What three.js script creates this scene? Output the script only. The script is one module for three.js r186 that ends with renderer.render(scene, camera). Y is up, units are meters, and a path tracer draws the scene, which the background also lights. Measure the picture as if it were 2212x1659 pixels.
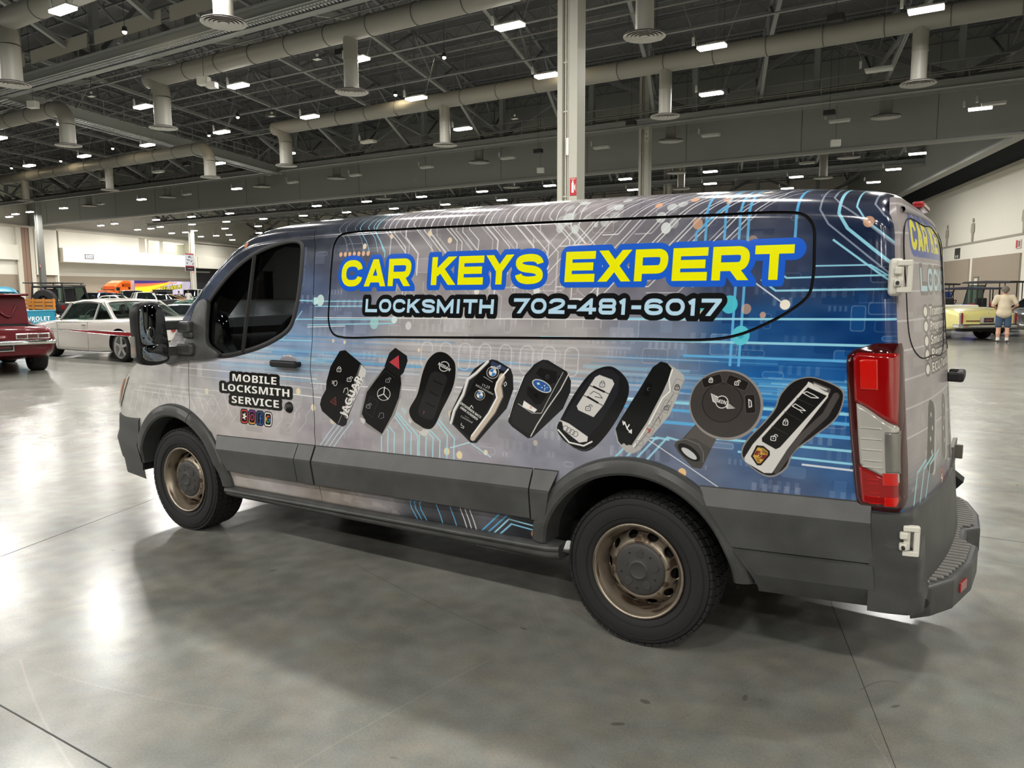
import * as THREE from 'three';
import { RoundedBoxGeometry } from 'three/addons/geometries/RoundedBoxGeometry.js';
import { mergeGeometries, mergeVertices, toCreasedNormals } from 'three/addons/utils/BufferGeometryUtils.js';
import { RectAreaLightUniformsLib } from 'three/addons/lights/RectAreaLightUniformsLib.js';
import { MarchingCubes } from 'three/addons/objects/MarchingCubes.js';
import { Brush, Evaluator, SUBTRACTION, INTERSECTION } from 'three-bvh-csg';
import { createNoise2D } from 'simplex-noise';

// ---------------------------------------------------------------- camera, exposure, light levels
RectAreaLightUniformsLib.init();
const scene = new THREE.Scene();
scene.background = new THREE.Color(0x000000);
const camera = new THREE.PerspectiveCamera(2 * Math.atan(829.5 / 1674) * 180 / Math.PI, 2212 / 1659, 0.1, 400);
camera.position.set(4.634, 1.61, 4.119);
camera.rotation.order = 'YXZ';
camera.rotation.set(-0.11993, 0.56486, -0.00446);
const renderer = new THREE.WebGLRenderer({ antialias: true });
renderer.toneMapping = THREE.LinearToneMapping;
renderer.toneMappingExposure = 2.15;
renderer.shadowMap.enabled = true;
const LAMP = 210, GLOW = 9, LAMP_COLOR = new THREE.Color(1.0, 0.975, 0.925);   // radiance of a panel lamp, what the eye sees of its lens

// ---------------------------------------------------------------- helpers
let seed = 7;
const rnd = () => { seed = (seed + 0x6d2b79f5) | 0; let t = Math.imul(seed ^ (seed >>> 15), 1 | seed); t = (t + Math.imul(t ^ (t >>> 7), 61 | t)) ^ t; return ((t ^ (t >>> 14)) >>> 0) / 4294967296; };
const rr = (a, b) => a + (b - a) * rnd();
const n2 = createNoise2D(rnd);
const lerp = (a, b, t) => a + (b - a) * t, clamp = (x, a = 0, b = 1) => Math.min(b, Math.max(a, x));
const sstep = (a, b, x) => { const t = clamp((x - a) / (b - a)); return t * t * (3 - 2 * t); };
const interp = (xs, ys, x) => { if (x <= xs[0]) return ys[0]; for (let i = 1; i < xs.length; i++) if (x <= xs[i]) return lerp(ys[i - 1], ys[i], (x - xs[i - 1]) / (xs[i] - xs[i - 1])); return ys[ys.length - 1]; };
const curve = (pts) => { // monotone smooth interpolation through [x, y] points
  const n = pts.length, m = [];
  for (let i = 0; i < n; i++) {
    const a = i > 0 ? (pts[i][1] - pts[i - 1][1]) / (pts[i][0] - pts[i - 1][0]) : null, b = i < n - 1 ? (pts[i + 1][1] - pts[i][1]) / (pts[i + 1][0] - pts[i][0]) : null;
    m.push(a === null ? b : b === null ? a : a * b <= 0 ? 0 : 2 * a * b / (a + b));
  }
  return (x) => {
    if (x <= pts[0][0]) return pts[0][1];
    if (x >= pts[n - 1][0]) return pts[n - 1][1];
    let i = 0; while (x > pts[i + 1][0]) i++;
    const h = pts[i + 1][0] - pts[i][0], t = (x - pts[i][0]) / h, t2 = t * t, t3 = t2 * t;
    return (2 * t3 - 3 * t2 + 1) * pts[i][1] + (t3 - 2 * t2 + t) * h * m[i] + (3 * t2 - 2 * t3) * pts[i + 1][1] + (t3 - t2) * h * m[i + 1];
  };
};
const used = new Map();
function numbered(name) { const k = used.get(name) ?? 0; used.set(name, k + 1); return k ? name + '_' + String(k).padStart(3, '0') : name; }
function mat(color, roughness = 0.6, extra = {}) { return new THREE.MeshPhysicalMaterial({ color, roughness, metalness: 0, ...extra }); }
function mesh(name, geo, m, parent) { const o = new THREE.Mesh(geo, m); o.name = name; o.castShadow = o.receiveShadow = true; if (parent) parent.add(o); return o; }
function tag(o, label, category, group, kind) { Object.assign(o.userData, { label, category }); if (group) o.userData.group = group; if (kind) o.userData.kind = kind; return o; }
function thing(name, label, category, pos = [0, 0, 0], turn = 0, group) {
  const o = new THREE.Group(); o.name = numbered(name); o.position.set(...pos); o.rotation.y = turn; scene.add(o);
  return tag(o, label, category, group);
}
function solo(name, geo, m, label, category, group) { const o = mesh(numbered(name), geo, m); scene.add(o); return tag(o, label, category, group); }
function struct(name, geo, m) { const o = mesh(name, geo, m); o.userData.kind = 'structure'; scene.add(o); return o; }
// geometry pieces, all non-indexed with position, normal and uv so that they can be merged
const flat = (g) => { const r = g.index ? g.toNonIndexed() : g; for (const k of Object.keys(r.attributes)) if (!['position', 'normal', 'uv'].includes(k)) r.deleteAttribute(k); r.clearGroups(); return r; };
const merge = (list) => mergeGeometries(list.map(flat));
const box = (w, h, d, x = 0, y = 0, z = 0) => new THREE.BoxGeometry(w, h, d).translate(x, y, z);
const rbox = (w, h, d, x = 0, y = 0, z = 0, r = 0.02, s = 2) => new RoundedBoxGeometry(w, h, d, s, Math.min(r, w / 2.01, h / 2.01, d / 2.01)).translate(x, y, z);
const cyl = (r0, r1, h, x = 0, y = 0, z = 0, n = 16, open = false) => new THREE.CylinderGeometry(r0, r1, h, n, 1, open).translate(x, y, z);
const V = (x, y, z) => new THREE.Vector3(x, y, z);
function beam(a, b, w, h = w) { // a bar of section w (sideways) by h (upwards) between two points
  const A = V(...a), B = V(...b), d = B.clone().sub(A), L = d.length(), g = new THREE.BoxGeometry(w, h, L);
  const z = d.clone().normalize(), x = Math.abs(z.y) > 0.999 ? V(1, 0, 0) : V(0, 1, 0).cross(z).normalize(), y = z.clone().cross(x);
  return g.applyMatrix4(new THREE.Matrix4().makeBasis(x, y, z).setPosition(A.add(B).multiplyScalar(0.5)));
}
function rod(a, b, r, n = 8) {
  const A = V(...a), B = V(...b), d = B.clone().sub(A), g = new THREE.CylinderGeometry(r, r, d.length(), n);
  return g.applyQuaternion(new THREE.Quaternion().setFromUnitVectors(V(0, 1, 0), d.clone().normalize())).translate(...A.add(B).multiplyScalar(0.5).toArray());
}
function ibeam(a, b, w, h, t = 0.03) { // an I section, upright
  const A = a, B = b, up = (p, dy) => [p[0], p[1] + dy, p[2]];
  return [beam(up(A, h / 2 - t / 2), up(B, h / 2 - t / 2), w, t), beam(up(A, -h / 2 + t / 2), up(B, -h / 2 + t / 2), w, t), beam(A, B, t, h - 2 * t)];
}
const tubeAlong = (pts, r, seg = 40, n = 10, closed = false) => new THREE.TubeGeometry(new THREE.CatmullRomCurve3(pts.map((p) => V(...p)), closed, 'centripetal'), seg, r, n, closed);
const lathe = (pts, n = 48) => new THREE.LatheGeometry(pts.map(([r, y]) => new THREE.Vector2(r, y)), n);
const shapeOf = (pts) => new THREE.Shape(pts.map(([x, y]) => new THREE.Vector2(x, y)));
const extrude = (pts, depth, bevel = 0, holes = []) => { const s = shapeOf(pts); holes.forEach((h) => s.holes.push(new THREE.Path(h.map(([x, y]) => new THREE.Vector2(x, y))))); return new THREE.ExtrudeGeometry(s, { depth, bevelEnabled: bevel > 0, bevelSize: bevel, bevelThickness: bevel, bevelSegments: 2, curveSegments: 12 }); };
function smoothPoly(pts, n = 8, closed = true) { const c = new THREE.SplineCurve(pts.map(([x, y]) => new THREE.Vector2(x, y))); const q = closed ? new THREE.CatmullRomCurve3(pts.map(([x, y]) => V(x, y, 0)), true, 'centripetal').getPoints(pts.length * n).slice(0, -1) : c.getPoints(pts.length * n); return q.map((p) => [p.x, p.y]); }
// roads of a grid of points: rows[i][j] = [x, y, z], optional uv(i, j, p); indexed and smooth
function sheet(rows, uvf, flip = false, closeJ = false) {
  const R = rows.length, N = rows[0].length, pos = [], uv = [], idx = [];
  for (let i = 0; i < R; i++) for (let j = 0; j < N; j++) { pos.push(...rows[i][j]); uv.push(...(uvf ? uvf(i, j, rows[i][j]) : [j / (N - 1), i / (R - 1)])); }
  for (let i = 0; i < R - 1; i++) for (let j = 0; j < N - 1 + (closeJ ? 1 : 0); j++) {
    const a = i * N + j, b = i * N + (j + 1) % N, c = a + N, d = b + N;
    flip ? idx.push(a, b, c, b, d, c) : idx.push(a, c, b, b, c, d);
  }
  const g = new THREE.BufferGeometry();
  g.setAttribute('position', new THREE.Float32BufferAttribute(pos, 3)); g.setAttribute('uv', new THREE.Float32BufferAttribute(uv, 2)); g.setIndex(idx); g.computeVertexNormals();
  return g;
}
const crease = (g, a = 0.7) => { const h = g.clone(); h.deleteAttribute('normal'); return toCreasedNormals(mergeVertices(h.index ? h : h, 1e-5), a); };
function canvasTexture(w, h, paint, { srgb = true, repeat = true } = {}) {
  const c = document.createElement('canvas'); c.width = w; c.height = h; paint(c.getContext('2d'), w, h);
  const t = new THREE.CanvasTexture(c); if (srgb) t.colorSpace = THREE.SRGBColorSpace; t.magFilter = THREE.LinearFilter;
  t.wrapS = t.wrapT = repeat ? THREE.RepeatWrapping : THREE.ClampToEdgeWrapping; return t;
}
function noiseTexture(size, f, srgb = true) { // f(u, v) -> [r, g, b] 0..255, tiling is up to f
  const d = new Uint8Array(size * size * 4);
  for (let y = 0; y < size; y++) for (let x = 0; x < size; x++) { const c = f(x / size, y / size), i = (y * size + x) * 4; d[i] = clamp(c[0], 0, 255); d[i + 1] = clamp(c[1], 0, 255); d[i + 2] = clamp(c[2], 0, 255); d[i + 3] = 255; }
  const t = new THREE.DataTexture(d, size, size); if (srgb) t.colorSpace = THREE.SRGBColorSpace; t.magFilter = THREE.LinearFilter; t.wrapS = t.wrapT = THREE.RepeatWrapping; t.needsUpdate = true; return t;
}
const tileNoise = (u, v, f) => { // seamless noise on a unit tile
  const a = n2(u * f, v * f), b = n2((u - 1) * f, v * f), c = n2(u * f, (v - 1) * f), d = n2((u - 1) * f, (v - 1) * f);
  return lerp(lerp(a, b, u), lerp(c, d, u), v);
};
// hall axes: the roof steel runs along x (u points to -x); the side walls run along v, which is 18 degrees off the z axis
const HX = 4.634, HZ = 4.119, VX = -0.312, VZ = -0.950;
const hall = (u, v, y = 0) => [HX - u + v * VX, y, HZ + v * VZ];
const TURN_V = Math.atan2(-VX, -VZ);   // rotation.y that turns -z onto the v axis

// ---------------------------------------------------------------- the hall
const U0 = -26, U1 = 108, V0 = -90, V1 = 136, DECK = 19.2;
{
  // polished concrete: cloudy tone, faint green and brown staining, hairline scratches and tyre scuffs
  const cloud = new Float32Array(512 * 512); for (let y = 0; y < 512; y++) for (let x = 0; x < 512; x++) { const u = x / 512, v = y / 512; cloud[y * 512 + x] = tileNoise(u, v, 7) * 0.40 + tileNoise(u, v, 19) * 0.32 + tileNoise(u, v, 47) * 0.28; }
  const floorMap = canvasTexture(2048, 2048, (c) => {
    const im = c.createImageData(2048, 2048), d = im.data;
    for (let y = 0; y < 2048; y++) for (let x = 0; x < 2048; x++) {
      const fx = x / 4, fy = y / 4, x0 = fx | 0, y0 = fy | 0, tx = fx - x0, ty = fy - y0, x1 = (x0 + 1) & 511, y1 = (y0 + 1) & 511;
      const g = lerp(lerp(cloud[y0 * 512 + x0], cloud[y0 * 512 + x1], tx), lerp(cloud[y1 * 512 + x0], cloud[y1 * 512 + x1], tx), ty), st = cloud[((y0 * 3 + 77) & 511) * 512 + ((x0 * 2 + 31) & 511)];
      const k = 124 + g * 34 + (rnd() - 0.5) * 12, o = (y * 2048 + x) * 4; d[o] = k * (1 + st * 0.05); d[o + 1] = k * 0.995; d[o + 2] = k * (0.935 - st * 0.05); d[o + 3] = 255;
    }
    c.putImageData(im, 0, 0); c.lineCap = 'round';
    for (let i = 0; i < 70; i++) { const x = rr(0, 2048), y = rr(0, 2048), a = rr(0, 6.3), L = rr(40, 420); c.strokeStyle = rnd() < 0.5 ? `rgba(70,68,62,${rr(.08, .3)})` : `rgba(190,190,180,${rr(.06, .22)})`; c.lineWidth = rr(.8, 2.2); c.beginPath(); c.moveTo(x, y); c.quadraticCurveTo(x + Math.cos(a) * L * .5 + rr(-20, 20), y + Math.sin(a) * L * .5 + rr(-20, 20), x + Math.cos(a) * L, y + Math.sin(a) * L); c.stroke(); }
    for (let i = 0; i < 60; i++) { c.fillStyle = `rgba(58,54,46,${rr(.15, .5)})`; c.beginPath(); c.ellipse(rr(0, 2048), rr(0, 2048), rr(1.5, 7), rr(1, 3.5), rr(0, 3), 0, 7); c.fill(); }
    for (let i = 0; i < 22; i++) { c.fillStyle = `rgba(120,150,130,${rr(.05, .16)})`; c.beginPath(); c.ellipse(rr(0, 2048), rr(0, 2048), rr(10, 50), rr(6, 16), rr(-.3, .3), 0, 7); c.fill(); }
  });
  floorMap.repeat.set(1 / 8.2, 1 / 8.2);
  const floorRough = noiseTexture(512, (u, v) => { const k = 58 + tileNoise(u, v, 5) * 7 + tileNoise(u, v, 13) * 5; return [k, k, k]; }, false);
  floorRough.repeat.set(1 / 6.3, 1 / 6.3);
  const M_floor = mat(0xffffff, 1, { map: floorMap, roughnessMap: floorRough, specularIntensity: 1, ior: 1.5 });
  // hall outline (a parallelogram) as an extruded slab
  const P = (u, v) => { const q = hall(u, v); return [q[0], -q[2]]; };
  const slab = (u0, u1, v0, v1, y0, y1) => { const g = extrude([P(u0, v0), P(u0, v1), P(u1, v1), P(u1, v0)], y1 - y0); return g.rotateX(-Math.PI / 2).translate(0, y0, 0); };
  const floor = struct('floor', slab(U0 - 2, U1 + 2, V0 - 2, V1 + 2, -0.3, 0), M_floor);
  // saw-cut joints filled with grey sealant
  const M_joint = mat(0x3b3a38, 0.7);
  const joint = (a, b, w = 0.007) => mesh('joint', beam([a[0], -0.0018, a[1]], [b[0], -0.0018, b[1]], w, 0.005), M_joint, floor);
  for (const z of [2.76, -1.68, -6.1, -10.5, -15, -19.5]) joint([-60, z - 0.02], [20, z + 0.02]);
  for (const x of [-0.49, 4.6, -5.6, 9.7, -10.7, -15.8]) joint([x - VX / VZ * 0 + VX * -6, 1.92 + VZ * -6], [x + VX * 32, 1.92 + VZ * 32], x > 4 ? 0.0025 : 0.006);
  // ceiling deck
  const deckMap = noiseTexture(256, (u, v) => { const k = 96 + tileNoise(u, v, 8) * 7; return [k, k, k * 0.99]; });
  struct('ceiling', slab(U0 - 2, U1 + 2, V0 - 2, V1 + 2, DECK, DECK + 0.3), mat(0xffffff, 0.85, { map: deckMap }));

  const paintMap = noiseTexture(512, (u, v) => { const k = 224 + tileNoise(u, v, 4) * 5 + n2(u * 90, v * 90) * 2; return [k, k * 0.985, k * 0.925]; });
  const M_wall = mat(0xffffff, 0.75, { map: paintMap });
  const carpetMap = noiseTexture(256, (u, v) => { const k = 150 + n2(u * 60, v * 14) * 12 + n2(u * 120, v * 120) * 9; return [k * 1.03, k * 0.95, k * 0.84]; });
  const M_panel = mat(0xffffff, 0.95, { map: carpetMap });
  const M_steel = mat(0x8d908d, 0.5), M_header = mat(0x9b9d97, 0.6), M_trimW = mat(0xcfcabb, 0.7);
  Object.assign(globalThis, { HM: { M_wall, M_panel, M_steel, M_header, M_trimW, M_joint } });

  // a box standing in hall axes: from u0 to u1, v0 to v1, y0 to y1
  globalThis.hallBox = slab;
  // ---- left wall (u = 108): alcove below, white band, upper wall, soffit
  const wl = struct('wall_left', merge([slab(U1, U1 + 1, V0, 71.5, 4.4, DECK), slab(U1, U1 + 1, 71.5, V1, 11.85, DECK), slab(U1 + 3, U1 + 4, 71.5, V1, 4.4, 12)]), M_wall);
  mesh('dado', merge([slab(U1, U1 + 1, V0, 71.5, 0, 4.4), slab(U1 + 3, U1 + 4, 71.5, V1, 0, 4.4)]), M_panel, wl);
  mesh('balcony_front', slab(U1 - 0.9, U1 + 3, 72.3, 106.6, 6.6, 8.85), M_wall, wl);
  mesh('balcony_front', slab(U1 - 0.9, U1 + 3, 106.8, V1, 6.5, 8.8), M_wall, wl);
  mesh('upper_band', slab(U1 - 0.15, U1 + 2, 72.1, 90.5, 8.85, 11.55), M_wall, wl);
  mesh('upper_band', slab(U1 - 0.15, U1 + 2, 107, V1, 8.85, 11.4), M_wall, wl);
  mesh('cornice', slab(U1 - 0.5, U1 + 1, 71.5, V1, 11.55, 11.9), M_trimW, wl);
  mesh('return_wall', slab(U1, U1 + 3.5, 71, 71.8, 0, 12), M_wall, wl);
  mesh('pilaster', slab(U1 - 0.5, U1, 67.2, 71.5, 4.4, 11.9), M_wall, wl);
  mesh('pilaster', slab(U1 - 0.4, U1, 63.9, 64.8, 0, 11.9), M_trimW, wl);
  mesh('pilaster', slab(U1 - 0.4, U1, 66.3, 67.1, 0, 11.9), M_trimW, wl);
  mesh('ledge', slab(U1 - 0.7, U1, 40, 64.0, 6.6, 8.85), M_wall, wl);
  mesh('cornice', slab(U1 - 0.5, U1 + 0.2, V0, 71.5, 11.55, 11.9), M_trimW, wl);
  // tall brown leaf of the folding partition, parked in its pocket
  const d1 = struct('door_1', slab(U1 - 0.3, U1 + 0.1, 64.85, 66.25, 0, 11.5), mat(0x8a6f5b, 0.6));
  mesh('panel_seam', slab(U1 - 0.31, U1 - 0.29, 65.52, 65.57, 0.05, 11.45), mat(0x4e3d31, 0.7), d1);
  // dark roll-up door at the end of the balcony
  const d2 = struct('door_2', slab(U1 + 1.8, U1 + 2.2, 108.1, 124, 0, 6.4), mat(0x2c2d31, 0.5));
  for (let k = 0; k < 12; k++) mesh('slat', slab(U1 + 1.74, U1 + 1.85, 108.1, 124, k * 0.53 + 0.05, k * 0.53 + 0.47), mat(0x2e2f33, 0.45), d2);
  mesh('track', slab(U1 + 1.5, U1 + 1.8, 108.3, 113, 5.65, 5.95), mat(0xb9bcbd, 0.4), d2);
  // windows of the meeting room above the balcony: white frame, panes, a lit room behind
  const w1 = struct('window_1', merge([slab(U1 - 0.05, U1 + 0.2, 92.9, 93.3, 8.85, 11.5), slab(U1 - 0.05, U1 + 0.2, 105.6, 106.2, 8.85, 11.5), slab(U1 - 0.05, U1 + 0.2, 93.3, 105.6, 11.3, 11.55), slab(U1 - 0.05, U1 + 0.2, 96.2, 97.2, 8.85, 11.4)]), M_trimW);
  const M_pane = mat(0xe8eef0, 0.02, { transmission: 1, thickness: 0, ior: 1.45 });
  for (const [a, b] of [[93.3, 96.2], [97.2, 105.6]]) mesh('pane', slab(U1 + 0.05, U1 + 0.07, a, b, 8.85, 11.3), M_pane, w1);
  mesh('room_back', merge([slab(U1 + 4, U1 + 4.2, 90, 107, 8.8, 11.8), slab(U1 + 0.2, U1 + 4, 90, 92.5, 8.8, 11.8), slab(U1 + 0.2, U1 + 4, 106.3, 107, 8.8, 11.8)]), mat(0xbcb5a8, 0.7), w1);
  for (const [a, b] of [[94, 95.8], [97.8, 100.6], [101.5, 104.5]]) mesh('room_light', slab(U1 + 1.2, U1 + 1.7, a, b, 11.2, 11.27), mat(0xffffff, 0.5, { emissive: 0xfff4e2, emissiveIntensity: 2.2 }), w1);
  for (const v of [95, 99.2, 103]) { const q = hall(U1 + 1.45, v, 11.05), l = new THREE.PointLight(0xfff2de, 9); l.position.set(...q); l.castShadow = true; l.shadow.radius = 6; l.name = 'room_lamp'; w1.add(l); }

  // ---- right wall (u = -26)
  const wr = struct('wall_right', slab(U0 - 1, U0, V0, V1, 0, 12), M_wall);
  mesh('stripe', slab(U0 - 0.02, U0 + 0.05, 20, V1, 5.93, 6.12), mat(0x9d968b, 0.6), wr);
  for (const [a, b] of [[62, 78.9], [80.4, 92.3], [93.4, 106], [108, 125]]) mesh('acoustic_panel', slab(U0 - 0.02, U0 + 0.14, a, b, 0.15, 4.5), M_panel, wr);
  mesh('soffit_trim', slab(U0 - 0.02, U0 + 0.3, V0, V1, 11.7, 12.05), M_trimW, wr);
  mesh('upper_bulkhead', slab(U0 - 1, U0 - 0.4, V0, V1, 12.05, DECK), mat(0x55575a, 0.8), wr);
  const d3 = struct('door_3', slab(U0 + 0.1, U0 + 0.2, 90.1, 91.2, 0.1, 2.6), mat(0xdcd8cc, 0.5));
  mesh('door_frame', merge([slab(U0 + 0.1, U0 + 0.24, 89.95, 90.1, 0.1, 2.75), slab(U0 + 0.1, U0 + 0.24, 91.2, 91.4, 0.1, 2.75), slab(U0 + 0.1, U0 + 0.24, 90.1, 91.2, 2.6, 2.75)]), mat(0x7d7468, 0.6), d3);
  // far and near end walls
  struct('wall_far', slab(U0, U1, V1, V1 + 1, 0, DECK), M_wall);
  struct('wall_back', slab(U0, U1, V0 - 1, V0, 0, DECK), M_wall);

  // figure reliefs on the right wall, standing on the stripe
  const figurePts = [[-.09, 0], [.09, 0], [.14, 1.05], [.26, 1.0], [.29, 1.25], [.24, 1.95], [.14, 2.05], [-.14, 2.05], [-.24, 1.95], [-.29, 1.25], [-.26, 1.0], [-.14, 1.05]];
  const M_fig = mat(0xa49d91, 0.6);
  for (const [v, s, label] of [[101.4, 0.86, 'grey figure relief nearest the van on the white wall'], [93.0, 0.86, 'grey figure relief above the restroom sign on the white wall'], [80.2, 0.9, 'grey figure relief cut by the right picture edge']]) {
    const t = thing('wall_figure', label, 'wall figure', hall(U0 + 0.02, v, 6.13), TURN_V - Math.PI / 2 + Math.PI, 'figure reliefs on the right wall');
    mesh('body', extrude(figurePts.map(([x, y]) => [x * 1.75 * s, y * s]), 0.08).translate(0, 0, -0.1), M_fig, t);
    mesh('head', extrude(smoothPoly([[0, 2.15 * s], [.2 * s, 2.33 * s], [0, 2.6 * s], [-.2 * s, 2.33 * s]], 5), 0.08).translate(0, 0, -0.1), M_fig, t);
  }
}
// ---- header: the grey drop wall across the hall at v = 66.5 and its return along the right side
{
  const { M_header, M_trimW, M_steel } = HM;
  const h = struct('trim_1', hallBox(-21.1, 108, 66.5, 67.1, 11.9, DECK), M_header);
  mesh('bottom_rail', hallBox(-21.1, 108, 66.35, 67.25, 11.78, 11.98), mat(0x9a9b95, 0.5), h);
  for (let k = 0; k < 14; k++) mesh('panel_joint', hallBox(-16 + k * 9.1, -15.97 + k * 9.1, 66.48, 66.51, 12, DECK - 0.1), mat(0x585a57, 0.7), h);
  const r = struct('trim_2', hallBox(-21.7, -21.1, 66.5, 136, 12, DECK), M_header);
  mesh('bottom_rail', hallBox(-21.9, -20.95, 66.5, 136, 11.85, 12.05), mat(0x9a9b95, 0.5), r);
}
// ---- columns with pipes and signs
{
  const { M_steel } = HM;
  const M_col = mat(0xb4b2a6, 0.5), M_colDark = mat(0x83847f, 0.55), M_pipe = mat(0xc0bdb0, 0.4), M_red = mat(0xb3262c, 0.5), M_white = mat(0xe9e6de, 0.5);
  const signMap = canvasTexture(128, 256, (c) => { c.fillStyle = '#b4232b'; c.fillRect(0, 0, 128, 256); c.fillStyle = '#f2ece4'; c.beginPath(); c.moveTo(34, 216); c.lineTo(34, 84); c.lineTo(46, 60); c.lineTo(46, 40); c.lineTo(70, 34); c.lineTo(70, 60); c.lineTo(78, 84); c.lineTo(78, 216); c.fill(); c.fillRect(86, 110, 12, 60); c.fillRect(102, 90, 8, 100); c.fillRect(20, 14, 88, 8); });
  const M_sign = mat(0xffffff, 0.45, { map: signMap });
  const cols = [[5.25, 27, 'tall pale steel column rising right behind the van roof', M_col], [5.25, 60, 'second pale column behind the first, with marking near its top', M_col], [5.25, 93, 'farthest pale column peeking over the van roof', M_col], [94.6, 60, 'dark grey column at the left behind the black off-road vehicle', M_colDark], [94.8, 93, 'pale column beside the hanging banner by the far left wall', M_col]];
  cols.forEach(([u, v, label, m], i) => {
    const t = thing('column', label, 'column', hall(u, v), 0, 'hall columns');
    // wide-flange column seen on its flange edges, two conduits in the web
    mesh('flange', rbox(0.20, 19, 0.62, -0.30, 9.5, 0, 0.01, 1), m, t);
    mesh('flange', rbox(0.34, 19, 0.62, 0.24, 9.5, 0, 0.01, 1), m, t);
    mesh('web', box(0.3, 19, 0.1, -0.05, 9.5, -0.1), m, t);
    mesh('pipe', merge([rod([-0.13, 0, 0.16], [-0.13, 19, 0.16], 0.04), ...[2, 5, 8, 9.7, 12, 15].map((y) => rbox(0.16, 0.06, 0.1, -0.13, y, 0.17, 0.01, 1))]), M_pipe, t);
    mesh('pipe', rod([-0.02, 0, 0.18], [-0.02, 19, 0.18], 0.035), M_pipe, t);
    mesh('base', box(1.1, 1.5, 1.1, 0, 0.75, 0), m, t);
    if (i === 0) { mesh('fire_sign', box(0.26, 0.62, 0.02, 0.27, 5.32, 0.325), M_sign, t); const s = mesh('paper_notice', box(0.1, 0.6, 0.02, 0.03, 6.75, 0.325), M_white, t); s.userData.label = 'narrow white notice with red heading'; }
    else { mesh('fire_sign', box(0.35, 0.6, 0.02, 0.22, 5.3, 0.325), M_sign, t); }
    if (i === 1) { const lm = canvasTexture(64, 160, (c) => { c.fillStyle = '#c9c6bb'; c.fillRect(0, 0, 64, 160); c.fillStyle = '#222'; c.font = 'bold 58px sans-serif'; c.textAlign = 'center'; c.fillText('L', 32, 62); c.fillText('3', 32, 140); }); mesh('grid_plate', box(0.3, 0.8, 0.02, 0.24, 13.2, 0.33), mat(0xffffff, 0.5, { map: lm }), t); }
  });
}
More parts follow.
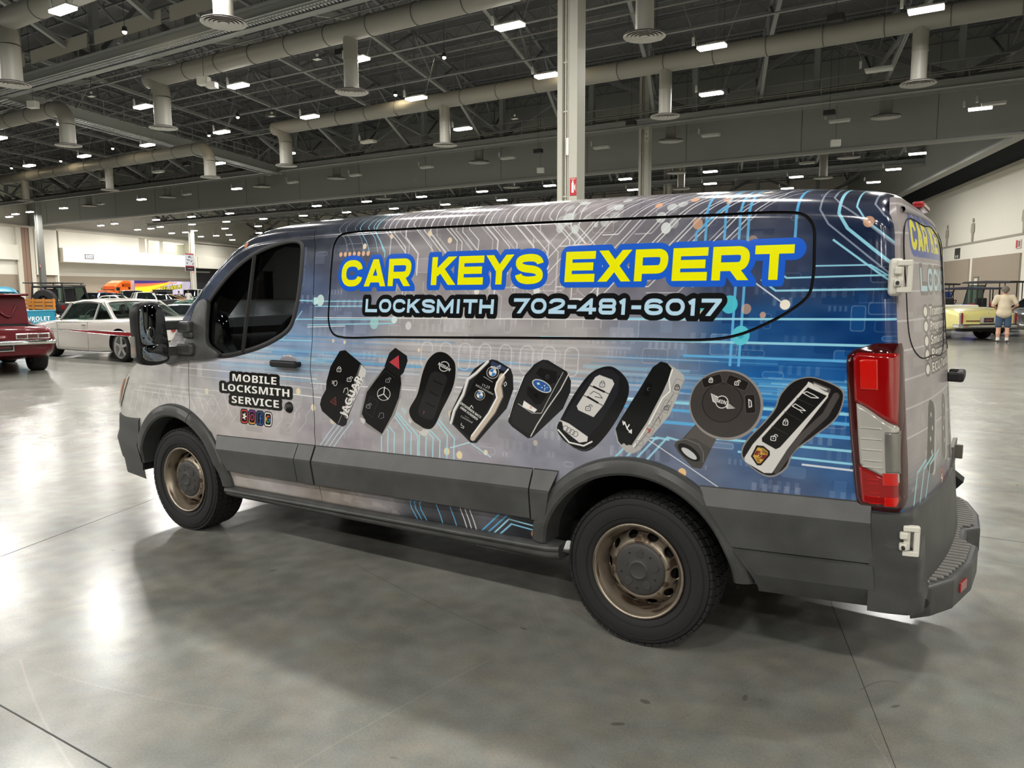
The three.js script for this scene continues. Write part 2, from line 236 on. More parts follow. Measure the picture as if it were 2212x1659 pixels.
// ---- roof steel
{
  const M_steel = HM.M_steel, M_dark = mat(0x6e6f70, 0.6), M_joist = mat(0x6e7073, 0.6), M_fascia = mat(0xa39f93, 0.5), M_deckRib = mat(0xc6cacc, 0.3);
  const uL = -24, uR = 106;
  const X = (u, v, y) => hall(u, v, y);
  // main trusses along x on the column lines, with catwalk and railing on the bottom chord
  [[27, 13.9, 'main roof truss with ribbed catwalk crossing the upper left'], [60, 14.1, 'main roof truss with catwalk in front of the grey header wall'], [93, 14.1, 'main roof truss seen low beyond the grey header wall'], [126, 14.1, 'farthest main roof truss near the end wall'], [-6, 13.9, 'main roof truss overhead of the van']].forEach(([v, y, label]) => {
    const t = thing('roof_truss', label, 'roof truss', [0, 0, 0], 0, 'main roof trusses');
    mesh('bottom_chord', merge([...ibeam(X(uL, v, y + 0.25), X(uR, v, y + 0.25), 0.45, 0.75), ...ibeam(X(uL, v - 1.5, y - 0.15), X(uR, v - 1.5, y - 0.15), 0.3, 0.4)]), M_steel, t);
    mesh('top_chord', merge(ibeam(X(uL, v, 18.6), X(uR, v, 18.6), 0.5, 0.6)), M_steel, t);
    for (let u = uL, k = 0; u < uR; u += 8.45, k++) {
      mesh('vertical', merge(ibeam(X(u, v, y + 0.5), X(u + 0.01, v, 18.4), 0.35, 0.01).slice(0, 0).concat([beam(X(u, v, y + 0.5), X(u, v, 18.4), 0.4, 0.4)])), M_steel, t);
      const up = k % 2; mesh('diagonal', beam(X(u, v, up ? y + 0.5 : 18.4), X(u + 8.45, v, up ? 18.4 : y + 0.5), 0.3, 0.35), M_dark, t);
    }
    // catwalk: deck strip between the two lower members, with railing posts and rails
    const rail = [];
    for (let u = uL; u <= uR; u += 2.1) rail.push(beam(X(u, v - 1.5, y + 0.05), X(u, v - 1.5, y + 1.25), 0.05));
    for (const h of [0.65, 1.2]) rail.push(beam(X(uL, v - 1.5, y + h), X(uR, v - 1.5, y + h), 0.045));
    mesh('railing', merge(rail), M_steel, t);
    const ribs = []; for (let u = uL; u < uR; u += v === 27 ? 0.22 : 0.9) ribs.push(beam(X(u, v - 1.3, y - 0.02), X(u, v - 0.2, y - 0.02), v === 27 ? 0.1 : 0.4, 0.05));
    const rb = mesh('ribbed_deck', merge(ribs), M_deckRib, t);
    mesh('deck_plate', beam(X(uL, v - 0.75, y + 0.03), X(uR, v - 0.75, y + 0.03), 1.2, 0.02), M_dark, t);
    if (v === 27) for (let u = uL; u < uR - 6; u += 6.4) mesh('fascia_panel', beam(X(u, v - 1.72, y + 0.85), X(u + 5.7, v - 1.72, y + 0.85), 0.05, 0.7), M_fascia, t);
    mesh('cable_tray', merge([beam(X(uL, v - 1.75, y - 0.5), X(uR, v - 1.75, y - 0.5), 0.06), beam(X(uL, v - 1.75, y - 0.62), X(uR, v - 1.75, y - 0.62), 0.05), beam(X(uL, v - 1.75, y + 0.05), X(uR, v - 1.75, y + 0.05), 0.09)]), M_steel, t);
  });
  // one grey catwalk along v at u = 45 joining the first two main trusses, with walkway deck below
  const cw = thing('catwalk', 'grey catwalk running back between the first two roof trusses', 'catwalk', [0, 0, 0]);
  for (const du of [-0.8, 0.8]) mesh('side_beam', merge(ibeam(X(45.8 + du, 27, 13.9), X(45.8 + du, 59, 13.9), 0.25, 0.7)), M_steel, cw);
  { const ribs = []; for (let v = 27; v < 59; v += 0.35) ribs.push(beam(X(45.05, v, 13.65), X(46.55, v, 13.65), 0.14, 0.05)); mesh('deck_grating', merge(ribs), M_deckRib, cw); }
  for (const du of [-0.8, 0.8]) { const r = []; for (let v = 27; v <= 59; v += 2) r.push(beam(X(45.8 + du, v, 14.2), X(45.8 + du, v, 15.4), 0.05)); for (const h of [14.8, 15.35]) r.push(beam(X(45.8 + du, 27, h), X(45.8 + du, 59, h), 0.045)); mesh('railing', merge(r), M_steel, cw); }
  for (const v of [33, 41, 49, 57]) mesh('hanger', beam(X(46.6, v, 13.9), X(44.0, v + 1.5, 18), 0.14), M_steel, cw);
  // secondary trusses along v every 7.8 m
  let n = 0;
  for (let u = -18.9; u < 104; u += 7.8, n++) {
    const spans = [[-6, 27], [27, 60], [60, 66.4], [67.2, 93], [93, 126]];
    const t = thing('secondary_truss', 'light secondary truss among the dark roof steel', 'roof truss', [0, 0, 0], 0, 'secondary roof trusses');
    const bc = [], tc = [], web = [];
    for (const [a, b] of spans) {
      bc.push(beam(X(u, a, 16.2), X(u, b, 16.2), 0.22, 0.22)); tc.push(beam(X(u, a, 18.3), X(u, b, 18.3), 0.22, 0.22));
      const k = Math.max(2, Math.round((b - a) / 4)); for (let i = 0; i < k; i++) { const p = lerp(a, b, i / k), q = lerp(a, b, (i + 1) / k); web.push(beam(X(u, p, i % 2 ? 16.2 : 18.3), X(u, q, i % 2 ? 18.3 : 16.2), 0.13)); if (i) web.push(beam(X(u, p, 16.2), X(u, p, 18.3), 0.1)); }
    }
    mesh('bottom_chord', merge(bc), M_steel, t); mesh('top_chord', merge(tc), M_joist, t); mesh('web', merge(web), M_joist, t);
    // sway brace down to the main truss
    for (const v of [27, 60, 93]) for (const s of [1, -1]) if (!(v === 60 && s === 1)) mesh('brace', beam(X(u, v + s * 0.2, 14.4), X(u, v + s * 6.5, 16.1), 0.22, 0.28), M_steel, t);
  }
  // roof joists along x, tie rods and purlins
  let j = 0;
  for (let v = -4; v < 134; v += 3.3) {
    if (Math.abs(v - 66.8) < 0.8) continue;
    const t = thing('roof_joist', 'thin dark joist under the roof deck', 'joist', [0, 0, 0], 0, 'roof joists');
    mesh('chord', merge([beam(X(uL, v, 18.9), X(uR, v, 18.9), 0.14, 0.12), beam(X(uL, v, 18.15), X(uR, v, 18.15), 0.12, 0.1)]), M_joist, t);
    const w = []; for (let u = uL; u < uR - 1.2; u += 1.6) w.push(beam(X(u, v, 18.15), X(u + 0.8, v, 18.9), 0.05), beam(X(u + 0.8, v, 18.9), X(u + 1.6, v, 18.15), 0.05));
    mesh('web', merge(w), M_joist, t);
  }
  for (const v of [33, 38.5, 44.5, 51, 73, 80, 100]) {
    const t = thing('sprinkler_main', 'long thin sprinkler pipe under the roof steel', 'pipe', [0, 0, 0], 0, 'sprinkler pipes');
    mesh('pipe', merge([rod(X(uL, v, 15.6), X(uR, v, 15.6), 0.07, 8)]), M_steel, t);
    for (let u = uL + 3; u < uR; u += 5.2) mesh('hanger', rod(X(u, v, 15.6), X(u, v, 18), 0.025, 6), M_dark, t);
  }
}
// ---- ducts with drops and round diffusers
{
  const M_duct = mat(0x8d8b82, 0.5), M_seam = mat(0x5e5c56, 0.6), M_diff = mat(0xb9b7b1, 0.4), M_gap = mat(0x6d6a68, 0.7);
  const diffuserParts = () => {
    const rings = []; for (let k = 0; k < 4; k++) { const r = 0.2 + k * 0.14; rings.push(lathe([[r, 0.055], [r + 0.10, 0.012], [r + 0.125, 0.008], [r + 0.135, 0.018], [r + 0.03, 0.06], [r, 0.055]], 48)); }
    return { rings, cone: lathe([[0, 0.012], [0.13, 0.012], [0.17, 0.03], [0.1, 0.058], [0, 0.058]], 28), plate: lathe([[0, 0.062], [0.74, 0.062], [0.745, 0.075], [0.70, 0.09], [0, 0.09]], 48) };
  };
  const DP = diffuserParts();
  function diffuser(u, v, label, group, y = 10.62, s = 1) {
    const t = thing('ceiling_diffuser', label, 'air diffuser', hall(u, v, y), 0, group); t.scale.setScalar(s);
    DP.rings.forEach((g) => mesh('ring', g, M_diff, t)); mesh('cone', DP.cone, M_diff, t); mesh('back_plate', DP.plate, M_gap, t);
    return t;
  }
  function duct(v, y, ua, ub, drops, elbowAt, label, r = 0.46, low = 10.72, dr = 0.33) {
    const t = thing('air_duct', label, 'air duct', [0, 0, 0], 0, 'round air ducts');
    const e = elbowAt, dir = e === ua ? -1 : 1, run = [];
    const main = [];
    if (e !== undefined) { // the end bends down into a drop
      const R = 1.1, pts = []; for (let k = 0; k <= 10; k++) { const a = k / 10 * Math.PI / 2; pts.push(V(...hall(e - dir * (R - R * Math.sin(a)), v, y - R + R * Math.cos(a)))); }
      const path = new THREE.CatmullRomCurve3([V(...hall(e === ua ? ub : ua, v, y)), V(...hall(e - dir * 2.2, v, y)), ...pts, V(...hall(e, v, 10.8))], false, 'centripetal');
      // straight run, bend and drop as three joined tubes
      main.push(rod(hall(e === ua ? ub : ua, v, y), hall(e - dir * R, v, y), r, 20));
      main.push(new THREE.TubeGeometry(new THREE.CatmullRomCurve3(pts), 16, r, 20)); main.push(rod(hall(e, v, y - R), hall(e, v, low), r * 0.98, 20));
    } else main.push(rod(hall(ua, v, y), hall(ub, v, y), r, 20));
    mesh('duct_run', merge(main), M_duct, t);
    const seams = []; for (let u = Math.min(ua, ub) + 1.6; u < Math.max(ua, ub) - 1.2; u += 2.6) { const g = new THREE.TorusGeometry(r + 0.012, 0.022, 6, 24).rotateY(Math.PI / 2); seams.push(g.translate(...hall(u, v, y))); }
    mesh('seam', merge(seams), M_seam, t);
    for (const u of drops) { mesh('drop', merge([rod(hall(u, v, y), hall(u, v, low), dr, 18), new THREE.TorusGeometry(dr + 0.01, 0.015, 6, 20).rotateX(Math.PI / 2).translate(...hall(u, v, (low + y) / 2))]), M_duct, t); }
    return t;
  }
  duct(28.6, 13.35, 31.1, -25, [16.9, 2.6], 31.1, 'round beige duct with elbow drop crossing the upper middle');
  duct(42.0, 13.35, 31.4, -25, [17.05, 2.6, -9.25], 31.4, 'long round beige duct passing behind the near column');
  duct(19.0, 13.35, 31.3, -25, [17, 2.6], 31.3, 'round beige duct with elbow in the top left corner');
  duct(28.5, 12.98, 40.7, 100, [], 40.7, 'round duct end at the left edge above the catwalk');
  duct(42.6, 12.98, 40.6, 100, [54.6, 69.2], 40.6, 'round duct running low behind the grey catwalk at left');
  duct(63.5, 15.5, -20, 100, [-12.1, 3.4, 21.9, 40, 51.6, 69, 86.6], undefined, 'high round duct behind the second truss, feeding short drops', 0.4, 13.44, 0.42);
  duct(68.4, 14.6, -20, 60, [-10.6, 3.1, 19.8, 36.3], undefined, 'high round duct just behind the grey header wall', 0.4, 11.62);
  duct(72.2, 14.6, -20, 60, [-9.3, 2.8], undefined, 'high round duct beyond the grey header wall', 0.4);
  const D = [[17, 19.0, 'large round white diffuser at the top left of the picture'], [31.3, 19.0, 'round white diffuser under the corner elbow duct at the left edge'], [31.1, 28.6, 'round white diffuser under the elbow of the upper middle duct'], [16.9, 28.6, 'round white diffuser on the drop left of the near column'], [2.6, 28.6, 'large round white diffuser just right of the near column'],
    [40.7, 28.5, 'round diffuser under the left duct end, above the small spotlights'], [31.4, 42.0, 'round diffuser under the elbow of the long duct'], [17.05, 42.0, 'round diffuser on the long duct left of the near column'], [2.6, 42.0, 'round diffuser on the long duct right of the near column'], [-9.25, 42.0, 'round white diffuser at upper right below the long duct']];
  D.forEach(([u, v, l]) => diffuser(u, v, l));
  for (const [u, v] of [[40.6, 42.6], [54.6, 42.6], [69.2, 42.6]]) diffuser(u, v, 'small round diffuser under the low duct behind the left catwalk', 'diffusers behind the left catwalk');
  for (const u of [-12.1, 3.4, 21.9, 40, 51.6, 69, 86.6]) diffuser(u, 63.5, 'round diffuser hanging in front of the grey header wall', 'diffusers in front of the header wall', 13.31, 1.29);
  for (const u of [-10.6, 3.1, 19.8, 36.3]) diffuser(u, 68.4, 'round diffuser peeking out under the bottom edge of the grey header wall', 'diffusers at the header bottom edge', 11.52, 1.1);
  for (const u of [-9.3, 2.8]) diffuser(u, 72.2, 'small round diffuser low beyond the grey header wall', 'diffusers beyond the header');
}
// ---- lamps: hanging panels on an 8.45 m grid; lit ones carry an area light just below the lens
{
  const M_house = mat(0xb9b9b2, 0.45), M_lensOff = mat(0xc9c9c2, 0.35), M_wire = mat(0x8d8d88, 0.5);
  const M_lens = mat(0xffffff, 0.5, { emissive: LAMP_COLOR, emissiveIntensity: GLOW });
  const W = 1.28, D = 0.5;
  const gHouse = merge([rbox(W, 0.07, D, 0, 0.05, 0, 0.02, 1), rbox(0.5, 0.09, 0.2, 0, 0.12, 0, 0.02, 1)]), gLens = rbox(W - 0.04, 0.11, D - 0.04, 0, -0.035, 0, 0.03, 2);
  const gWires = [-1, 1].map((s) => rod([s * W / 2, 0.08, 0], [s * (W / 2 + 0.75), 2.068, 0], 0.012, 5)), gJunction = box(0.12, 0.35, 0.06, -W / 2 - 0.22, 0.35, 0).rotateZ(0);
  globalThis.lampCount = 0;
  globalThis.lamp = (u, v, lit, label, group) => {
    const t = thing(lit ? 'hanging_lamp' : 'unlit_lamp', label, 'ceiling lamp', hall(u, v, 12.4), 0, group);
    mesh('housing', gHouse, M_house, t); mesh('lens', gLens, lit ? M_lens : M_lensOff, t); gWires.forEach((g) => mesh('suspension_wire', g, M_wire, t)); mesh('junction_box', gJunction, M_house, t);
    if (lit) { const l = new THREE.RectAreaLight(LAMP_COLOR, LAMP, W - 0.06, D - 0.06); l.rotation.x = -Math.PI / 2; l.position.y = -0.10; l.name = 'lamp_light'; t.add(l); lampCount++; }
    return t;
  };
  const U = (k) => 0.15 + k * 8.47;
  // rows seen in the photograph: [v, lit columns, unlit columns]
  const rows = [
    [9.5, [3, 4, 5, 6, 0, 1, 2, -1, -2], []],
    [18.1, [3, 2, 1, 0, -1, 4, 5], []],
    [29.6, [1, 2, 3, 4, 5, 6, 7], []],
    [37.2, [-1, 0, 1, 2, 3, 4, 5, 6, 7], []],
    [45.8, [0, 2, 4, 5], [-1, 3, 6, 7]],
    [57.9, [6, 8, 10, 11], [-2, -1, 0, 1, 2, 3, 4, 5, 7, 9]],
    [75.2, [-2, 0, 1, 2, 3, 4, 5, 6, 8, 9, 10], [-1, 7]],
    [83.6, [-2, -1, 0, 1, 3, 4, 5, 6, 7, 8, 9, 10, 11], [2]],
    [92.4, [-2, -1, 9, 10, 11], []],
    [102.8, [10, 11, 12, 9], []], [113.2, [12], []],
  ];
  const where = { 9.5: 'in the bay behind the van', 18.1: 'in the nearest row at the top edge', 29.6: 'in the row above the ribbed catwalk', 37.2: 'in the row beyond the upper duct', 45.8: 'in the row at the second truss', 57.9: 'before the grey header wall', 75.2: 'in the first row under the header wall', 83.6: 'in the second row under the header wall', 92.4: 'in the third row beyond the header wall', 102.8: 'far off by the left wall', 113.2: 'farthest off by the left wall' };
  const nth = ['first', 'second', 'third', 'fourth', 'fifth', 'sixth', 'seventh', 'eighth', 'ninth', 'tenth', 'eleventh', 'twelfth', 'thirteenth', 'fourteenth'];
  // channel rail over each lamp row, hung from the roof: the suspension wires end on it
  const railOver = (v, ua, ub) => { const t = thing('lamp_rail', 'thin steel channel rail ' + where[v].replace('in the', 'over the lamp').replace('lamp row', 'lamp row'), 'rail', [0, 0, 0], 0, 'lamp rails'); mesh('channel', beam(hall(ua, v, 14.5), hall(ub, v, 14.5), 0.05, 0.05), M_wire, t); for (let u = ua + 2; u < ub; u += 8.47) mesh('hanger_rod', rod(hall(u, v, 14.5), hall(u, v, DECK), 0.012, 5), M_wire, t); };
  for (const [v, on, off] of rows) {
    const group = 'lamps ' + where[v], all = [...on, ...off].sort((a, b) => a - b), many = v > 70;
    if (v !== 92.4) railOver(v, U(all[0]) - 2.2, U(all[all.length - 1]) + 2.2);
    const say = (k, kind) => many ? kind + ' panel lamp ' + where[v] : kind + ' panel lamp, ' + nth[all.indexOf(k)] + ' from the right ' + where[v];
    on.forEach((k) => lamp(U(k), v, true, say(k, 'lit white'), group));
    off.forEach((k) => lamp(U(k), v, false, say(k, 'switched-off grey'), 'unlit ' + group));
  }
  lamp(-16.4, 58.9, true, 'lit panel lamp alone at the right end of the grey header wall', 'lamps at right end of header');
  for (const [u, v] of [[97.8, 58.3], [102.1, 59.8], [96.1, 75.5], [100.9, 76.2], [97.3, 84.8], [101.4, 85], [101.2, 93.7], [97.2, 93.8], [97.3, 103]]) lamp(u, v, true, 'small lit panel lamp close to the far left wall', 'lamps along the left wall');
  // the hall goes on behind the camera: lit bays far behind, the near ones switched off
  for (const v of [-10, -18.4]) for (let k = -4; k < 10; k += 1) lamp(U(k) + 4, v, true, 'lit panel lamp in the bays behind the viewer', 'lamps behind the viewer');
}

// ---------------------------------------------------------------- printed wrap of the van (flat print: artwork, lettering, logos)
const poly = (c, pts, close = true) => { c.beginPath(); pts.forEach(([x, y], i) => (i ? c.lineTo(x, y) : c.moveTo(x, y))); if (close) c.closePath(); };
const blob = (c, pts) => { const q = smoothPoly(pts, 7); poly(c, q); };
const rrect = (c, x, y, w, h, r) => { c.beginPath(); c.roundRect(x, y, w, h, r); };
// wide monoline capitals, drawn as strokes: one glyph in the box x, y, w, h with stroke t (y up)
function glyph(c, ch, x, y, w, h, t) {
  const L = x + t / 2, R = x + w - t / 2, B = y + t / 2, T = y + h - t / 2, M = y + h / 2, cx = x + w / 2, r = Math.min(R - L, T - B) * 0.46;
  const m = (a, b) => c.moveTo(a, b), l = (a, b) => c.lineTo(a, b), q = (a, b, d, e) => c.quadraticCurveTo(a, b, d, e);
  const ring = (b0, t0) => { const rr2 = Math.min((R - L) / 2, (t0 - b0) / 2); m(L + rr2, b0); l(R - rr2, b0); c.arcTo(R, b0, R, b0 + rr2, rr2); l(R, t0 - rr2); c.arcTo(R, t0, R - rr2, t0, rr2); l(L + rr2, t0); c.arcTo(L, t0, L, t0 - rr2, rr2); l(L, b0 + rr2); c.arcTo(L, b0, L + rr2, b0, rr2); c.closePath(); };
  c.beginPath();
  switch (ch) {
    case 'A': m(x + t * 0.42, y - t * .3); l(cx - t * 0.16, T + t * .1); l(cx + t * 0.16, T + t * .1); l(x + w - t * 0.42, y - t * .3); m(x + w * 0.24, y + h * 0.27); l(x + w * 0.76, y + h * 0.27); break;
    case 'B': m(L, y); l(L, T); l(R - r * .5, T); q(R, T, R, (T + M) / 2); q(R, M, R - r * .5, M); l(L, M); m(R - r * .5, M); q(R, M, R, (B + M) / 2); q(R, B, R - r * .5, B); l(L - t / 2, B); break;
    case 'C': m(R, T - h * 0.24); q(R - t * .2, T, cx, T); q(L, T, L, M); q(L, B, cx, B); q(R - t * .2, B, R, B + h * 0.24); break;
    case 'E': m(x + w, T); l(L, T); l(L, B); l(x + w, B); m(L, M); l(x + w * 0.94, M); break;
    case 'H': m(L, y); l(L, y + h); m(R, y); l(R, y + h); m(L, M); l(R, M); break;
    case 'I': m(cx, y); l(cx, y + h); break;
    case 'K': m(L, y); l(L, y + h); m(x + w - t * .2, y + h + t * .4); l(L + t * .3, M - h * .10); m(L + (R - L) * 0.34, M + h * .08); l(x + w - t * .2, y - t * .4); break;
    case 'L': m(L, y + h); l(L, B); l(x + w, B); break;
    case 'M': m(L, y); l(L, T - t * .1); l(cx, B + h * .05); l(R, T - t * .1); l(R, y); break;
    case 'O': case '0': ring(B, T); break;
    case 'P': m(L, y); l(L, T); l(R - r * .7, T); q(R, T, R, y + h * .66); q(R, y + h * .36, R - r * .7, y + h * .36); l(L, y + h * .36); break;
    case 'R': m(L, y); l(L, T); l(R - r * .7, T); q(R, T, R, y + h * .68); q(R, y + h * .4, R - r * .7, y + h * .4); l(L, y + h * .4); m(cx + w * .02, y + h * .4 + t * .2); l(x + w - t * .32, y - t * .4); break;
    case 'S': m(R, T - h * .2); q(R - t * .2, T, cx, T); q(L, T, L, y + h * .72); q(L, M + t * .1, cx, M); q(R, M - t * .1, R, y + h * .28); q(R, B, cx, B); q(L + t * .2, B, L, B + h * .2); break;
    case 'T': m(x, T); l(x + w, T); m(cx, T); l(cx, y); break;
    case 'X': m(x + t * .2, y + h + t * .4); l(x + w - t * .2, y - t * .4); m(x + w - t * .2, y + h + t * .4); l(x + t * .2, y - t * .4); break;
    case 'Y': m(x + t * .2, y + h + t * .4); l(cx, M - h * .02); l(x + w - t * .2, y + h + t * .4); m(cx, M); l(cx, y); break;
    case '1': m(x + w * .1, T - h * .16); l(cx, T); l(cx, y); break;
    case '2': m(L, T - h * .22); q(L + t * .2, T, cx, T); q(R, T, R, y + h * .7); q(R, y + h * .52, cx, y + h * .36); l(L, B + t * .25); l(L, B); l(x + w, B); break;
    case '4': m(cx + w * .18, y); l(cx + w * .18, T); l(L, y + h * .3); l(x + w, y + h * .3); break;
    case '6': m(R, T - h * .16); q(R - t * .3, T, cx, T); q(L, T, L, M); q(L, B, cx, B); q(R, B, R, y + h * .31); q(R, y + h * .54, cx, y + h * .54); q(L, y + h * .54, L, y + h * .31); break;
    case '7': m(x, T); l(R, T); l(x + w * .30, y - t * .4); break;
    case '8': ring(M, T); ring(B, M); break;
    case '-': m(x + w * .05, M - h * .04); l(x + w * .95, M - h * .04); break;
  }
}
const GW = { I: 0.42, '1': 0.55, '-': 0.6, M: 1.22, ' ': 0.45 };
function word(c, text, x0, x1, y, h, t, layers, gap = 0.16) { // layers: [colour, extra stroke] from the back
  const n = [...text], tot = n.reduce((s, ch) => s + (GW[ch] ?? 1), 0) + gap * (n.length - 1), k = (x1 - x0) / tot;
  for (const [color, extra] of layers) {
    c.strokeStyle = color; c.lineWidth = t + extra; c.lineCap = extra ? 'round' : 'butt'; c.lineJoin = extra ? 'round' : 'miter';
    c.save(); c.beginPath(); c.rect(x0 - extra, y - extra / 2, x1 - x0 + 2 * extra, h + extra); c.clip();
    let x = x0; for (const ch of n) { const w = (GW[ch] ?? 1) * k; if (ch !== ' ') { glyph(c, ch, x, y, w, h, t); c.stroke(); } x += w + gap * k; }
    c.restore();
  }
}
function plainText(c, text, x, y, h, w, fill, { outline, ow = 0, font = 'bold', align = 'left', italic = 0 } = {}) { // upright text in a y-up metre frame, fitted to width w
  c.save(); c.translate(x, y); c.scale(1, -1); c.transform(1, 0, italic, 1, 0, 0);
  c.font = font + ' 100px sans-serif'; const tw = c.measureText(text).width, k = h / 72; c.scale(w ? w / tw : k, k);
  c.textAlign = align; c.lineJoin = 'round';
  if (outline) { c.strokeStyle = outline; c.lineWidth = ow / k; c.strokeText(text, 0, 0); }
  c.fillStyle = fill; c.fillText(text, 0, 0); c.restore();
}
// printed colour fields of the artwork: [x, y, r, g, b, reach]
const INK = [[-0.7, 0.9, 191, 188, 183, 1], [0.1, 1, 189, 185, 183, 1], [0.4, 0.5, 165, 156, 149, 0.6], [0.8, 0.85, 182, 175, 174, 1], [0.6, 1.2, 169, 177, 196, 0.7], [1.15, 1.3, 134, 160, 192, 0.6], [1.2, 1.6, 83, 96, 126, 0.6], [0.9, 1.97, 48, 52, 62, 0.8], [0.3, 1.6, 65, 73, 90, 0.7], [1.25, 2.1, 46, 50, 60, 0.8],
  [1.5, 2, 58, 62, 72, 0.7], [1.55, 1.75, 84, 88, 103, 0.6], [1.5, 1.5, 104, 114, 138, 0.6], [1.5, 1.3, 148, 158, 180, 0.6], [1.5, 1, 168, 165, 169, 0.8], [1.5, 0.8, 157, 150, 156, 0.8], [2, 2, 130, 125, 130, 0.8], [2.1, 1.7, 156, 150, 152, 0.9], [2.2, 1.4, 175, 171, 171, 0.9], [2.2, 1, 181, 178, 178, 0.9], [2.4, 0.8, 155, 150, 158, 0.8], [1.4, 0.45, 140, 131, 123, 0.5],
  [2.9, 2.05, 153, 146, 147, 0.9], [2.9, 1.7, 160, 153, 154, 0.9], [2.9, 1.35, 172, 167, 167, 0.8], [2.9, 1, 161, 163, 171, 0.8], [2.9, 0.85, 133, 133, 146, 0.8], [3.3, 2, 121, 117, 125, 0.7], [3.3, 1.65, 116, 113, 125, 0.7], [3.35, 1.4, 121, 132, 153, 0.6], [3.4, 1.15, 110, 132, 164, 0.6], [3.5, 0.9, 103, 113, 136, 0.7],
  [3.7, 2, 66, 69, 84, 0.7], [3.75, 1.7, 57, 67, 93, 0.7], [3.8, 1.45, 31, 78, 134, 0.6], [3.85, 1.2, 31, 97, 166, 0.6], [3.9, 1, 61, 100, 149, 0.6], [3.9, 0.85, 77, 93, 125, 0.6], [4.2, 2.05, 44, 48, 63, 0.7], [4.2, 1.75, 31, 43, 69, 0.7], [4.2, 1.45, 15, 58, 113, 0.6], [4.2, 1.2, 20, 84, 153, 0.6], [4.2, 0.95, 53, 91, 140, 0.6], [2.2, 0.42, 56, 56, 60, 0.5], [2.8, 0.45, 41, 43, 49, 0.5]];
function inkAt(x, y) { let s = 0, r = 0, g = 0, b = 0; for (const [px, py, R, G, B, k] of INK) { const d = ((x - px) ** 2 + ((y - py) * 1.5) ** 2) / (k * k), w = 1 / (d * d + 0.0006); s += w; r += R * w; g += G * w; b += B * w; } return [r / s, g / s, b / s]; }
function artwork(c) {
  seed = 4242;
  // soft coloured ground of the print with its own mottle
  const gw = 300, gh = 120, g = document.createElement('canvas'); g.width = gw; g.height = gh; const gc = g.getContext('2d'), im = gc.createImageData(gw, gh);
  for (let j = 0; j < gh; j++) for (let i = 0; i < gw; i++) { const x = -1 + 5.5 * i / gw, y = 2.35 - 2.1 * j / gh, k = inkAt(x, y), m = n2(x * 3, y * 6) * 9 + n2(x * 9, y * 14) * 5, o = (j * gw + i) * 4; im.data[o] = k[0] + m; im.data[o + 1] = k[1] + m; im.data[o + 2] = k[2] + m; im.data[o + 3] = 255; }
  gc.putImageData(im, 0, 0);
  c.save(); c.translate(-1, 2.35); c.scale(5.5 / gw, -2.1 / gh); c.imageSmoothingEnabled = true; c.drawImage(g, 0, 0); c.restore();
  // printed chips and blocks
  for (let i = 0; i < 620; i++) {
    const x = rr(-0.9, 4.4), y = rr(0.75, 2.1), w = rr(0.02, 0.16), h = rr(0.015, 0.10), k = inkAt(x, y), d = rr(-16, 20), blue = x > 3.3 && y < 1.5 ? 1.7 : 1;
    c.fillStyle = `rgba(${(k[0] + d) | 0},${(k[1] + d * blue) | 0},${(k[2] + d * blue * 1.2) | 0},${rr(.35, .75)})`; rnd() < .6 ? c.fillRect(x, y, w, h) : (rrect(c, x, y, w * .6, h, .012), c.fill());
    if (rnd() < .25) { c.strokeStyle = `rgba(235,235,240,${rr(.08, .3)})`; c.lineWidth = .004; rrect(c, x, y, w, h, .01); c.stroke(); }
  }
  for (let i = 0; i < 150; i++) { const x = rr(-0.9, 4.4), y = rr(0.78, 1.6), n = 2 + (rnd() * 5 | 0), s = rr(.012, .03); c.fillStyle = `rgba(225,225,235,${rr(.06, .22)})`; for (let k = 0; k < n; k++) c.fillRect(x + k * s * 1.5, y, s * .7, s * 1.6); }
  // horizontal light streaks of the print around y = 1.2
  for (let i = 0; i < 170; i++) {
    const x = rr(-0.6, 4.2), y = 1.235 + (rnd() + rnd() + rnd() - 1.5) * .12, w = rr(.3, 1.6), blue = x > 2.9 || (x > 0.4 && x < 1.6);
    c.fillStyle = blue ? `rgba(${rnd() < .5 ? '150,215,240' : '60,140,205'},${rr(.1, .42)})` : `rgba(${rnd() < .6 ? '240,240,242' : '120,112,120'},${rr(.08, .3)})`; c.fillRect(x, y, w, rr(.003, .014));
  }
  const trace = (pts, color, lw, dot) => { c.strokeStyle = color; c.lineWidth = lw; c.lineJoin = 'round'; c.lineCap = 'butt'; poly(c, pts, false); c.stroke(); if (dot) { c.fillStyle = dot[1]; const p = pts[pts.length - 1]; c.beginPath(); c.arc(p[0], p[1], dot[0], 0, 7); c.fill(); } };
  const hazeDot = (x, y, r, col, a) => { c.fillStyle = col; c.globalAlpha = a; c.beginPath(); c.ellipse(x, y, r, r * 1.1, 0, 0, 7); c.fill(); c.globalAlpha = 1; };
  const white = 'rgba(240,240,240,.85)', grey = 'rgba(225,222,226,.6)', cyan = 'rgba(150,215,235,.95)', blue = 'rgba(95,175,225,.95)';
  // traces falling from the roof over the panel
  for (let k = 0; k < 30; k++) { const x = 1.78 + k * .041, a = 1.965 - (k % 5) * .012 - rr(0, .03), d = rr(.05, .16); trace([[x, 2.34], [x - .004, a], [x + d, a - d], [x + d, a - d - rr(.05, .3)]], k % 3 ? white : grey, k % 4 ? .0052 : .008, rnd() < .2 ? [.016, '#e8e4dc'] : null); }
  for (let k = 0; k < 22; k++) { const x = 2.95 + k * .04, y = 2.05 - (k % 4) * .03, d = rr(.16, .42); trace([[x + .18, 2.34], [x + .14, y + .08], [x + .08, y], [x + .08 - d, y - d * 1.02], [x + .06 - d * 1.3, y - d * 1.02]], k % 3 ? white : grey, .005, rnd() < .3 ? [.018, 'rgba(230,234,232,.9)'] : null); }
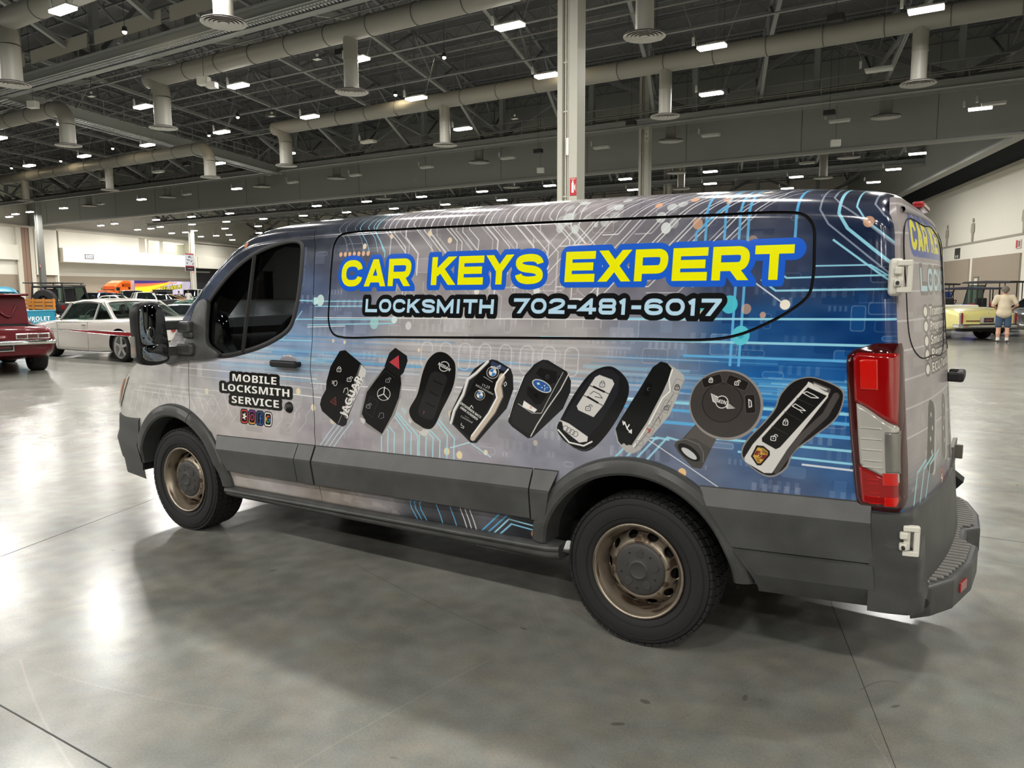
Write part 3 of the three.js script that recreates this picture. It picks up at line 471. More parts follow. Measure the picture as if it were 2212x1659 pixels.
  for (const [x, d] of [[1.44, .0], [1.49, .02], [1.56, 0], [1.6, .02], [1.66, 0], [1.7, .02]]) trace([[x, 2.3], [x, 1.96], [x + .06, 1.90 - d], [x + .09, 1.82]], x < 1.6 ? 'rgba(170,185,200,.6)' : cyan, .004);
  trace([[1.735, 2.3], [1.725, 1.93], [1.80, 1.82], [1.80, 1.79]], cyan, .007);
  for (let k = 0; k < 7; k++) hazeDot(1.475 + k * .034, 1.815, .012, '#f0bd9a', .95);
  for (const [x, y, r] of [[1.65, 1.855, .014], [1.84, 1.90, .012], [2.1, 1.905, .014], [2.23, 1.865, .014]]) hazeDot(x, y, r, '#efdcc4', .95);
  for (let k = 0; k < 14; k++) { const x = 1.9 + k * .09; trace([[x, 1.66], [x, 1.61], [x + .04, 1.58], [x + .04, 1.44]], 'rgba(232,230,234,.4)', .004); }
  // rear quarter: heavy blue traces
  for (const [x, a, d, e] of [[3.52, 1.9, -.1, 1.62], [3.64, 1.93, .0, 1.7], [3.70, 1.86, .0, 1.30], [3.735, 1.8, 0, 1.30], [3.56, 1.82, 0, 1.66], [3.92, 1.93, .0, 1.73]]) trace([[x + (d ? .14 : 0), 2.34], [x + (d ? .12 : 0), a + .06], [x, a - .05], [x, e]], blue, .011);
  for (const [x, y0] of [[4.02, 1.92], [4.09, 1.90], [4.15, 1.93], [4.21, 1.95], [4.06, 2.0]]) trace([[x - .02, 2.34], [x - .015, y0], [x + .02, y0 - .06], [x + .30, y0 - .30]], x === 4.09 || x === 4.15 ? cyan : 'rgba(175,185,200,.7)', x === 4.09 ? .012 : .007);
  trace([[3.83, 1.76], [3.83, 1.70], [3.9, 1.655], [4.45, 1.665]], cyan, .007); trace([[3.8, 1.65], [3.86, 1.605], [4.45, 1.612]], cyan, .008); trace([[3.76, 1.65], [3.9, 1.55]], white, .006, [.02, '#efe6d8']);
  trace([[4.06, 1.80], [4.28, 1.63], [4.33, 1.60], [4.36, 1.45]], cyan, .008); trace([[4.0, 1.70], [4.2, 1.70], [4.32, 1.62]], cyan, .006);
  for (const [x0, x1, y0, y1, lw, col] of [[1.3, 3.6, 1.462, 1.485, .005, white], [3.2, 4.45, 1.485, 1.50, .009, cyan], [2.8, 4.45, 1.392, 1.40, .010, cyan], [1.3, 1.72, 1.555, 1.556, .006, cyan], [1.3, 1.72, 1.526, 1.53, .006, cyan], [1.25, 1.9, 1.42, 1.44, .006, cyan], [1.25, 1.55, 1.408, 1.42, .005, white], [3.5, 4.45, 1.335, 1.34, .010, blue], [.7, 1.3, 1.325, 1.33, .006, cyan], [.0, 1.35, 1.12, 1.115, .005, white], [.1, 1.35, 1.075, 1.06, .004, grey], [.95, 1.5, 1.02, 1.01, .006, white], [3.25, 4.4, 1.135, 1.14, .012, cyan], [3.2, 4.4, 1.105, 1.10, .012, blue], [3.3, 4.4, 1.05, 1.05, .014, blue], [3.6, 4.4, 1.0, 1.0, .01, cyan], [3.75, 4.4, .955, .95, .009, cyan], [4.0, 4.4, .93, .925, .008, white], [2.2, 3.3, 1.13, 1.14, .006, white], [1.3, 2.2, 1.09, 1.1, .005, white]]) trace([[x0, y0], [x1, y1]], col, lw);
  trace([[1.08, 1.62], [1.13, 1.56], [1.3, 1.556]], cyan, .008, [.022, '#bfe6ea']); trace([[1.0, 1.36], [1.12, 1.45], [1.9, 1.46]], cyan, .007, [.02, '#d6e8ea']); trace([[1.05, 1.33], [1.2, 1.50]], cyan, .006);
  hazeDot(1.34, 1.56, .03, '#cfeae6', .9); hazeDot(1.76, 1.44, .03, '#a5d5d2', .8); hazeDot(2.0, 1.43, .02, '#dcdcdc', .8);
  hazeDot(3.68, 1.55, .034, '#4fc3d6', .95); hazeDot(3.56, 1.54, .032, '#59c4d2', .9); hazeDot(3.575, 1.508, .018, '#ecd7b0', .95); hazeDot(3.735, 1.425, .036, '#5cc8d8', .95); hazeDot(3.735, 1.425, .012, '#2f9fb6', .8);
  for (let k = 0; k < 26; k++) hazeDot(rr(2.85, 3.5), rr(1.82, 2.15), rr(.01, .03), '#e4eae8', rr(.25, .9));
  for (let k = 0; k < 16; k++) hazeDot(rr(3.0, 4.25), rr(1.5, 2.1), rr(.01, .022), '#e8b18c', rr(.4, .9));
  for (let k = 0; k < 10; k++) hazeDot(rr(1.0, 3.6), rr(.8, 1.5), rr(.008, .02), '#ead9b8', rr(.5, .95));
  for (const [x, y, col] of [[.36, .98, '#e6dcc6'], [1.2, 1.035, '#ecdcb4'], [1.32, .95, '#ecdfc4'], [.66, 1.9, '#d8875c'], [2.28, .80, '#e8d8a8'], [2.36, .79, '#efdcae'], [3.52, .84, '#efc58c']]) hazeDot(x, y, .018, col, .95);
  // traces near the sill line and round the rear arch
  for (const [x, n] of [[1.86, 2], [2.02, 2], [2.12, 3], [2.3, 1]]) for (let k = 0; k < n + 1; k++) trace([[x - .14 + k * .03, 1.0 - k * .01], [x - .02 + k * .045, .88 - k * .01], [x - .02 + k * .045, .70]], 'rgba(170,222,232,.85)', .008);
  for (let k = 0; k < 4; k++) trace([[1.36 + k * .035, .72], [1.52 + k * .035, .90]], 'rgba(190,225,235,.7)', .007);
  for (let k = 0; k < 4; k++) trace([[3.16 + k * .05, .82], [3.3 + k * .05, .97 + k * .005], [3.36 + k * .05, .975]], 'rgba(160,220,240,.85)', .009);
  trace([[3.3, 1.0], [3.75, .76]], white, .004); trace([[2.3, .82], [2.42, .86], [2.55, .80]], 'rgba(190,230,235,.8)', .006);
  for (let k = 0; k < 9; k++) { const x = -.6 + k * .09; trace([[x, .78], [x + .07, .93 + (k % 3) * .03], [x + .4, .93 + (k % 3) * .03], [x + .48, .84]], 'rgba(238,236,232,.5)', .005); }
  for (let k = 0; k < 8; k++) { const x = 2.1 + k * .12; c.strokeStyle = 'rgba(228,226,230,.5)'; c.lineWidth = .006; rrect(c, x, 1.22, .07, .13, .03); c.stroke(); }
  for (let k = 0; k < 10; k++) trace([[.3 + k * .1, .8], [.36 + k * .1, .86], [.36 + k * .1, .9], [.42 + k * .1, .96]], 'rgba(235,233,230,.35)', .005);
  // band low on the sill
  for (const [a, b, col] of [[2.02, .51, blue], [2.05, .505, blue], [2.085, .5, blue]]) trace([[a + .05, .53], [a, .50], [a, .46], [a + .03, .40]], col, .007);
  for (const [x, col] of [[2.2, blue], [2.29, blue], [2.355, white], [2.385, white], [2.415, white]]) trace([[x, .53], [x, .50], [x + .025, .38]], col, .007);
  trace([[2.46, .40], [2.6, .525]], blue, .008); trace([[2.5, .40], [2.645, .525]], blue, .008); trace([[2.535, .40], [2.645, .50], [2.92, .475]], 'rgba(170,225,245,.95)', .008); trace([[2.57, .40], [2.655, .475], [2.98, .445], [3.03, .49]], 'rgba(140,205,240,.95)', .009);
  hazeDot(2.78, .44, .018, '#d98a5e', .9); hazeDot(2.93, .425, .012, '#d98a5e', .9);
  for (let k = 0; k < 40; k++) { c.fillStyle = `rgba(190,178,170,${rr(.1, .35)})`; c.fillRect(rr(.55, 1.9), rr(.39, .48), rr(.02, .08), rr(.005, .03)); }
}
function keys(c) {
  const key = (aff, f) => { c.save(); c.transform(...aff); c.lineJoin = 'round'; c.lineCap = 'round'; f(); c.restore(); };
  const fill = (col, pts, smooth) => { smooth ? blob(c, pts) : poly(c, pts); c.fillStyle = col; c.fill(); };
  const line = (col, w, pts) => { poly(c, pts, false); c.strokeStyle = col; c.lineWidth = w; c.stroke(); };
  const dot = (col, x, y, r, w) => { c.beginPath(); c.arc(x, y, r, 0, 7); if (w) { c.strokeStyle = col; c.lineWidth = w; c.stroke(); } else { c.fillStyle = col; c.fill(); } };
  const lock = (x, y, s, col, open, w = 5) => { c.save(); c.translate(x, y); c.rotate(.12); c.strokeStyle = col; c.lineWidth = w; rrect(c, -s * .5, -s * .1, s, s * .85, s * .18); c.stroke(); c.beginPath(); c.arc(open ? s * .45 : 0, -s * .15, s * .36, Math.PI, 0); c.stroke(); dot(col, 0, s * .3, w * .8); c.restore(); };
  const turned = (text, x, y, rot, size, col, font = 'bold', sx = 1) => { c.save(); c.translate(x, y); c.rotate(rot); c.scale(sx, 1); c.font = font + ' ' + size + 'px sans-serif'; c.textAlign = 'center'; c.fillStyle = col; c.fillText(text, 0, 0); c.restore(); };
  const BLK = '#141415', BLK2 = '#232325', SIL = '#cfccc8', SIL2 = '#8e8b89';
  // 1: black fob with silver side strip
  key([0.000893, 0.000057, 0.000014, -0.000652, 1.3289, 1.3151], () => {
    fill(BLK2, [[215, 72], [260, 66], [395, 180], [436, 230], [438, 265], [405, 360], [300, 600], [268, 700], [240, 718], [190, 700], [60, 585], [44, 530], [60, 470], [100, 400], [105, 330], [140, 200]]);
    fill(BLK, [[215, 72], [260, 66], [395, 180], [340, 290], [330, 400], [240, 570], [190, 700], [60, 585], [44, 530], [60, 470], [100, 400], [105, 330], [140, 200]]);
    fill(SIL, [[398, 190], [436, 232], [438, 265], [405, 360], [290, 605], [262, 640], [240, 600], [330, 430], [370, 290]]); line('#8d8a86', 5, [[392, 190], [330, 395], [200, 690]]);
    turned('JAGUAR', 345, 470, -1.16, 82, '#3a3a3c', 'bold', 1.25); turned('JAGUAR', 340, 466, -1.16, 82, '#e4e2de', 'bold', 1.2);
    lock(213, 222, 34, '#e8e6e2', false); lock(300, 306, 34, '#e8e6e2', true); for (let k = 0; k < 4; k++) line('#dedcd8', 4, [[152, 325 + k * 8], [168, 325 + k * 8]]); c.strokeStyle = '#dedcd8'; c.lineWidth = 5; c.beginPath(); c.ellipse(182, 345, 14, 22, .2, 0, 7); c.stroke();
    c.strokeStyle = '#dedcd8'; line('#dedcd8', 5, [[250, 425], [262, 390], [285, 385], [292, 425], [275, 440]]); line('#7a3434', 6, [[135, 505], [182, 465], [185, 535], [135, 505]]); line('#7a3434', 4, [[155, 505], [175, 488], [176, 520], [155, 505]]);
  });
  // 2: black fob with red triangle button and three-pointed star
  key([0.000827, 0.000055, 0.000018, -0.000628, 1.3541, 1.3061], () => {
    fill(SIL2, [[600, 205], [640, 190], [745, 300], [748, 360], [735, 480], [690, 620], [575, 800], [430, 720], [378, 640], [385, 600], [440, 400]]);
    fill(BLK, [[610, 205], [735, 285], [742, 350], [722, 470], [660, 620], [572, 780], [440, 690], [400, 610], [450, 420]]);
    fill('#1b1b1c', [[686, 50], [785, 120], [792, 165], [760, 260], [735, 285], [740, 310], [600, 205], [618, 150], [640, 90]]); fill('#b8404a', [[640, 168], [718, 112], [726, 232]]);
    c.strokeStyle = '#d6d4d0'; dot('#d6d4d0', 595, 438, 54, 6); for (const a of [-1.4, .75, 2.85]) line('#e4e2de', 8, [[595, 438], [595 + 50 * Math.cos(a), 438 + 62 * Math.sin(a)]]);
    line('#3a3a3c', 3, [[540, 310], [610, 240], [690, 300]]); line('#3a3a3c', 3, [[430, 590], [480, 455], [545, 500], [490, 640], [430, 590]]);
    lock(630, 315, 32, '#a9a7a4', true, 4); lock(460, 535, 34, '#a9a7a4', true, 4); line('#8f8d8a', 4, [[545, 640], [560, 600], [590, 600], [590, 640], [560, 650]]); fill(SIL, [[385, 640], [430, 660], [420, 700], [390, 680]]); line('#d8d6d2', 4, [[575, 795], [690, 615], [735, 480]]);
  });
  // 3: smooth black fob with silver rim
  key([0.000761, 0.000051, 0.000019, -0.000602, 1.4060, 1.2973], () => {
    fill('#b4b1af', [[1040, 72], [1120, 80], [1200, 150], [1218, 200], [1205, 360], [1110, 570], [985, 740], [950, 806], [920, 800], [800, 680], [774, 640], [780, 590], [860, 450], [910, 230], [960, 130]], true);
    fill(BLK, [[1040, 86], [1110, 92], [1185, 160], [1200, 210], [1188, 355], [1095, 560], [990, 735], [860, 690], [806, 590], [880, 440], [930, 240], [975, 140]], true); fill('#d2cfcb', [[800, 640], [830, 680], [930, 745], [985, 742], [950, 800], [915, 795], [800, 680]]); rrect(c, 815, 690, 110, 60, 26); c.save(); c.translate(868, 718); c.rotate(.55); rrect(c, -58, -22, 116, 44, 20); c.fillStyle = '#a7a39e'; c.fill(); c.restore();
    c.save(); c.translate(1008, 450); c.rotate(.33); rrect(c, -75, -205, 150, 410, 48); c.fillStyle = '#262627'; c.fill(); for (let k = -1; k < 3; k++) line('#101011', 8, [[-30, -125 + k * 100], [50, -115 + k * 100]]); c.restore(); turned('!', 930, 610, .3, 40, '#c0505a');
    dot('#d8d6d2', 1107, 205, 40, 7); c.save(); c.translate(1107, 205); c.rotate(.52); c.fillStyle = BLK; c.fillRect(-56, -15, 112, 30); c.restore(); turned('NISSAN', 1103, 218, .52, 34, '#eceae6', 'bold', .95);
  });
  // 4: display fob with chrome rails
  key([0.000698, 0.000051, 0.000019, -0.000577, 1.4809, 1.2866], () => {
    fill(BLK2, [[1515, 148], [1560, 160], [1670, 230], [1690, 290], [1695, 400], [1640, 560], [1380, 860], [1330, 860], [1170, 700], [1148, 670], [1160, 600], [1240, 440], [1310, 300], [1370, 220], [1440, 175]]);
    fill(BLK, [[1500, 170], [1640, 230], [1540, 420], [1500, 540], [1330, 820], [1180, 690], [1230, 560], [1330, 400], [1400, 260]]);
    line('#e2e0dc', 22, [[1480, 165], [1380, 260], [1310, 310], [1270, 440], [1190, 580], [1160, 690]]); line('#8e8c8a', 7, [[1490, 172], [1390, 270], [1322, 320], [1282, 450], [1202, 590], [1172, 690]]); line('#c9b8a6', 46, [[1600, 290], [1570, 370], [1590, 460], [1520, 600], [1350, 820]]); line('#efedea', 14, [[1650, 235], [1560, 340], [1545, 400], [1560, 470], [1490, 600], [1340, 800]]); line('#6d6a68', 8, [[1625, 300], [1600, 370], [1612, 460], [1545, 600], [1370, 830]]);
    fill('#33405c', [[1515, 160], [1640, 228], [1615, 250], [1500, 190]]); lock(1572, 210, 22, '#dfe4ee', true, 4);
    const roundel = (x, y, r) => { dot('#e6e4e0', x, y, r); dot('#2a2a2c', x, y, r * .92); dot('#e6e4e0', x, y, r * .62); for (const q of [0, 2]) { c.fillStyle = '#3c79b8'; c.beginPath(); c.moveTo(x, y); c.arc(x, y, r * .56, q * Math.PI / 2 + .4, (q + 1) * Math.PI / 2 + .4); c.fill(); } turned('BMW', x + 4, y - r * .62, .35, r * .42, '#f0eeea'); };
    roundel(1523, 258, 52); roundel(1416, 448, 44); line('#dcdad6', 4, [[1447, 290], [1522, 338]]); turned('11:23', 1462, 382, .4, 30, '#dfddd9', ''); turned('Vehicle information', 1452, 408, .5, 24, '#dfddd9', '', .82); line('#e8e6e2', 6, [[1325, 560], [1345, 535], [1358, 560]]); turned('ENTSPERREN NACH', 1332, 585, .62, 28, '#e8e6e2', 'bold', .84); turned('OBEN SCHIEBEN', 1316, 612, .62, 28, '#e8e6e2', 'bold', .84); for (let k = 0; k < 4; k++) dot('#dddbd7', 1288 + k * 10, 628 + k * 6, 3); turned('Connected', 1296, 664, .5, 24, '#cfcdc9', ''); line('#e8e6e2', 5, [[1255, 690], [1248, 705], [1275, 720], [1270, 735], [1248, 725]]); line('#e8e6e2', 5, [[1617, 355], [1632, 338], [1640, 358], [1624, 376], [1617, 355]]);
  });
  // 5: dark grey fob with oval star badge
  key([0.000634, 0.000044, 0.000022, -0.000549, 1.5867, 1.2834], () => {
    fill(BLK2, [[1945, 146], [1990, 150], [2150, 250], [2185, 330], [2180, 420], [2120, 560], [1860, 810], [1820, 820], [1680, 720], [1648, 680], [1660, 600], [1720, 430], [1800, 270], [1880, 180]]);
    fill('#2a2a2b', [[1945, 155], [2110, 240], [2150, 300], [2040, 520], [1850, 790], [1690, 700], [1680, 610], [1800, 300]]); line(SIL, 10, [[2165, 270], [2100, 400], [1990, 560], [1900, 700], [1845, 800]]); line('#e6e4e0', 7, [[1655, 640], [1700, 500], [1790, 280]]); line('#bdbab6', 6, [[2120, 255], [1980, 520], [1940, 600], [1860, 600], [1740, 520]]);
    fill('#1a1a1b', [[1925, 212], [2070, 250], [2065, 340], [2000, 355], [1890, 260]]); fill('#1a1a1b', [[1820, 370], [1990, 440], [1940, 520], [1890, 530], [1815, 440]]); fill('#ece9e4', [[1790, 492], [1905, 570], [1880, 595], [1775, 545]]); turned('\u25c4))', 1840, 556, .5, 28, '#c24a42');
    c.save(); c.translate(1942, 368); c.rotate(.5); c.fillStyle = '#d8d6d2'; c.beginPath(); c.ellipse(0, 0, 90, 46, 0, 0, 7); c.fill(); c.fillStyle = '#2f5c9c'; c.beginPath(); c.ellipse(0, 0, 80, 38, 0, 0, 7); c.fill(); const star = (x, y, s) => { c.fillStyle = '#eef2f6'; c.beginPath(); c.moveTo(x - s * 1.6, y); c.quadraticCurveTo(x, y, x, y - s); c.quadraticCurveTo(x, y, x + s * 1.6, y); c.quadraticCurveTo(x, y, x, y + s); c.quadraticCurveTo(x, y, x - s * 1.6, y); c.fill(); }; star(-34, -4, 17); star(8, 10, 9); star(34, 4, 9); star(20, -14, 9); star(48, -10, 7); star(38, 18, 8); c.restore(); lock(1990, 285, 26, '#3c3c3e', false, 6); dot('#0c0c0c', 2087, 292, 7); fill('#101011', [[1868, 440], [1890, 425], [1912, 445], [1920, 470], [1880, 465]]);
  });
  // 6: black fob, silver button block and four rings
  key([0.000698, 0.000053, 0.000026, -0.000632, 2.8716, 1.3202], () => {
    fill('#1a1a1c', [[380, 110], [440, 112], [520, 175], [552, 240], [545, 330], [420, 560], [300, 690], [240, 712], [170, 690], [60, 600], [42, 540], [70, 480], [190, 270], [290, 150]], true); fill('#232328', [[375, 125], [430, 130], [490, 180], [480, 300], [350, 520], [270, 600], [90, 480], [220, 260], [310, 150]]);
    fill(SIL, [[350, 165], [440, 200], [455, 230], [380, 380], [310, 465], [200, 415], [188, 385], [290, 225], [320, 180]]); line('#2c2c2e', 5, [[275, 236], [422, 302]]); line('#1c1c1e', 13, [[310, 248], [385, 285]]); line('#2c2c2e', 5, [[235, 305], [375, 382]]); line('#1c1c1e', 13, [[268, 320], [340, 362]]); lock(372, 226, 34, '#55555a', false); lock(272, 392, 34, '#55555a', true); line('#55555a', 5, [[285, 300], [310, 280], [350, 300], [372, 330], [320, 318]]);
    fill('#d9d6d2', [[78, 490], [130, 510], [268, 605], [262, 640], [205, 650], [90, 560]]); for (let k = 0; k < 4; k++) dot('#6d6b69', 105 + k * 24, 548 + k * 13, 19, 5); line('#e8e6e2', 12, [[50, 560], [130, 650], [235, 672], [295, 640]]); line('#4a4a4c', 5, [[80, 630], [170, 690], [240, 705], [300, 680]]); fill('#b7b4b0', [[60, 485], [85, 490], [80, 502], [55, 496]]);
  });
  // 7: black and silver slim fob
  key([0.000640, 0.000048, 0.000028, -0.000605, 2.8993, 1.3118], () => {
    fill('#b2afab', [[785, 72], [830, 85], [900, 130], [945, 170], [950, 210], [900, 330], [850, 450], [640, 700], [590, 728], [540, 725], [470, 650], [460, 550], [500, 480], [640, 260], [730, 110]]); fill('#151617', [[785, 72], [830, 85], [862, 122], [840, 200], [800, 290], [690, 500], [575, 670], [480, 640], [460, 550], [500, 480], [640, 260], [730, 110]]); line('#f0eeea', 9, [[868, 130], [845, 200], [855, 280], [800, 330], [700, 520], [590, 680]]); line('#7e7b78', 6, [[878, 300], [720, 545], [600, 690]]);
    for (const [x, y, s] of [[902, 248, 40], [828, 388, 36], [765, 480, 34], [705, 565, 34]]) { c.save(); c.translate(x, y); c.rotate(.42); rrect(c, -s * .7, -s * 1.2, s * 1.4, s * 2.4, 8); c.strokeStyle = '#8a8784'; c.lineWidth = 4; c.stroke(); c.restore(); } lock(902, 250, 30, '#2c2c2e', false); lock(828, 392, 28, '#4a4a4c', true); line('#6a6866', 5, [[752, 490], [775, 460], [785, 500]]); line('#b0524c', 8, [[690, 548], [716, 556], [704, 578], [706, 556]]); rrect(c, 612, 635, 48, 34, 4); c.strokeStyle = '#8a8784'; c.lineWidth = 4; c.stroke();
    c.save(); c.translate(694, 270); c.rotate(.35); rrect(c, -22, -46, 44, 92, 6); c.fillStyle = '#0d0d0e'; c.fill(); c.restore(); turned('C', 696, 275, .3, 34, '#5a5a5c'); fill('#1b1c1d', [[470, 560], [560, 600], [580, 660], [540, 672], [520, 655], [500, 668], [478, 640]]);
    line('#f0eeea', 9, [[515, 495], [520, 520], [528, 500], [545, 545], [528, 500]]); line('#f0eeea', 9, [[545, 545], [562, 520], [545, 548], [575, 580]]); line('#f0eeea', 8, [[560, 575], [578, 556], [576, 582]]);
  });
  // 8: round fob with winged badge and stub
  key([0.000582, 0.000048, 0.000027, -0.000579, 2.9534, 1.2998], () => {
    fill('#4a4745', [[1040, 510], [1190, 610], [1100, 790], [1075, 838], [1010, 830], [905, 720], [876, 670], [890, 640], [940, 620]]); fill('#57534f', [[1040, 510], [1190, 610], [1150, 690], [1040, 620], [960, 615]]); line('#7a7673', 5, [[890, 640], [960, 622], [1060, 660], [1092, 720], [1090, 790]]);
    c.save(); c.translate(985, 720); c.rotate(.62); c.fillStyle = '#1d1c1b'; c.beginPath(); c.ellipse(0, 0, 96, 44, 0, 0, 7); c.fill(); c.fillStyle = '#c6c6c8'; c.beginPath(); c.ellipse(6, 6, 68, 24, 0, 0, 7); c.fill(); c.restore();
    c.save(); c.translate(1250, 378); c.fillStyle = '#8f8a86'; c.beginPath(); c.ellipse(0, 0, 262, 248, .3, 0, 7); c.fill(); c.fillStyle = '#403c3a'; c.beginPath(); c.ellipse(-4, -4, 248, 232, .3, 0, 7); c.fill(); c.fillStyle = '#3a3634'; c.beginPath(); c.ellipse(-22, -16, 142, 136, .2, 0, 7); c.fill(); c.strokeStyle = '#231f1e'; c.lineWidth = 6; c.stroke(); c.restore();
    for (const [x, y, rot, w] of [[1155, 205, -.25, 140], [1332, 222, .4, 150], [1422, 372, 1.5, 130]]) { c.save(); c.translate(x, y); c.rotate(rot); rrect(c, -w / 2, -34, w, 68, 16); c.fillStyle = '#201d1c'; c.fill(); c.strokeStyle = '#57524f'; c.lineWidth = 4; c.stroke(); c.restore(); }
    lock(1147, 196, 26, '#e2e0dc', false, 6); lock(1330, 218, 28, '#e2e0dc', true, 6); line('#e2e0dc', 7, [[1412, 340], [1428, 352], [1432, 390], [1415, 395], [1412, 340]]);
    fill('#dcdad6', [[1146, 292], [1200, 318], [1220, 330], [1195, 372], [1160, 352]]); fill('#dcdad6', [[1320, 402], [1262, 358], [1254, 390], [1262, 405]]); dot('#dcdad6', 1226, 356, 46); dot('#2b2726', 1226, 356, 39); turned('MINI', 1226, 368, .28, 36, '#e9e7e3'); for (let k = 0; k < 4; k++) { line('#6a6663', 3, [[1155 + k * 4, 305 + k * 12], [1195, 330 + k * 10]]); line('#6a6663', 3, [[1268, 372 + k * 8], [1310 - k * 10, 398]]); }
  });
  // 9: long fob with crest
  key([0.000527, 0.000046, 0.000028, -0.000551, 3.0318, 1.2889], () => {
    fill('#8c8886', [[1815, 184], [1880, 186], [2040, 250], [2082, 290], [2084, 350], [2040, 470], [1890, 600], [1740, 720], [1690, 830], [1610, 890], [1550, 898], [1480, 870], [1370, 780], [1352, 740], [1360, 680], [1410, 610], [1520, 500], [1600, 400], [1640, 300], [1730, 210]], true); fill('#1c1a1a', [[1815, 192], [1880, 194], [2030, 256], [2072, 296], [2074, 350], [2030, 465], [1880, 595], [1730, 715], [1680, 820], [1605, 878], [1550, 886], [1480, 860], [1380, 775], [1362, 740], [1370, 690], [1420, 615], [1530, 505], [1610, 405], [1650, 305], [1735, 218]], true); line('#4b4746', 46, [[2030, 320], [1960, 450], [1800, 600], [1690, 740], [1610, 850]]);
    fill('#d4d1cd', [[1840, 215], [1985, 290], [1975, 330], [1690, 700], [1580, 870], [1520, 870], [1380, 790], [1375, 760], [1440, 660], [1830, 235]]); fill('#161616', [[1838, 255], [1968, 318], [1640, 680], [1610, 695], [1510, 640], [1508, 615]]); fill('#5a5654', [[1875, 215], [1995, 270], [1990, 300], [1960, 290], [1870, 235]]); fill('#bdbab6', [[1880, 228], [1975, 272], [1965, 282], [1875, 245]]);
    line('#3c3a39', 4, [[1760, 330], [1880, 388]]); line('#3c3a39', 4, [[1672, 425], [1790, 488]]); line('#3c3a39', 4, [[1580, 528], [1700, 588]]); line('#f0eeea', 6, [[1805, 295], [1830, 285], [1880, 310], [1912, 332], [1860, 328], [1805, 295]]); line('#f0eeea', 6, [[1728, 385], [1750, 370], [1790, 395], [1822, 420], [1775, 412], [1728, 385]]); line('#f0eeea', 5, [[1780, 415], [1800, 435]]); lock(1682, 495, 34, '#f0eeea', false, 6); lock(1594, 605, 36, '#f0eeea', true, 6);
    fill('#1f1715', [[1468, 668], [1520, 672], [1566, 710], [1566, 740], [1500, 815], [1470, 815], [1425, 750]]); fill('#c9a04a', [[1476, 682], [1518, 686], [1552, 714], [1550, 738], [1496, 800], [1474, 800], [1440, 748]]); fill('#7e2a2a', [[1498, 735], [1550, 738], [1522, 770], [1494, 765]]); fill('#7e2a2a', [[1468, 705], [1498, 712], [1494, 740], [1448, 738]]); fill('#c9a04a', [[1480, 722], [1508, 726], [1504, 756], [1478, 752]]); line('#241a16', 6, [[1486, 730], [1498, 742], [1488, 752]]); turned('PORSCHE', 1514, 694, .35, 15, '#3a2410'); for (let k = 0; k < 3; k++) { line('#4a2a1c', 4, [[1465 + k * 3, 760 + k * 12], [1490, 766 + k * 11]]); line('#4a2a1c', 4, [[1510, 700 + k * 9], [1545, 716 + k * 8]]); }
  });
}
function socialIcons(c, x, y, s) { // four rounded squares: y up, s = pitch
  const w = s * .86, h = s * 1.12;
  for (let k = 0; k < 4; k++) {
    const cx = x + k * s, box_ = (col, e) => { rrect(c, cx - w / 2 - e, y - h / 2 - e, w + 2 * e, h + 2 * e, s * .24 + e); c.fillStyle = col; c.fill(); };
    box_('#171414', s * .09);
    if (k === 1) { const g = c.createLinearGradient(cx, y + h / 2, cx, y - h / 2); g.addColorStop(0, '#7a3a9a'); g.addColorStop(.55, '#d0405c'); g.addColorStop(1, '#f0b04a'); rrect(c, cx - w / 2, y - h / 2, w, h, s * .24); c.fillStyle = g; c.fill(); } else box_(['#d4443f', '', '#2f4f8c', '#f4f1ea'][k], 0);
    box_('#171414', -s * .1);
    c.lineCap = 'butt';
    if (k === 0) { c.fillStyle = '#f4efe9'; for (let a = 0; a < 5; a++) { const t = Math.PI / 2 + a * 2 * Math.PI / 5 - .3; c.save(); c.translate(cx + Math.cos(t) * s * .14, y + Math.sin(t) * s * .18); c.rotate(t); c.beginPath(); c.ellipse(0, 0, s * .14, s * .07, 0, 0, 7); c.fill(); c.restore(); } }
    if (k === 1) { c.strokeStyle = '#c43c64'; c.lineWidth = s * .08; c.beginPath(); c.ellipse(cx, y, s * .19, s * .23, 0, 0, 7); c.stroke(); c.fillStyle = '#a03c8c'; c.beginPath(); c.arc(cx + s * .22, y + s * .3, s * .04, 0, 7); c.fill(); }
    if (k === 2) { c.strokeStyle = '#3a5ba0'; c.lineWidth = s * .13; c.beginPath(); c.moveTo(cx + s * .04, y - s * .5); c.lineTo(cx + s * .04, y + s * .15); c.quadraticCurveTo(cx + s * .04, y + s * .33, cx + s * .22, y + s * .32); c.stroke(); c.lineWidth = s * .09; c.beginPath(); c.moveTo(cx - s * .12, y); c.lineTo(cx + s * .24, y); c.stroke(); }
    if (k === 3) { c.lineWidth = s * .11; [['#d84a3a', .8, 2.5], ['#e8b43a', 2.5, 3.7], ['#3f9a52', 3.7, 5.2], ['#3f78d0', 5.2, 6.3]].forEach(([col, a, b]) => { c.strokeStyle = col; c.beginPath(); c.ellipse(cx, y, s * .2, s * .25, 0, a, b); c.stroke(); }); c.strokeStyle = '#3f78d0'; c.beginPath(); c.moveTo(cx, y); c.lineTo(cx + s * .25, y); c.stroke(); }
  }
}
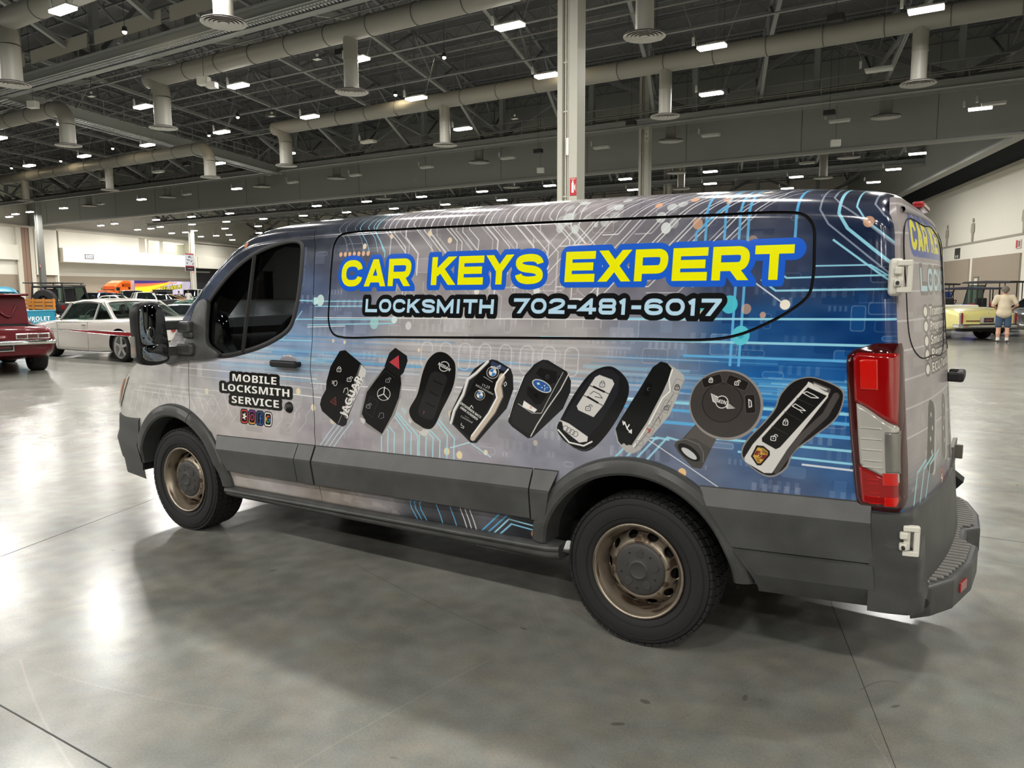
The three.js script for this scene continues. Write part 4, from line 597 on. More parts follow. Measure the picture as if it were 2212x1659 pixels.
function lettering(c) {
  const YEL = '#f4f200', BLU = '#1d5ed2';
  for (const [t, a, b, y, h] of [['CAR', 1.492, 1.992, 1.636, .146], ['KEYS', 2.128, 2.792, 1.640, .143], ['EXPERT', 2.908, 3.922, 1.648, .139]]) word(c, t, a, b, y, h, .036, [[BLU, .052], [YEL, 0]], t === 'EXPERT' ? .13 : .1);
  for (const [t, a, b, y] of [['LOCKSMITH', 1.688, 2.528, 1.497], ['702-481-6017', 2.642, 3.648, 1.502]]) word(c, t, a, b, y, .072, .0175, [['#141516', .046], ['#b9dcf2', 0]], .14);
  for (const layer of [0, 1]) for (const [t, x, w, y] of [['MOBILE', .605, .415, 1.062], ['LOCKSMITH', .505, .63, .997], ['SERVICE', .60, .44, .925]]) plainText(c, t, x, y, .046, w, layer ? '#f3f1ec' : '#171717', layer ? {} : { outline: '#171717', ow: .034 });
  socialIcons(c, .722, .850, .072);
}
const WRAP_Y0 = 0.30, WRAP_Y1 = 2.34;
function wrapTexture(x0, x1, ppm, paint) {
  const w = Math.round((x1 - x0) * ppm), h = Math.round((WRAP_Y1 - WRAP_Y0) * ppm);
  const t = canvasTexture(w, h, (c) => { c.setTransform(ppm, 0, 0, -ppm, -x0 * ppm, WRAP_Y1 * ppm); paint(c); }, { repeat: false });
  t.repeat.set(1 / (x1 - x0), 1 / (WRAP_Y1 - WRAP_Y0)); t.offset.set(-x0 / (x1 - x0), -WRAP_Y0 / (WRAP_Y1 - WRAP_Y0)); return t;
}
const wrapFront = wrapTexture(-1.05, 1.42, 600, (c) => { artwork(c); lettering(c); });
const wrapSide = wrapTexture(1.25, 4.47, 630, (c) => { artwork(c); lettering(c); keys(c); });
// rear doors: u runs from the left edge (z = 0.95) to the right
const wrapRear = canvasTexture(900, 760, (c, w, h) => {
  const k = 460; c.setTransform(k, 0, 0, -k, 0, 2.05 * k); seed = 99;   // x = 0.95 - z in metres, y up
  for (let j = 0; j < 80; j++) for (let i = 0; i < 100; i++) { const x = i * .0196, y = .4 + j * .0207, d = sstep(1.0, .75, y), m = n2(x * 4, y * 5) * 7; c.fillStyle = `rgb(${lerp(166, 92, d) + m | 0},${lerp(158, 92, d) + m | 0},${lerp(158, 102, d) + m | 0})`; c.fillRect(x, y, .021, .022); }
  for (let i = 0; i < 160; i++) { c.fillStyle = `rgba(${rnd() < .5 ? '225,220,222' : '112,108,114'},${rr(.06, .22)})`; c.fillRect(rr(0, 1.9), rr(.6, 2), rr(.02, .2), rr(.01, .07)); }
  for (let i = 0; i < 9; i++) { const y = 1.05 + i * .11; c.strokeStyle = 'rgba(235,233,232,.5)'; c.lineWidth = .007; poly(c, [[0, y], [1.9, y + .01]], false); c.stroke(); }
  word(c, 'CAR KEYS', .22, 1.0, 1.76, .12, .03, [['#4a5ca6', .05], ['#f0e636', 0]], .12); word(c, 'EXPERT', 1.08, 1.72, 1.76, .12, .03, [['#4a5ca6', .05], ['#f0e636', 0]], .12);
  word(c, 'LOCKSMITH', .34, 1.5, 1.60, .095, .022, [['#77706f', .034], ['#bfe0ea', 0]], .14);
  ['Transponder', 'Programming', 'Smart Keys', 'Remotes', 'ECU Tuning'].forEach((t, i) => { const y = [1.50, 1.44, 1.38, 1.325, 1.265][i]; c.fillStyle = '#6b6462'; c.beginPath(); c.ellipse(.40, y + .018, .052, .03, 0, 0, 7); c.fill(); c.fillStyle = '#f4efe4'; c.beginPath(); c.ellipse(.40, y + .018, .034, .02, 0, 0, 7); c.fill(); plainText(c, t, .48, y, .036, .62, '#f4efe4', { outline: '#6b6462', ow: .02 }); });
  for (const [x, s] of [[.42, 1], [.74, .95], [1.02, .95], [1.28, .95]]) { c.save(); c.translate(x, 1.0); c.rotate(-.3); c.fillStyle = '#b9b5b1'; rrect(c, -.085, -.15 * s, .17, .3 * s, .05); c.fill(); c.fillStyle = '#3a3534'; rrect(c, -.085, -.15 * s, .13, .3 * s, .045); c.fill(); for (let q = 0; q < 4; q++) { c.fillStyle = '#cfccc8'; c.beginPath(); c.arc(-.03 + (q % 2) * .03, .09 - q * .05, .011, 0, 7); c.fill(); } c.restore(); }
  for (let i = 0; i < 3; i++) { c.strokeStyle = '#9fd0d6'; c.lineWidth = .012; poly(c, [[.02 + i * .07, .66], [.16 + i * .10, .90], [.3 + i * .13, .93]], false); c.stroke(); }
  socialIcons(c, .60, .79, .085); word(c, 'MOBILE', 1.02, 1.5, .80, .07, .016, [['#e9e6e0', 0]]);
}, { repeat: false });

// ---------------------------------------------------------------- the van: x runs to the rear, +z is its left side, front hub at x = 0, rear hub at x = 3.30
const van = thing('cargo_van', 'low-roof cargo van with printed circuit-board wrap and car key pictures on its side', 'van');
const SEC_Y = [0.28, 0.45, 0.55, 0.80, 0.85, 1.0, 1.25, 1.35, 1.6, 1.85, 1.95, 2.05], SEC_Z = [0.97, 1.0, 1.026, 1.028, 1.022, 1.018, 1.0, 0.985, 0.949, 0.912, 0.890, 0.825];
const secCurve = curve(SEC_Y.map((y, i) => [y, SEC_Z[i]]));
const REAR = 4.365, rearX = (y) => -0.093 * (y - 0.817), shear = (X, y) => X + sstep(3.5, REAR, X) * rearX(y);
function planW(x) {
  let k = 1;
  if (x < 0.6) { const t = (0.6 - x) / 1.5; k = 1 - 0.10 * Math.pow(t, 2.2); }
  if (x > 2.5) { const t = (x - 2.5) / 1.9; k = 1 - 0.025 * t * t; }
  if (x < -0.45) { const t = Math.min(1, (-0.45 - x) / 0.575); k *= Math.pow(Math.max(0, 1 - Math.pow(t, 4)), 0.25); }
  if (x > 4.27) { const t = (x - 4.27) / 0.095; k -= 0.075 * (1 - Math.sqrt(Math.max(0, 1 - t * t))); }
  return k;
}
const bodyZ = (x, y) => secCurve(y) * planW(x);
const surfZ = (x, y) => { const yt = topY(x), h = lerp(0.13, 0.205, sstep(-0.2, 0.7, x)), n = lerp(2.6, 3, sstep(-0.2, 0.7, x)), ye = yt - h; return y <= ye ? bodyZ(x, y) : bodyZ(x, ye) * Math.pow(Math.max(0, 1 - Math.pow(Math.min(1, (y - ye) / h), n)), 1 / n); };
const topY = curve([[-1.02, 0.76], [-0.95, 0.83], [-0.85, 0.92], [-0.72, 1.035], [-0.6, 1.15], [-0.45, 1.215], [-0.2, 1.29], [-0.08, 1.36], [0.117, 1.60], [0.274, 1.755], [0.463, 1.915], [0.608, 2.005], [0.758, 2.05], [1.1, 2.072], [2, 2.085], [3, 2.08], [3.8, 2.062], [4.2, 2.035], [4.33, 2.01], [4.365, 1.97]]);
const lowY = (x) => 0.355 + 0.012 * x;
function sectionAt(X) { // left half, from the sill to the middle of the roof: [z, y, s]
  const P = planW(X), yt = topY(X), yb = X < -0.4 ? 0.42 : lowY(X), h = lerp(0.13, 0.205, sstep(-0.2, 0.7, X)), n = lerp(2.6, 3, sstep(-0.2, 0.7, X)), ye = yt - h, out = [];
  for (let k = 0; k <= 44; k++) { const y = lerp(yb, ye, k / 44); out.push([secCurve(y) * P, y, y]); }
  const z0 = secCurve(ye) * P; let s = ye, pz = z0, py = ye;
  for (let k = 1; k <= 22; k++) { const a = k / 22 * Math.PI / 2, z = k === 22 ? 0 : z0 * Math.pow(Math.cos(a), 2 / n), y = ye + h * Math.pow(Math.sin(a), 2 / n); s += Math.hypot(z - pz, y - py); out.push([z, y, s]); pz = z; py = y; }
  return out;
}
const M_wrapA = mat(0xffffff, 0.13, { map: wrapFront }), M_wrapB = mat(0xffffff, 0.13, { map: wrapSide });
const M_wrapR = mat(0xffffff, 0.17, { map: wrapRear });
const plasticMap = noiseTexture(256, (u, v) => { const k = 66 + tileNoise(u, v, 4) * 10 + tileNoise(u, v, 12) * 7 + n2(u * 160, v * 160) * 3; return [k * 0.99, k, k * 0.985]; });
const M_plastic = mat(0xffffff, 0.42, { map: plasticMap }), M_gap = mat(0x060607, 0.8), M_under = mat(0x131314, 0.9), M_blackGloss = mat(0x0b0b0c, 0.12), M_trimBlack = mat(0x0f0f10, 0.5);
const M_white = mat(0xd8d4c8, 0.42), M_glassTint = mat(0x8d9194, 0.02, { transmission: 1, thickness: 0, ior: 1.5, specularIntensity: 1 });
const CSG = new Evaluator(); CSG.useGroups = true; CSG.consolidateGroups = false; CSG.attributes = ['position', 'normal', 'uv'];
const brush = (g, m) => { if (!Array.isArray(m)) g.clearGroups(); const b = new Brush(g, m); b.updateMatrixWorld(); return b; };
function cut(a, b, op = SUBTRACTION) { return CSG.evaluate(a, b, op); }
const prism = (pts, z0, z1) => extrude(pts, z1 - z0).translate(0, 0, z0);
const tidy = (g) => { for (const k of Object.keys(g.attributes)) if (!['position', 'normal', 'uv'].includes(k)) g.deleteAttribute(k); return g; };
{ // closed body solid
  const X = []; for (let x = -1.02; x < -0.5; x += 0.03) X.push(x); for (let x = -0.5; x < 1.27; x += 0.05) X.push(x); for (let x = 1.30; x < 3.5; x += 0.1) X.push(x); for (let x = 3.5; x < 4.26; x += 0.06) X.push(x); for (const x of [4.27, 4.29, 4.31, 4.325, 4.338, 4.35, 4.358, 4.363, REAR]) X.push(x);
  const SPLIT = 1.30, rings = X.map((x) => { const L = sectionAt(x), R = L.slice(0, -1).reverse().map(([z, y, s]) => [-z, y, s]); return [...L, ...R].map(([z, y, s]) => [shear(x, y), y, z, s]); });
  const N = rings[0].length, pos = [], uv = [], idxA = [], idxB = [], idxC = [], vid = [];
  rings.forEach((r) => r.forEach((p) => { pos.push(p[0], p[1], p[2]); uv.push(p[0], p[3]); }));
  for (let i = 0; i < rings.length - 1; i++) { const t = X[i + 1] <= SPLIT + 1e-6 ? idxA : idxB; for (let j = 0; j < N - 1; j++) { const a = i * N + j, b = a + 1, c = a + N, d = c + 1; t.push(a, c, b, b, c, d); } const a = i * N, b = i * N + N - 1, c = a + N, d = b + N; idxC.push(a, b, c, b, d, c); }
  // end caps as fans round their middles
  for (const [i, back] of [[0, false], [rings.length - 1, true]]) { const m = pos.length / 3; pos.push(rings[i][0][0] + (back ? 0 : -0.01), 1.0, 0); uv.push(rings[i][0][0], 1); for (let j = 0; j < N; j++) { const a = i * N + j, b = i * N + (j + 1) % N; back ? idxC.push(a, m, b) : idxC.push(a, b, m); } }
  const g = new THREE.BufferGeometry(); g.setAttribute('position', new THREE.Float32BufferAttribute(pos, 3)); g.setAttribute('uv', new THREE.Float32BufferAttribute(uv, 2));
  g.setIndex([...idxA, ...idxB, ...idxC]); g.computeVertexNormals(); g.addGroup(0, idxA.length, 0); g.addGroup(idxA.length, idxB.length, 1); g.addGroup(idxA.length + idxB.length, idxC.length, 2);
  const solid = brush(g, [M_wrapA, M_wrapB, M_under]);
  // outlines read off the van's side, in metres
  const door = [[0.175, 0.80], [0.172, 1.19], [0.13, 1.27], [0.17, 1.46], [0.305, 1.66], [0.47, 1.83], [0.62, 1.94], [0.78, 1.985], [1.238, 1.995], [1.262, 1.885], [1.278, 1.6], [1.297, 1.31], [1.292, 1.165], [1.318, 1.05], [1.334, 0.75], [1.336, 0.51], [1.336, 0.345], [0.55, 0.345], [0.5, 0.44], [0.47, 0.62], [0.4, 0.72], [0.3, 0.775]];
  const windowPts = smoothPoly([[0.327, 1.50], [0.345, 1.33], [0.385, 1.25], [0.48, 1.216], [0.726, 1.25], [0.971, 1.325], [1.105, 1.405], [1.148, 1.53], [1.165, 1.80], [1.150, 1.885], [1.09, 1.905], [0.80, 1.855], [0.565, 1.74], [0.36, 1.56]], 6);
  const grow = (pts, d) => { const n = pts.length; return pts.map((p, i) => { const a = pts[(i + n - 1) % n], b = pts[(i + 1) % n], tx = b[0] - a[0], ty = b[1] - a[1], l = Math.hypot(tx, ty); return [p[0] + ty / l * d, p[1] - tx / l * d]; }); };
  const area = (p) => p.reduce((s, a, i) => { const b = p[(i + 1) % p.length]; return s + a[0] * b[1] - b[0] * a[1]; }, 0), sgn = (p) => Math.sign(area(p));
  const outset = (p, d) => grow(p, d * sgn(p));
  globalThis.VANP = { door, windowPts, outset };
  const gapM = M_gap;
  // door leaf
  let leaf = cut(solid, brush(prism(door, 0.868, 1.2), gapM), INTERSECTION); leaf = cut(leaf, brush(prism(windowPts, 0.6, 1.2), M_trimBlack));
  // body with pocket for the door, wheel wells, cab, openings and pressed grooves
  let b = cut(solid, brush(prism(outset(door, 0.0045), 0.862, 1.25), gapM));
  const well = (x, r, z0, z1) => brush(new THREE.CylinderGeometry(r, r, z1 - z0, 56).rotateX(Math.PI / 2).translate(x, 0.36, (z0 + z1) / 2), M_under);
  for (const [x, r] of [[0, 0.445], [3.30, 0.452]]) { b = cut(b, well(x, r, 0.58, 1.2)); b = cut(b, well(x, r, -1.2, -0.58)); leaf = cut(leaf, well(x, r, 0.58, 1.2)); }
  const M_cab = mat(0x55555a, 0.8);
  b = cut(b, brush(prism([[0.0, 0.72], [1.24, 0.72], [1.24, 1.92], [0.85, 1.93], [0.66, 1.88], [0.12, 1.42], [0.0, 1.2]], -0.80, 0.80), M_cab));
  b = cut(b, brush(prism(windowPts, -1.3, 1.3), M_trimBlack));
  b = cut(b, brush(prism([[-0.06, 1.46], [0.10, 1.36], [0.72, 1.90], [0.62, 2.1], [0.3, 1.95]], -0.66, 0.66), M_trimBlack));   // windscreen opening
  // groove along a path on the left side, w wide and d deep
  const groove = (pts, w, d) => { const n = pts.length, rows = []; for (let i = 0; i < n; i++) { const a = pts[(i + n - 1) % n], c = pts[(i + 1) % n], p = pts[i], tx = c[0] - a[0], ty = c[1] - a[1], l = Math.hypot(tx, ty), nx = ty / l, ny = -tx / l, z = bodyZ(p[0], p[1]); rows.push([[p[0] + nx * w / 2, p[1] + ny * w / 2, z - d], [p[0] + nx * w / 2, p[1] + ny * w / 2, z + 0.05], [p[0] - nx * w / 2, p[1] - ny * w / 2, z + 0.05], [p[0] - nx * w / 2, p[1] - ny * w / 2, z - d]]); } rows.push(rows[0]); const gg = sheet(rows, (i, j, p2) => [p2[0], p2[1]], area(pts) > 0, true); return brush(gg, gapM); };
  const recess = smoothPoly([[1.410, 1.786], [1.417, 1.871], [1.463, 1.922], [1.56, 1.935], [1.8, 1.936], [2.166, 1.934], [2.55, 1.93], [2.923, 1.926], [3.3, 1.922], [3.60, 1.918], [3.86, 1.914], [3.945, 1.900], [3.983, 1.858], [3.995, 1.753], [3.997, 1.655], [3.985, 1.588], [3.929, 1.533], [3.830, 1.473], [3.727, 1.428], [3.618, 1.406], [3.3, 1.398], [2.932, 1.391], [2.6, 1.384], [2.236, 1.375], [1.85, 1.366], [1.50, 1.360], [1.447, 1.385], [1.417, 1.445], [1.411, 1.56]], 5);
  b = cut(b, groove(recess, 0.012, 0.010));
  // seam between the body and the black plastic rear corner, and the small flap line at the door foot
  const body = mesh('body_shell', tidy(b.geometry), b.material, van); body.userData.label = 'wrapped steel body shell with roof';
  const dl = mesh('front_door', tidy(leaf.geometry), leaf.material, van); globalThis.vanDoor = dl;
}
// a piece of sheet on the left side: x from x0(y) to x1(y), between two height functions of x, standing d(t) proud (t: 0 at the top)
function sidePiece(x0, x1, top, low, prof, nx = 24) {
  const rows = []; const X0 = typeof x0 === 'function' ? x0 : () => x0, X1 = typeof x1 === 'function' ? x1 : () => x1;
  for (let i = 0; i <= nx; i++) { const row = []; for (const [t, d] of prof) { const ym = lerp(top(lerp(X0(1), X1(1), i / nx)), low(lerp(X0(0), X1(0), i / nx)), t), x = lerp(X0(ym), X1(ym), i / nx), y = lerp(top(x), low(x), t); row.push([shear(x, y), y, bodyZ(x, y) + d]); } rows.push(row); }
  const front = sheet(rows, (i, j, p) => [p[0] * 0.7, p[1] * 0.7], true);
  // closed edges towards the body
  const edge = (pts, flip) => sheet([pts, pts.map(([x, y]) => [x, y, bodyZ(x, y) - 0.02])], null, flip);
  return crease(merge([front, edge(rows.map((r) => r[0]), true), edge(rows.map((r) => r[r.length - 1]), false), edge(rows[0], false), edge(rows[nx], true)]), 0.22);
}
{
  const mTop = (x) => 0.698 + 0.0278 * x, mLow = (x) => 0.477 + 0.0195 * x, chamfer = [[0, 0.0], [0.02, 0.006], [0.36, 0.046], [0.42, 0.048], [0.97, 0.034], [1, 0.022]];
  mesh('side_moulding', sidePiece((y) => 0.455 + 0.11 * clamp((0.71 - y) / 0.22), 1.198, mTop, mLow, chamfer), M_plastic, van);
  mesh('side_moulding', sidePiece(1.204, 1.334, mTop, mLow, chamfer, 4), M_plastic, van);
  mesh('side_moulding', sidePiece(1.348, 2.79, mTop, mLow, chamfer, 30), M_plastic, van);
  mesh('side_moulding', sidePiece(2.798, (y) => 2.93 - 0.06 * clamp((0.78 - y) / 0.2), mTop, (x) => mLow(x) - 0.005, chamfer, 6), M_plastic, van);
  const qLow = (x) => 0.372 + 0.075 * clamp((x - 3.76) / 0.5) * 0.45;
  mesh('quarter_panel', sidePiece((y) => 3.60 + 0.235 * clamp((0.79 - y) / 0.36), 4.255, mTop, qLow, [[0, 0.0], [0.01, 0.006], [0.17, 0.046], [0.21, 0.048], [0.545, 0.040], [0.56, 0.030], [0.575, 0.046], [0.80, 0.046], [0.93, 0.03], [1, 0.012]], 20), M_plastic, van);
  // sill step under the doors
  const sill = []; for (let i = 0; i <= 40; i++) { const x = lerp(0.49, 2.925, i / 40), y0 = 0.313 + 0.008 * x, y1 = 0.368 + 0.0155 * x, e = i === 0 || i === 40 ? 0.012 : 0; sill.push([[0.94, y1 + 0.004], [1.012, y1], [1.032 - e, y1 - 0.012], [1.036 - e, y1 - 0.026], [1.018, y1 - 0.034], [1.03 - e, y0 + 0.03], [1.02 - e, y0 + 0.006], [0.985, y0], [0.9, y0 + 0.005]].map(([z, y]) => [x, y, z])); }
  const capS = (r, f) => { const m = [r[0][0], (r[0][1] + r[7][1]) / 2, 0.98]; return sheet([r, r.map(() => m)], null, f); };
  mesh('sill_step', merge([sheet(sill, (i, j, p) => [p[0] * 0.7, j * 0.03], true), capS(sill[0], false), capS(sill[40], true)]), M_plastic, van);
  // wheel arch flares
  const flare = (cx, rIn, rOut, a0, a1, n = 40) => { const rows = []; for (let i = 0; i <= n; i++) { const a = lerp(a0, a1, i / n) * Math.PI / 180; rows.push([[rOut, -0.01], [rOut - 0.004, 0.016], [rOut - 0.014, 0.028], [(rIn + rOut) / 2, 0.036], [rIn + 0.012, 0.034], [rIn, 0.024], [rIn - 0.002, -0.10]].map(([r, d]) => { const x = cx + r * Math.cos(a) * (Math.cos(a) > 0 && cx < 1 ? 1.06 : 1), y = 0.352 + r * Math.sin(a); return [x, y, bodyZ(x, y) + d]; })); } const ends = [rows[0], rows[n]].map((r, k) => sheet([r, r.map(([x, y, z]) => [x, y, z - 0.05])], null, k === 1)); return crease(merge([sheet(rows, (i, j, p) => [p[0] * 0.7, p[1] * 0.7], true), ...ends]), 0.35); };
  mesh('wheel_arch', flare(0, 0.437, 0.523, 68, 172), M_plastic, van); mesh('wheel_arch', flare(0, 0.437, 0.523, 3, 67.4), M_plastic, van); mesh('wheel_arch', flare(3.30, 0.452, 0.533, 6, 172), M_plastic, van);
  // wheel-well liners close the arches inside
  for (const [x, r] of [[0, 0.45], [3.3, 0.456]]) mesh('wheel_well', new THREE.CylinderGeometry(r, r, 0.4, 40, 1, true, Math.PI / 2, Math.PI).rotateX(Math.PI / 2).translate(x, 0.36, 0.78), new THREE.MeshPhysicalMaterial({ color: 0x0d0d0e, roughness: 0.9, side: THREE.DoubleSide }), van);
  // front bumper wraps the nose below the lamps
  const bump = []; for (let i = 0; i <= 64; i++) { const a = i / 64, t = a * 2 - 1, xm = -0.44 - 0.578 * Math.pow(1 - Math.pow(Math.abs(t), 5), 0.30) * 0.999; const row = []; for (const [k, d] of [[0, 0], [0.03, 0.02], [0.28, 0.03], [0.42, 0.055], [0.70, 0.05], [0.74, 0.03], [0.98, 0.01], [1, -0.02]]) { const y = lerp(0.735, 0.285, k), z = t === 0 ? 0 : Math.sign(t) * Math.min(bodyZ(xm, Math.max(y, 0.45)), 0.99), dir = Math.abs(t) > 0.8 ? 0.5 : 1; row.push([xm - d * (Math.abs(t) > 0.93 ? 0.1 : dir), y, -z - Math.sign(t) * d * (Math.abs(t) > 0.55 ? 0.7 : 0)]); } bump.push(row); }
  mesh('front_bumper', sheet(bump, (i, j, p) => [p[2] * 0.7, p[1] * 0.7], false), new THREE.MeshPhysicalMaterial({ map: plasticMap, roughness: 0.55, side: THREE.DoubleSide }), van);
  // headlamp on the left corner
  const hl = (x0, x1, y0, y1, d, m, name, par) => { const rows = []; for (let i = 0; i <= 8; i++) { const r = []; for (let j = 0; j <= 8; j++) { const y = lerp(y0, y1, j / 8), x = lerp(x0, x1, i / 8) + (y - y0) * 0.75; r.push([x - d * 0.5, y, surfZ(x, y) + d]); } rows.push(r); } return mesh(name, sheet(rows, null, false), m, par); };
  const head = hl(-0.90, -0.76, 0.775, 1.02, 0.006, mat(0xb8b4aa, 0.08, { clearcoat: 1 }), 'headlamp', van); hl(-0.80, -0.765, 0.81, 1.0, 0.010, mat(0xc0703a, 0.15, { clearcoat: 1 }), 'side_marker', head);
}
{ // door furniture: window frame, glass, divider, handle, lock, foot flap seam
  const { windowPts, outset } = VANP, door = vanDoor;
  const ring3 = (pts, d) => pts.map(([x, y]) => [x, y, bodyZ(x, y) + d]);
  const frame = (a, b, d) => { const A = outset(windowPts, a), B = outset(windowPts, b), n = A.length, rows = [A, outset(windowPts, (a + b) / 2), B].map((p, k) => ring3(p, k === 1 ? d : d * 0.3)); return sheet(rows.map((r) => [...r, r[0]]), null, true); };
  mesh('window_frame', frame(0.018, -0.012, 0.008), M_trimBlack, door);
  const gl = new THREE.ShapeGeometry(shapeOf(outset(windowPts, 0.004))); { const p = gl.attributes.position; for (let i = 0; i < p.count; i++) p.setZ(i, bodyZ(p.getX(i), p.getY(i)) - 0.014); gl.computeVertexNormals(); }
  mesh('window_glass', gl, M_glassTint, door);
  mesh('window_divider', merge([beam([0.750, 1.83, bodyZ(0.75, 1.83) + 0.001], [0.706, 1.235, bodyZ(0.706, 1.235) + 0.001], 0.034, 0.016)]), M_trimBlack, door);
  // handle over its dished recess
  const rec = new THREE.SphereGeometry(0.085, 24, 12).scale(1, 0.72, 0.12).translate(1.115, 1.185, bodyZ(1.115, 1.18) - 0.004); mesh('handle_dish', rec, mat(0x8d8c94, 0.3, { clearcoat: 0.6 }), door);
  mesh('door_handle', merge([rbox(0.222, 0.042, 0.03, 1.112, 1.192, bodyZ(1.1, 1.19) + 0.036, 0.018, 3), rbox(0.03, 0.03, 0.06, 1.02, 1.192, bodyZ(1.02, 1.19) + 0.012, 0.01), rbox(0.03, 0.03, 0.06, 1.205, 1.192, bodyZ(1.2, 1.19) + 0.012, 0.01)]), M_trimBlack, door);
  const lk = mesh('door_lock', lathe([[0, 0.03], [0.012, 0.03], [0.03, 0.012], [0.034, 0]], 24).rotateX(Math.PI / 2).translate(1.123, 0.936, bodyZ(1.12, 0.93) - 0.002), M_trimBlack, door); mesh('key_slot', cyl(0.009, 0.009, 0.006, 0, 0, 0, 14).rotateX(Math.PI / 2).translate(1.123, 0.936, bodyZ(1.12, 0.93) + 0.03), mat(0x8a8a8c, 0.3, { metalness: 0.8 }), lk);
  mesh('windscreen', (() => { const rows = []; for (let i = 0; i <= 8; i++) { const r = []; for (let j = 0; j <= 12; j++) { const t = i / 8, z = lerp(-0.7, 0.7, j / 12), x = lerp(-0.06, 0.66, t); r.push([x - 0.02, topY(x) - 0.012 + 0.0 * z, z]); } rows.push(r); } return sheet(rows); })(), M_glassTint, van);
  const farGlass = new THREE.ShapeGeometry(shapeOf(outset(windowPts, 0.004))); { const p = farGlass.attributes.position; for (let i = 0; i < p.count; i++) p.setZ(i, -bodyZ(p.getX(i), p.getY(i)) + 0.014); farGlass.computeVertexNormals(); } mesh('window_glass', farGlass, M_glassTint, van);
  // cab interior seen through the glass
  const M_seat = mat(0x2c2c2f, 0.85);
  for (const z of [0.42, -0.42]) { const s = new THREE.Group(); s.name = 'seat'; van.add(s); mesh('cushion', rbox(0.46, 0.16, 0.5, 0.86, 0.98, z, 0.05), M_seat, s); mesh('backrest', rbox(0.13, 0.62, 0.48, 0, 0.31, 0, 0.05).rotateZ(-0.2).translate(1.05, 1.02, z), M_seat, s); mesh('headrest', rbox(0.1, 0.18, 0.26, 1.19, 1.72, z, 0.04), M_seat, s); }
  mesh('dashboard', rbox(0.34, 0.4, 1.5, 0.24, 1.12, 0, 0.06), M_seat, van);
  mesh('steering_wheel', new THREE.TorusGeometry(0.19, 0.018, 10, 36).rotateY(Math.PI / 2).rotateZ(-0.5).translate(0.56, 1.30, 0.42), M_seat, van);
}
{ // tow mirror on two arms
  const m = new THREE.Group(); m.name = 'door_mirror'; van.add(m);
  // moulded foot on the door corner
  const footPts = smoothPoly([[0.265, 1.545], [0.345, 1.55], [0.352, 1.40], [0.375, 1.285], [0.50, 1.222], [0.44, 1.200], [0.10, 1.165], [-0.055, 1.142], [-0.066, 1.19], [0.08, 1.23], [0.17, 1.30], [0.20, 1.42]], 4);
  const sg = extrude(footPts, 0.02, 0.006); { const p = sg.attributes.position; for (let i = 0; i < p.count; i++) p.setZ(i, p.getZ(i) + bodyZ(p.getX(i), clamp(p.getY(i), 0.9, 1.6))); } mesh('mirror_foot', crease(sg), M_plastic, m);
  mesh('mirror_arm', merge([rbox(0.075, 0.062, 0.17, 0.09, 1.40, 1.07, 0.012), rbox(0.13, 0.075, 0.07, 0.17, 1.385, 1.005, 0.02), rbox(0.10, 0.04, 0.06, 0.20, 1.335, 1.0, 0.015)]), M_plastic, m);
  mesh('mirror_arm', merge([rbox(0.075, 0.062, 0.17, 0.095, 1.232, 1.07, 0.012), rbox(0.16, 0.075, 0.08, 0.19, 1.246, 1.012, 0.02)]), M_plastic, m);
  // head: outline in (z, y), extruded along x
  const head = smoothPoly([[1.145, 1.50], [1.175, 1.535], [1.28, 1.53], [1.305, 1.50], [1.308, 1.40], [1.305, 1.26], [1.295, 1.19], [1.25, 1.168], [1.145, 1.172], [1.118, 1.19], [1.125, 1.35]], 5);
  const toX = (g) => { // (a, b, depth) with a = z, b = y, depth along x
    const p = g.attributes.position, n = g.attributes.normal; for (let i = 0; i < p.count; i++) { const a = p.getX(i), b = p.getY(i), d = p.getZ(i); p.setXYZ(i, d, b, a); } const q = g.index ? g.toNonIndexed() : g; const r = q.attributes.position; for (let i = 0; i < r.count; i += 3) { const t = [r.getX(i), r.getY(i), r.getZ(i)]; r.setXYZ(i, r.getX(i + 1), r.getY(i + 1), r.getZ(i + 1)); r.setXYZ(i + 1, ...t); } q.computeVertexNormals(); return q; };
  const shell = mesh('mirror_housing', crease(toX(extrude(head, 0.05, 0.014)).translate(0.065, 0, 0), 0.8), M_trimBlack, m);
  const face = (pts, name, mm, x, d) => mesh(name, crease(toX(extrude(smoothPoly(pts, 5), d, 0.003)).translate(x, 0, 0), 0.8), mm, m);
  const M_mir = mat(0x8f9394, 0.03, { metalness: 1 });
  face([[1.147, 1.50], [1.172, 1.523], [1.276, 1.52], [1.297, 1.495], [1.296, 1.31], [1.284, 1.29], [1.14, 1.292], [1.131, 1.31], [1.138, 1.40]], 'mirror_glass', M_mir, 0.132, 0.004);
  face([[1.130, 1.262], [1.142, 1.277], [1.284, 1.276], [1.294, 1.262], [1.286, 1.20], [1.25, 1.182], [1.145, 1.185], [1.128, 1.20]], 'wide_angle_glass', M_mir, 0.132, 0.004);
  mesh('blind_spot_glass', new THREE.SphereGeometry(0.045, 24, 12).scale(0.18, 1, 0.72).translate(0.139, 1.352, 1.235), M_mir, m);
  const lens = mesh('turn_signal', rbox(0.045, 0.135, 0.02, 0.085, 1.272, 1.322, 0.009), mat(0xd9d6cc, 0.06, { transmission: 0.7, thickness: 0.02, ior: 1.45 }), m); mesh('amber_bulb', rbox(0.03, 0.04, 0.012, 0.085, 1.25, 1.324, 0.005), mat(0xb9652c, 0.3), lens);
}
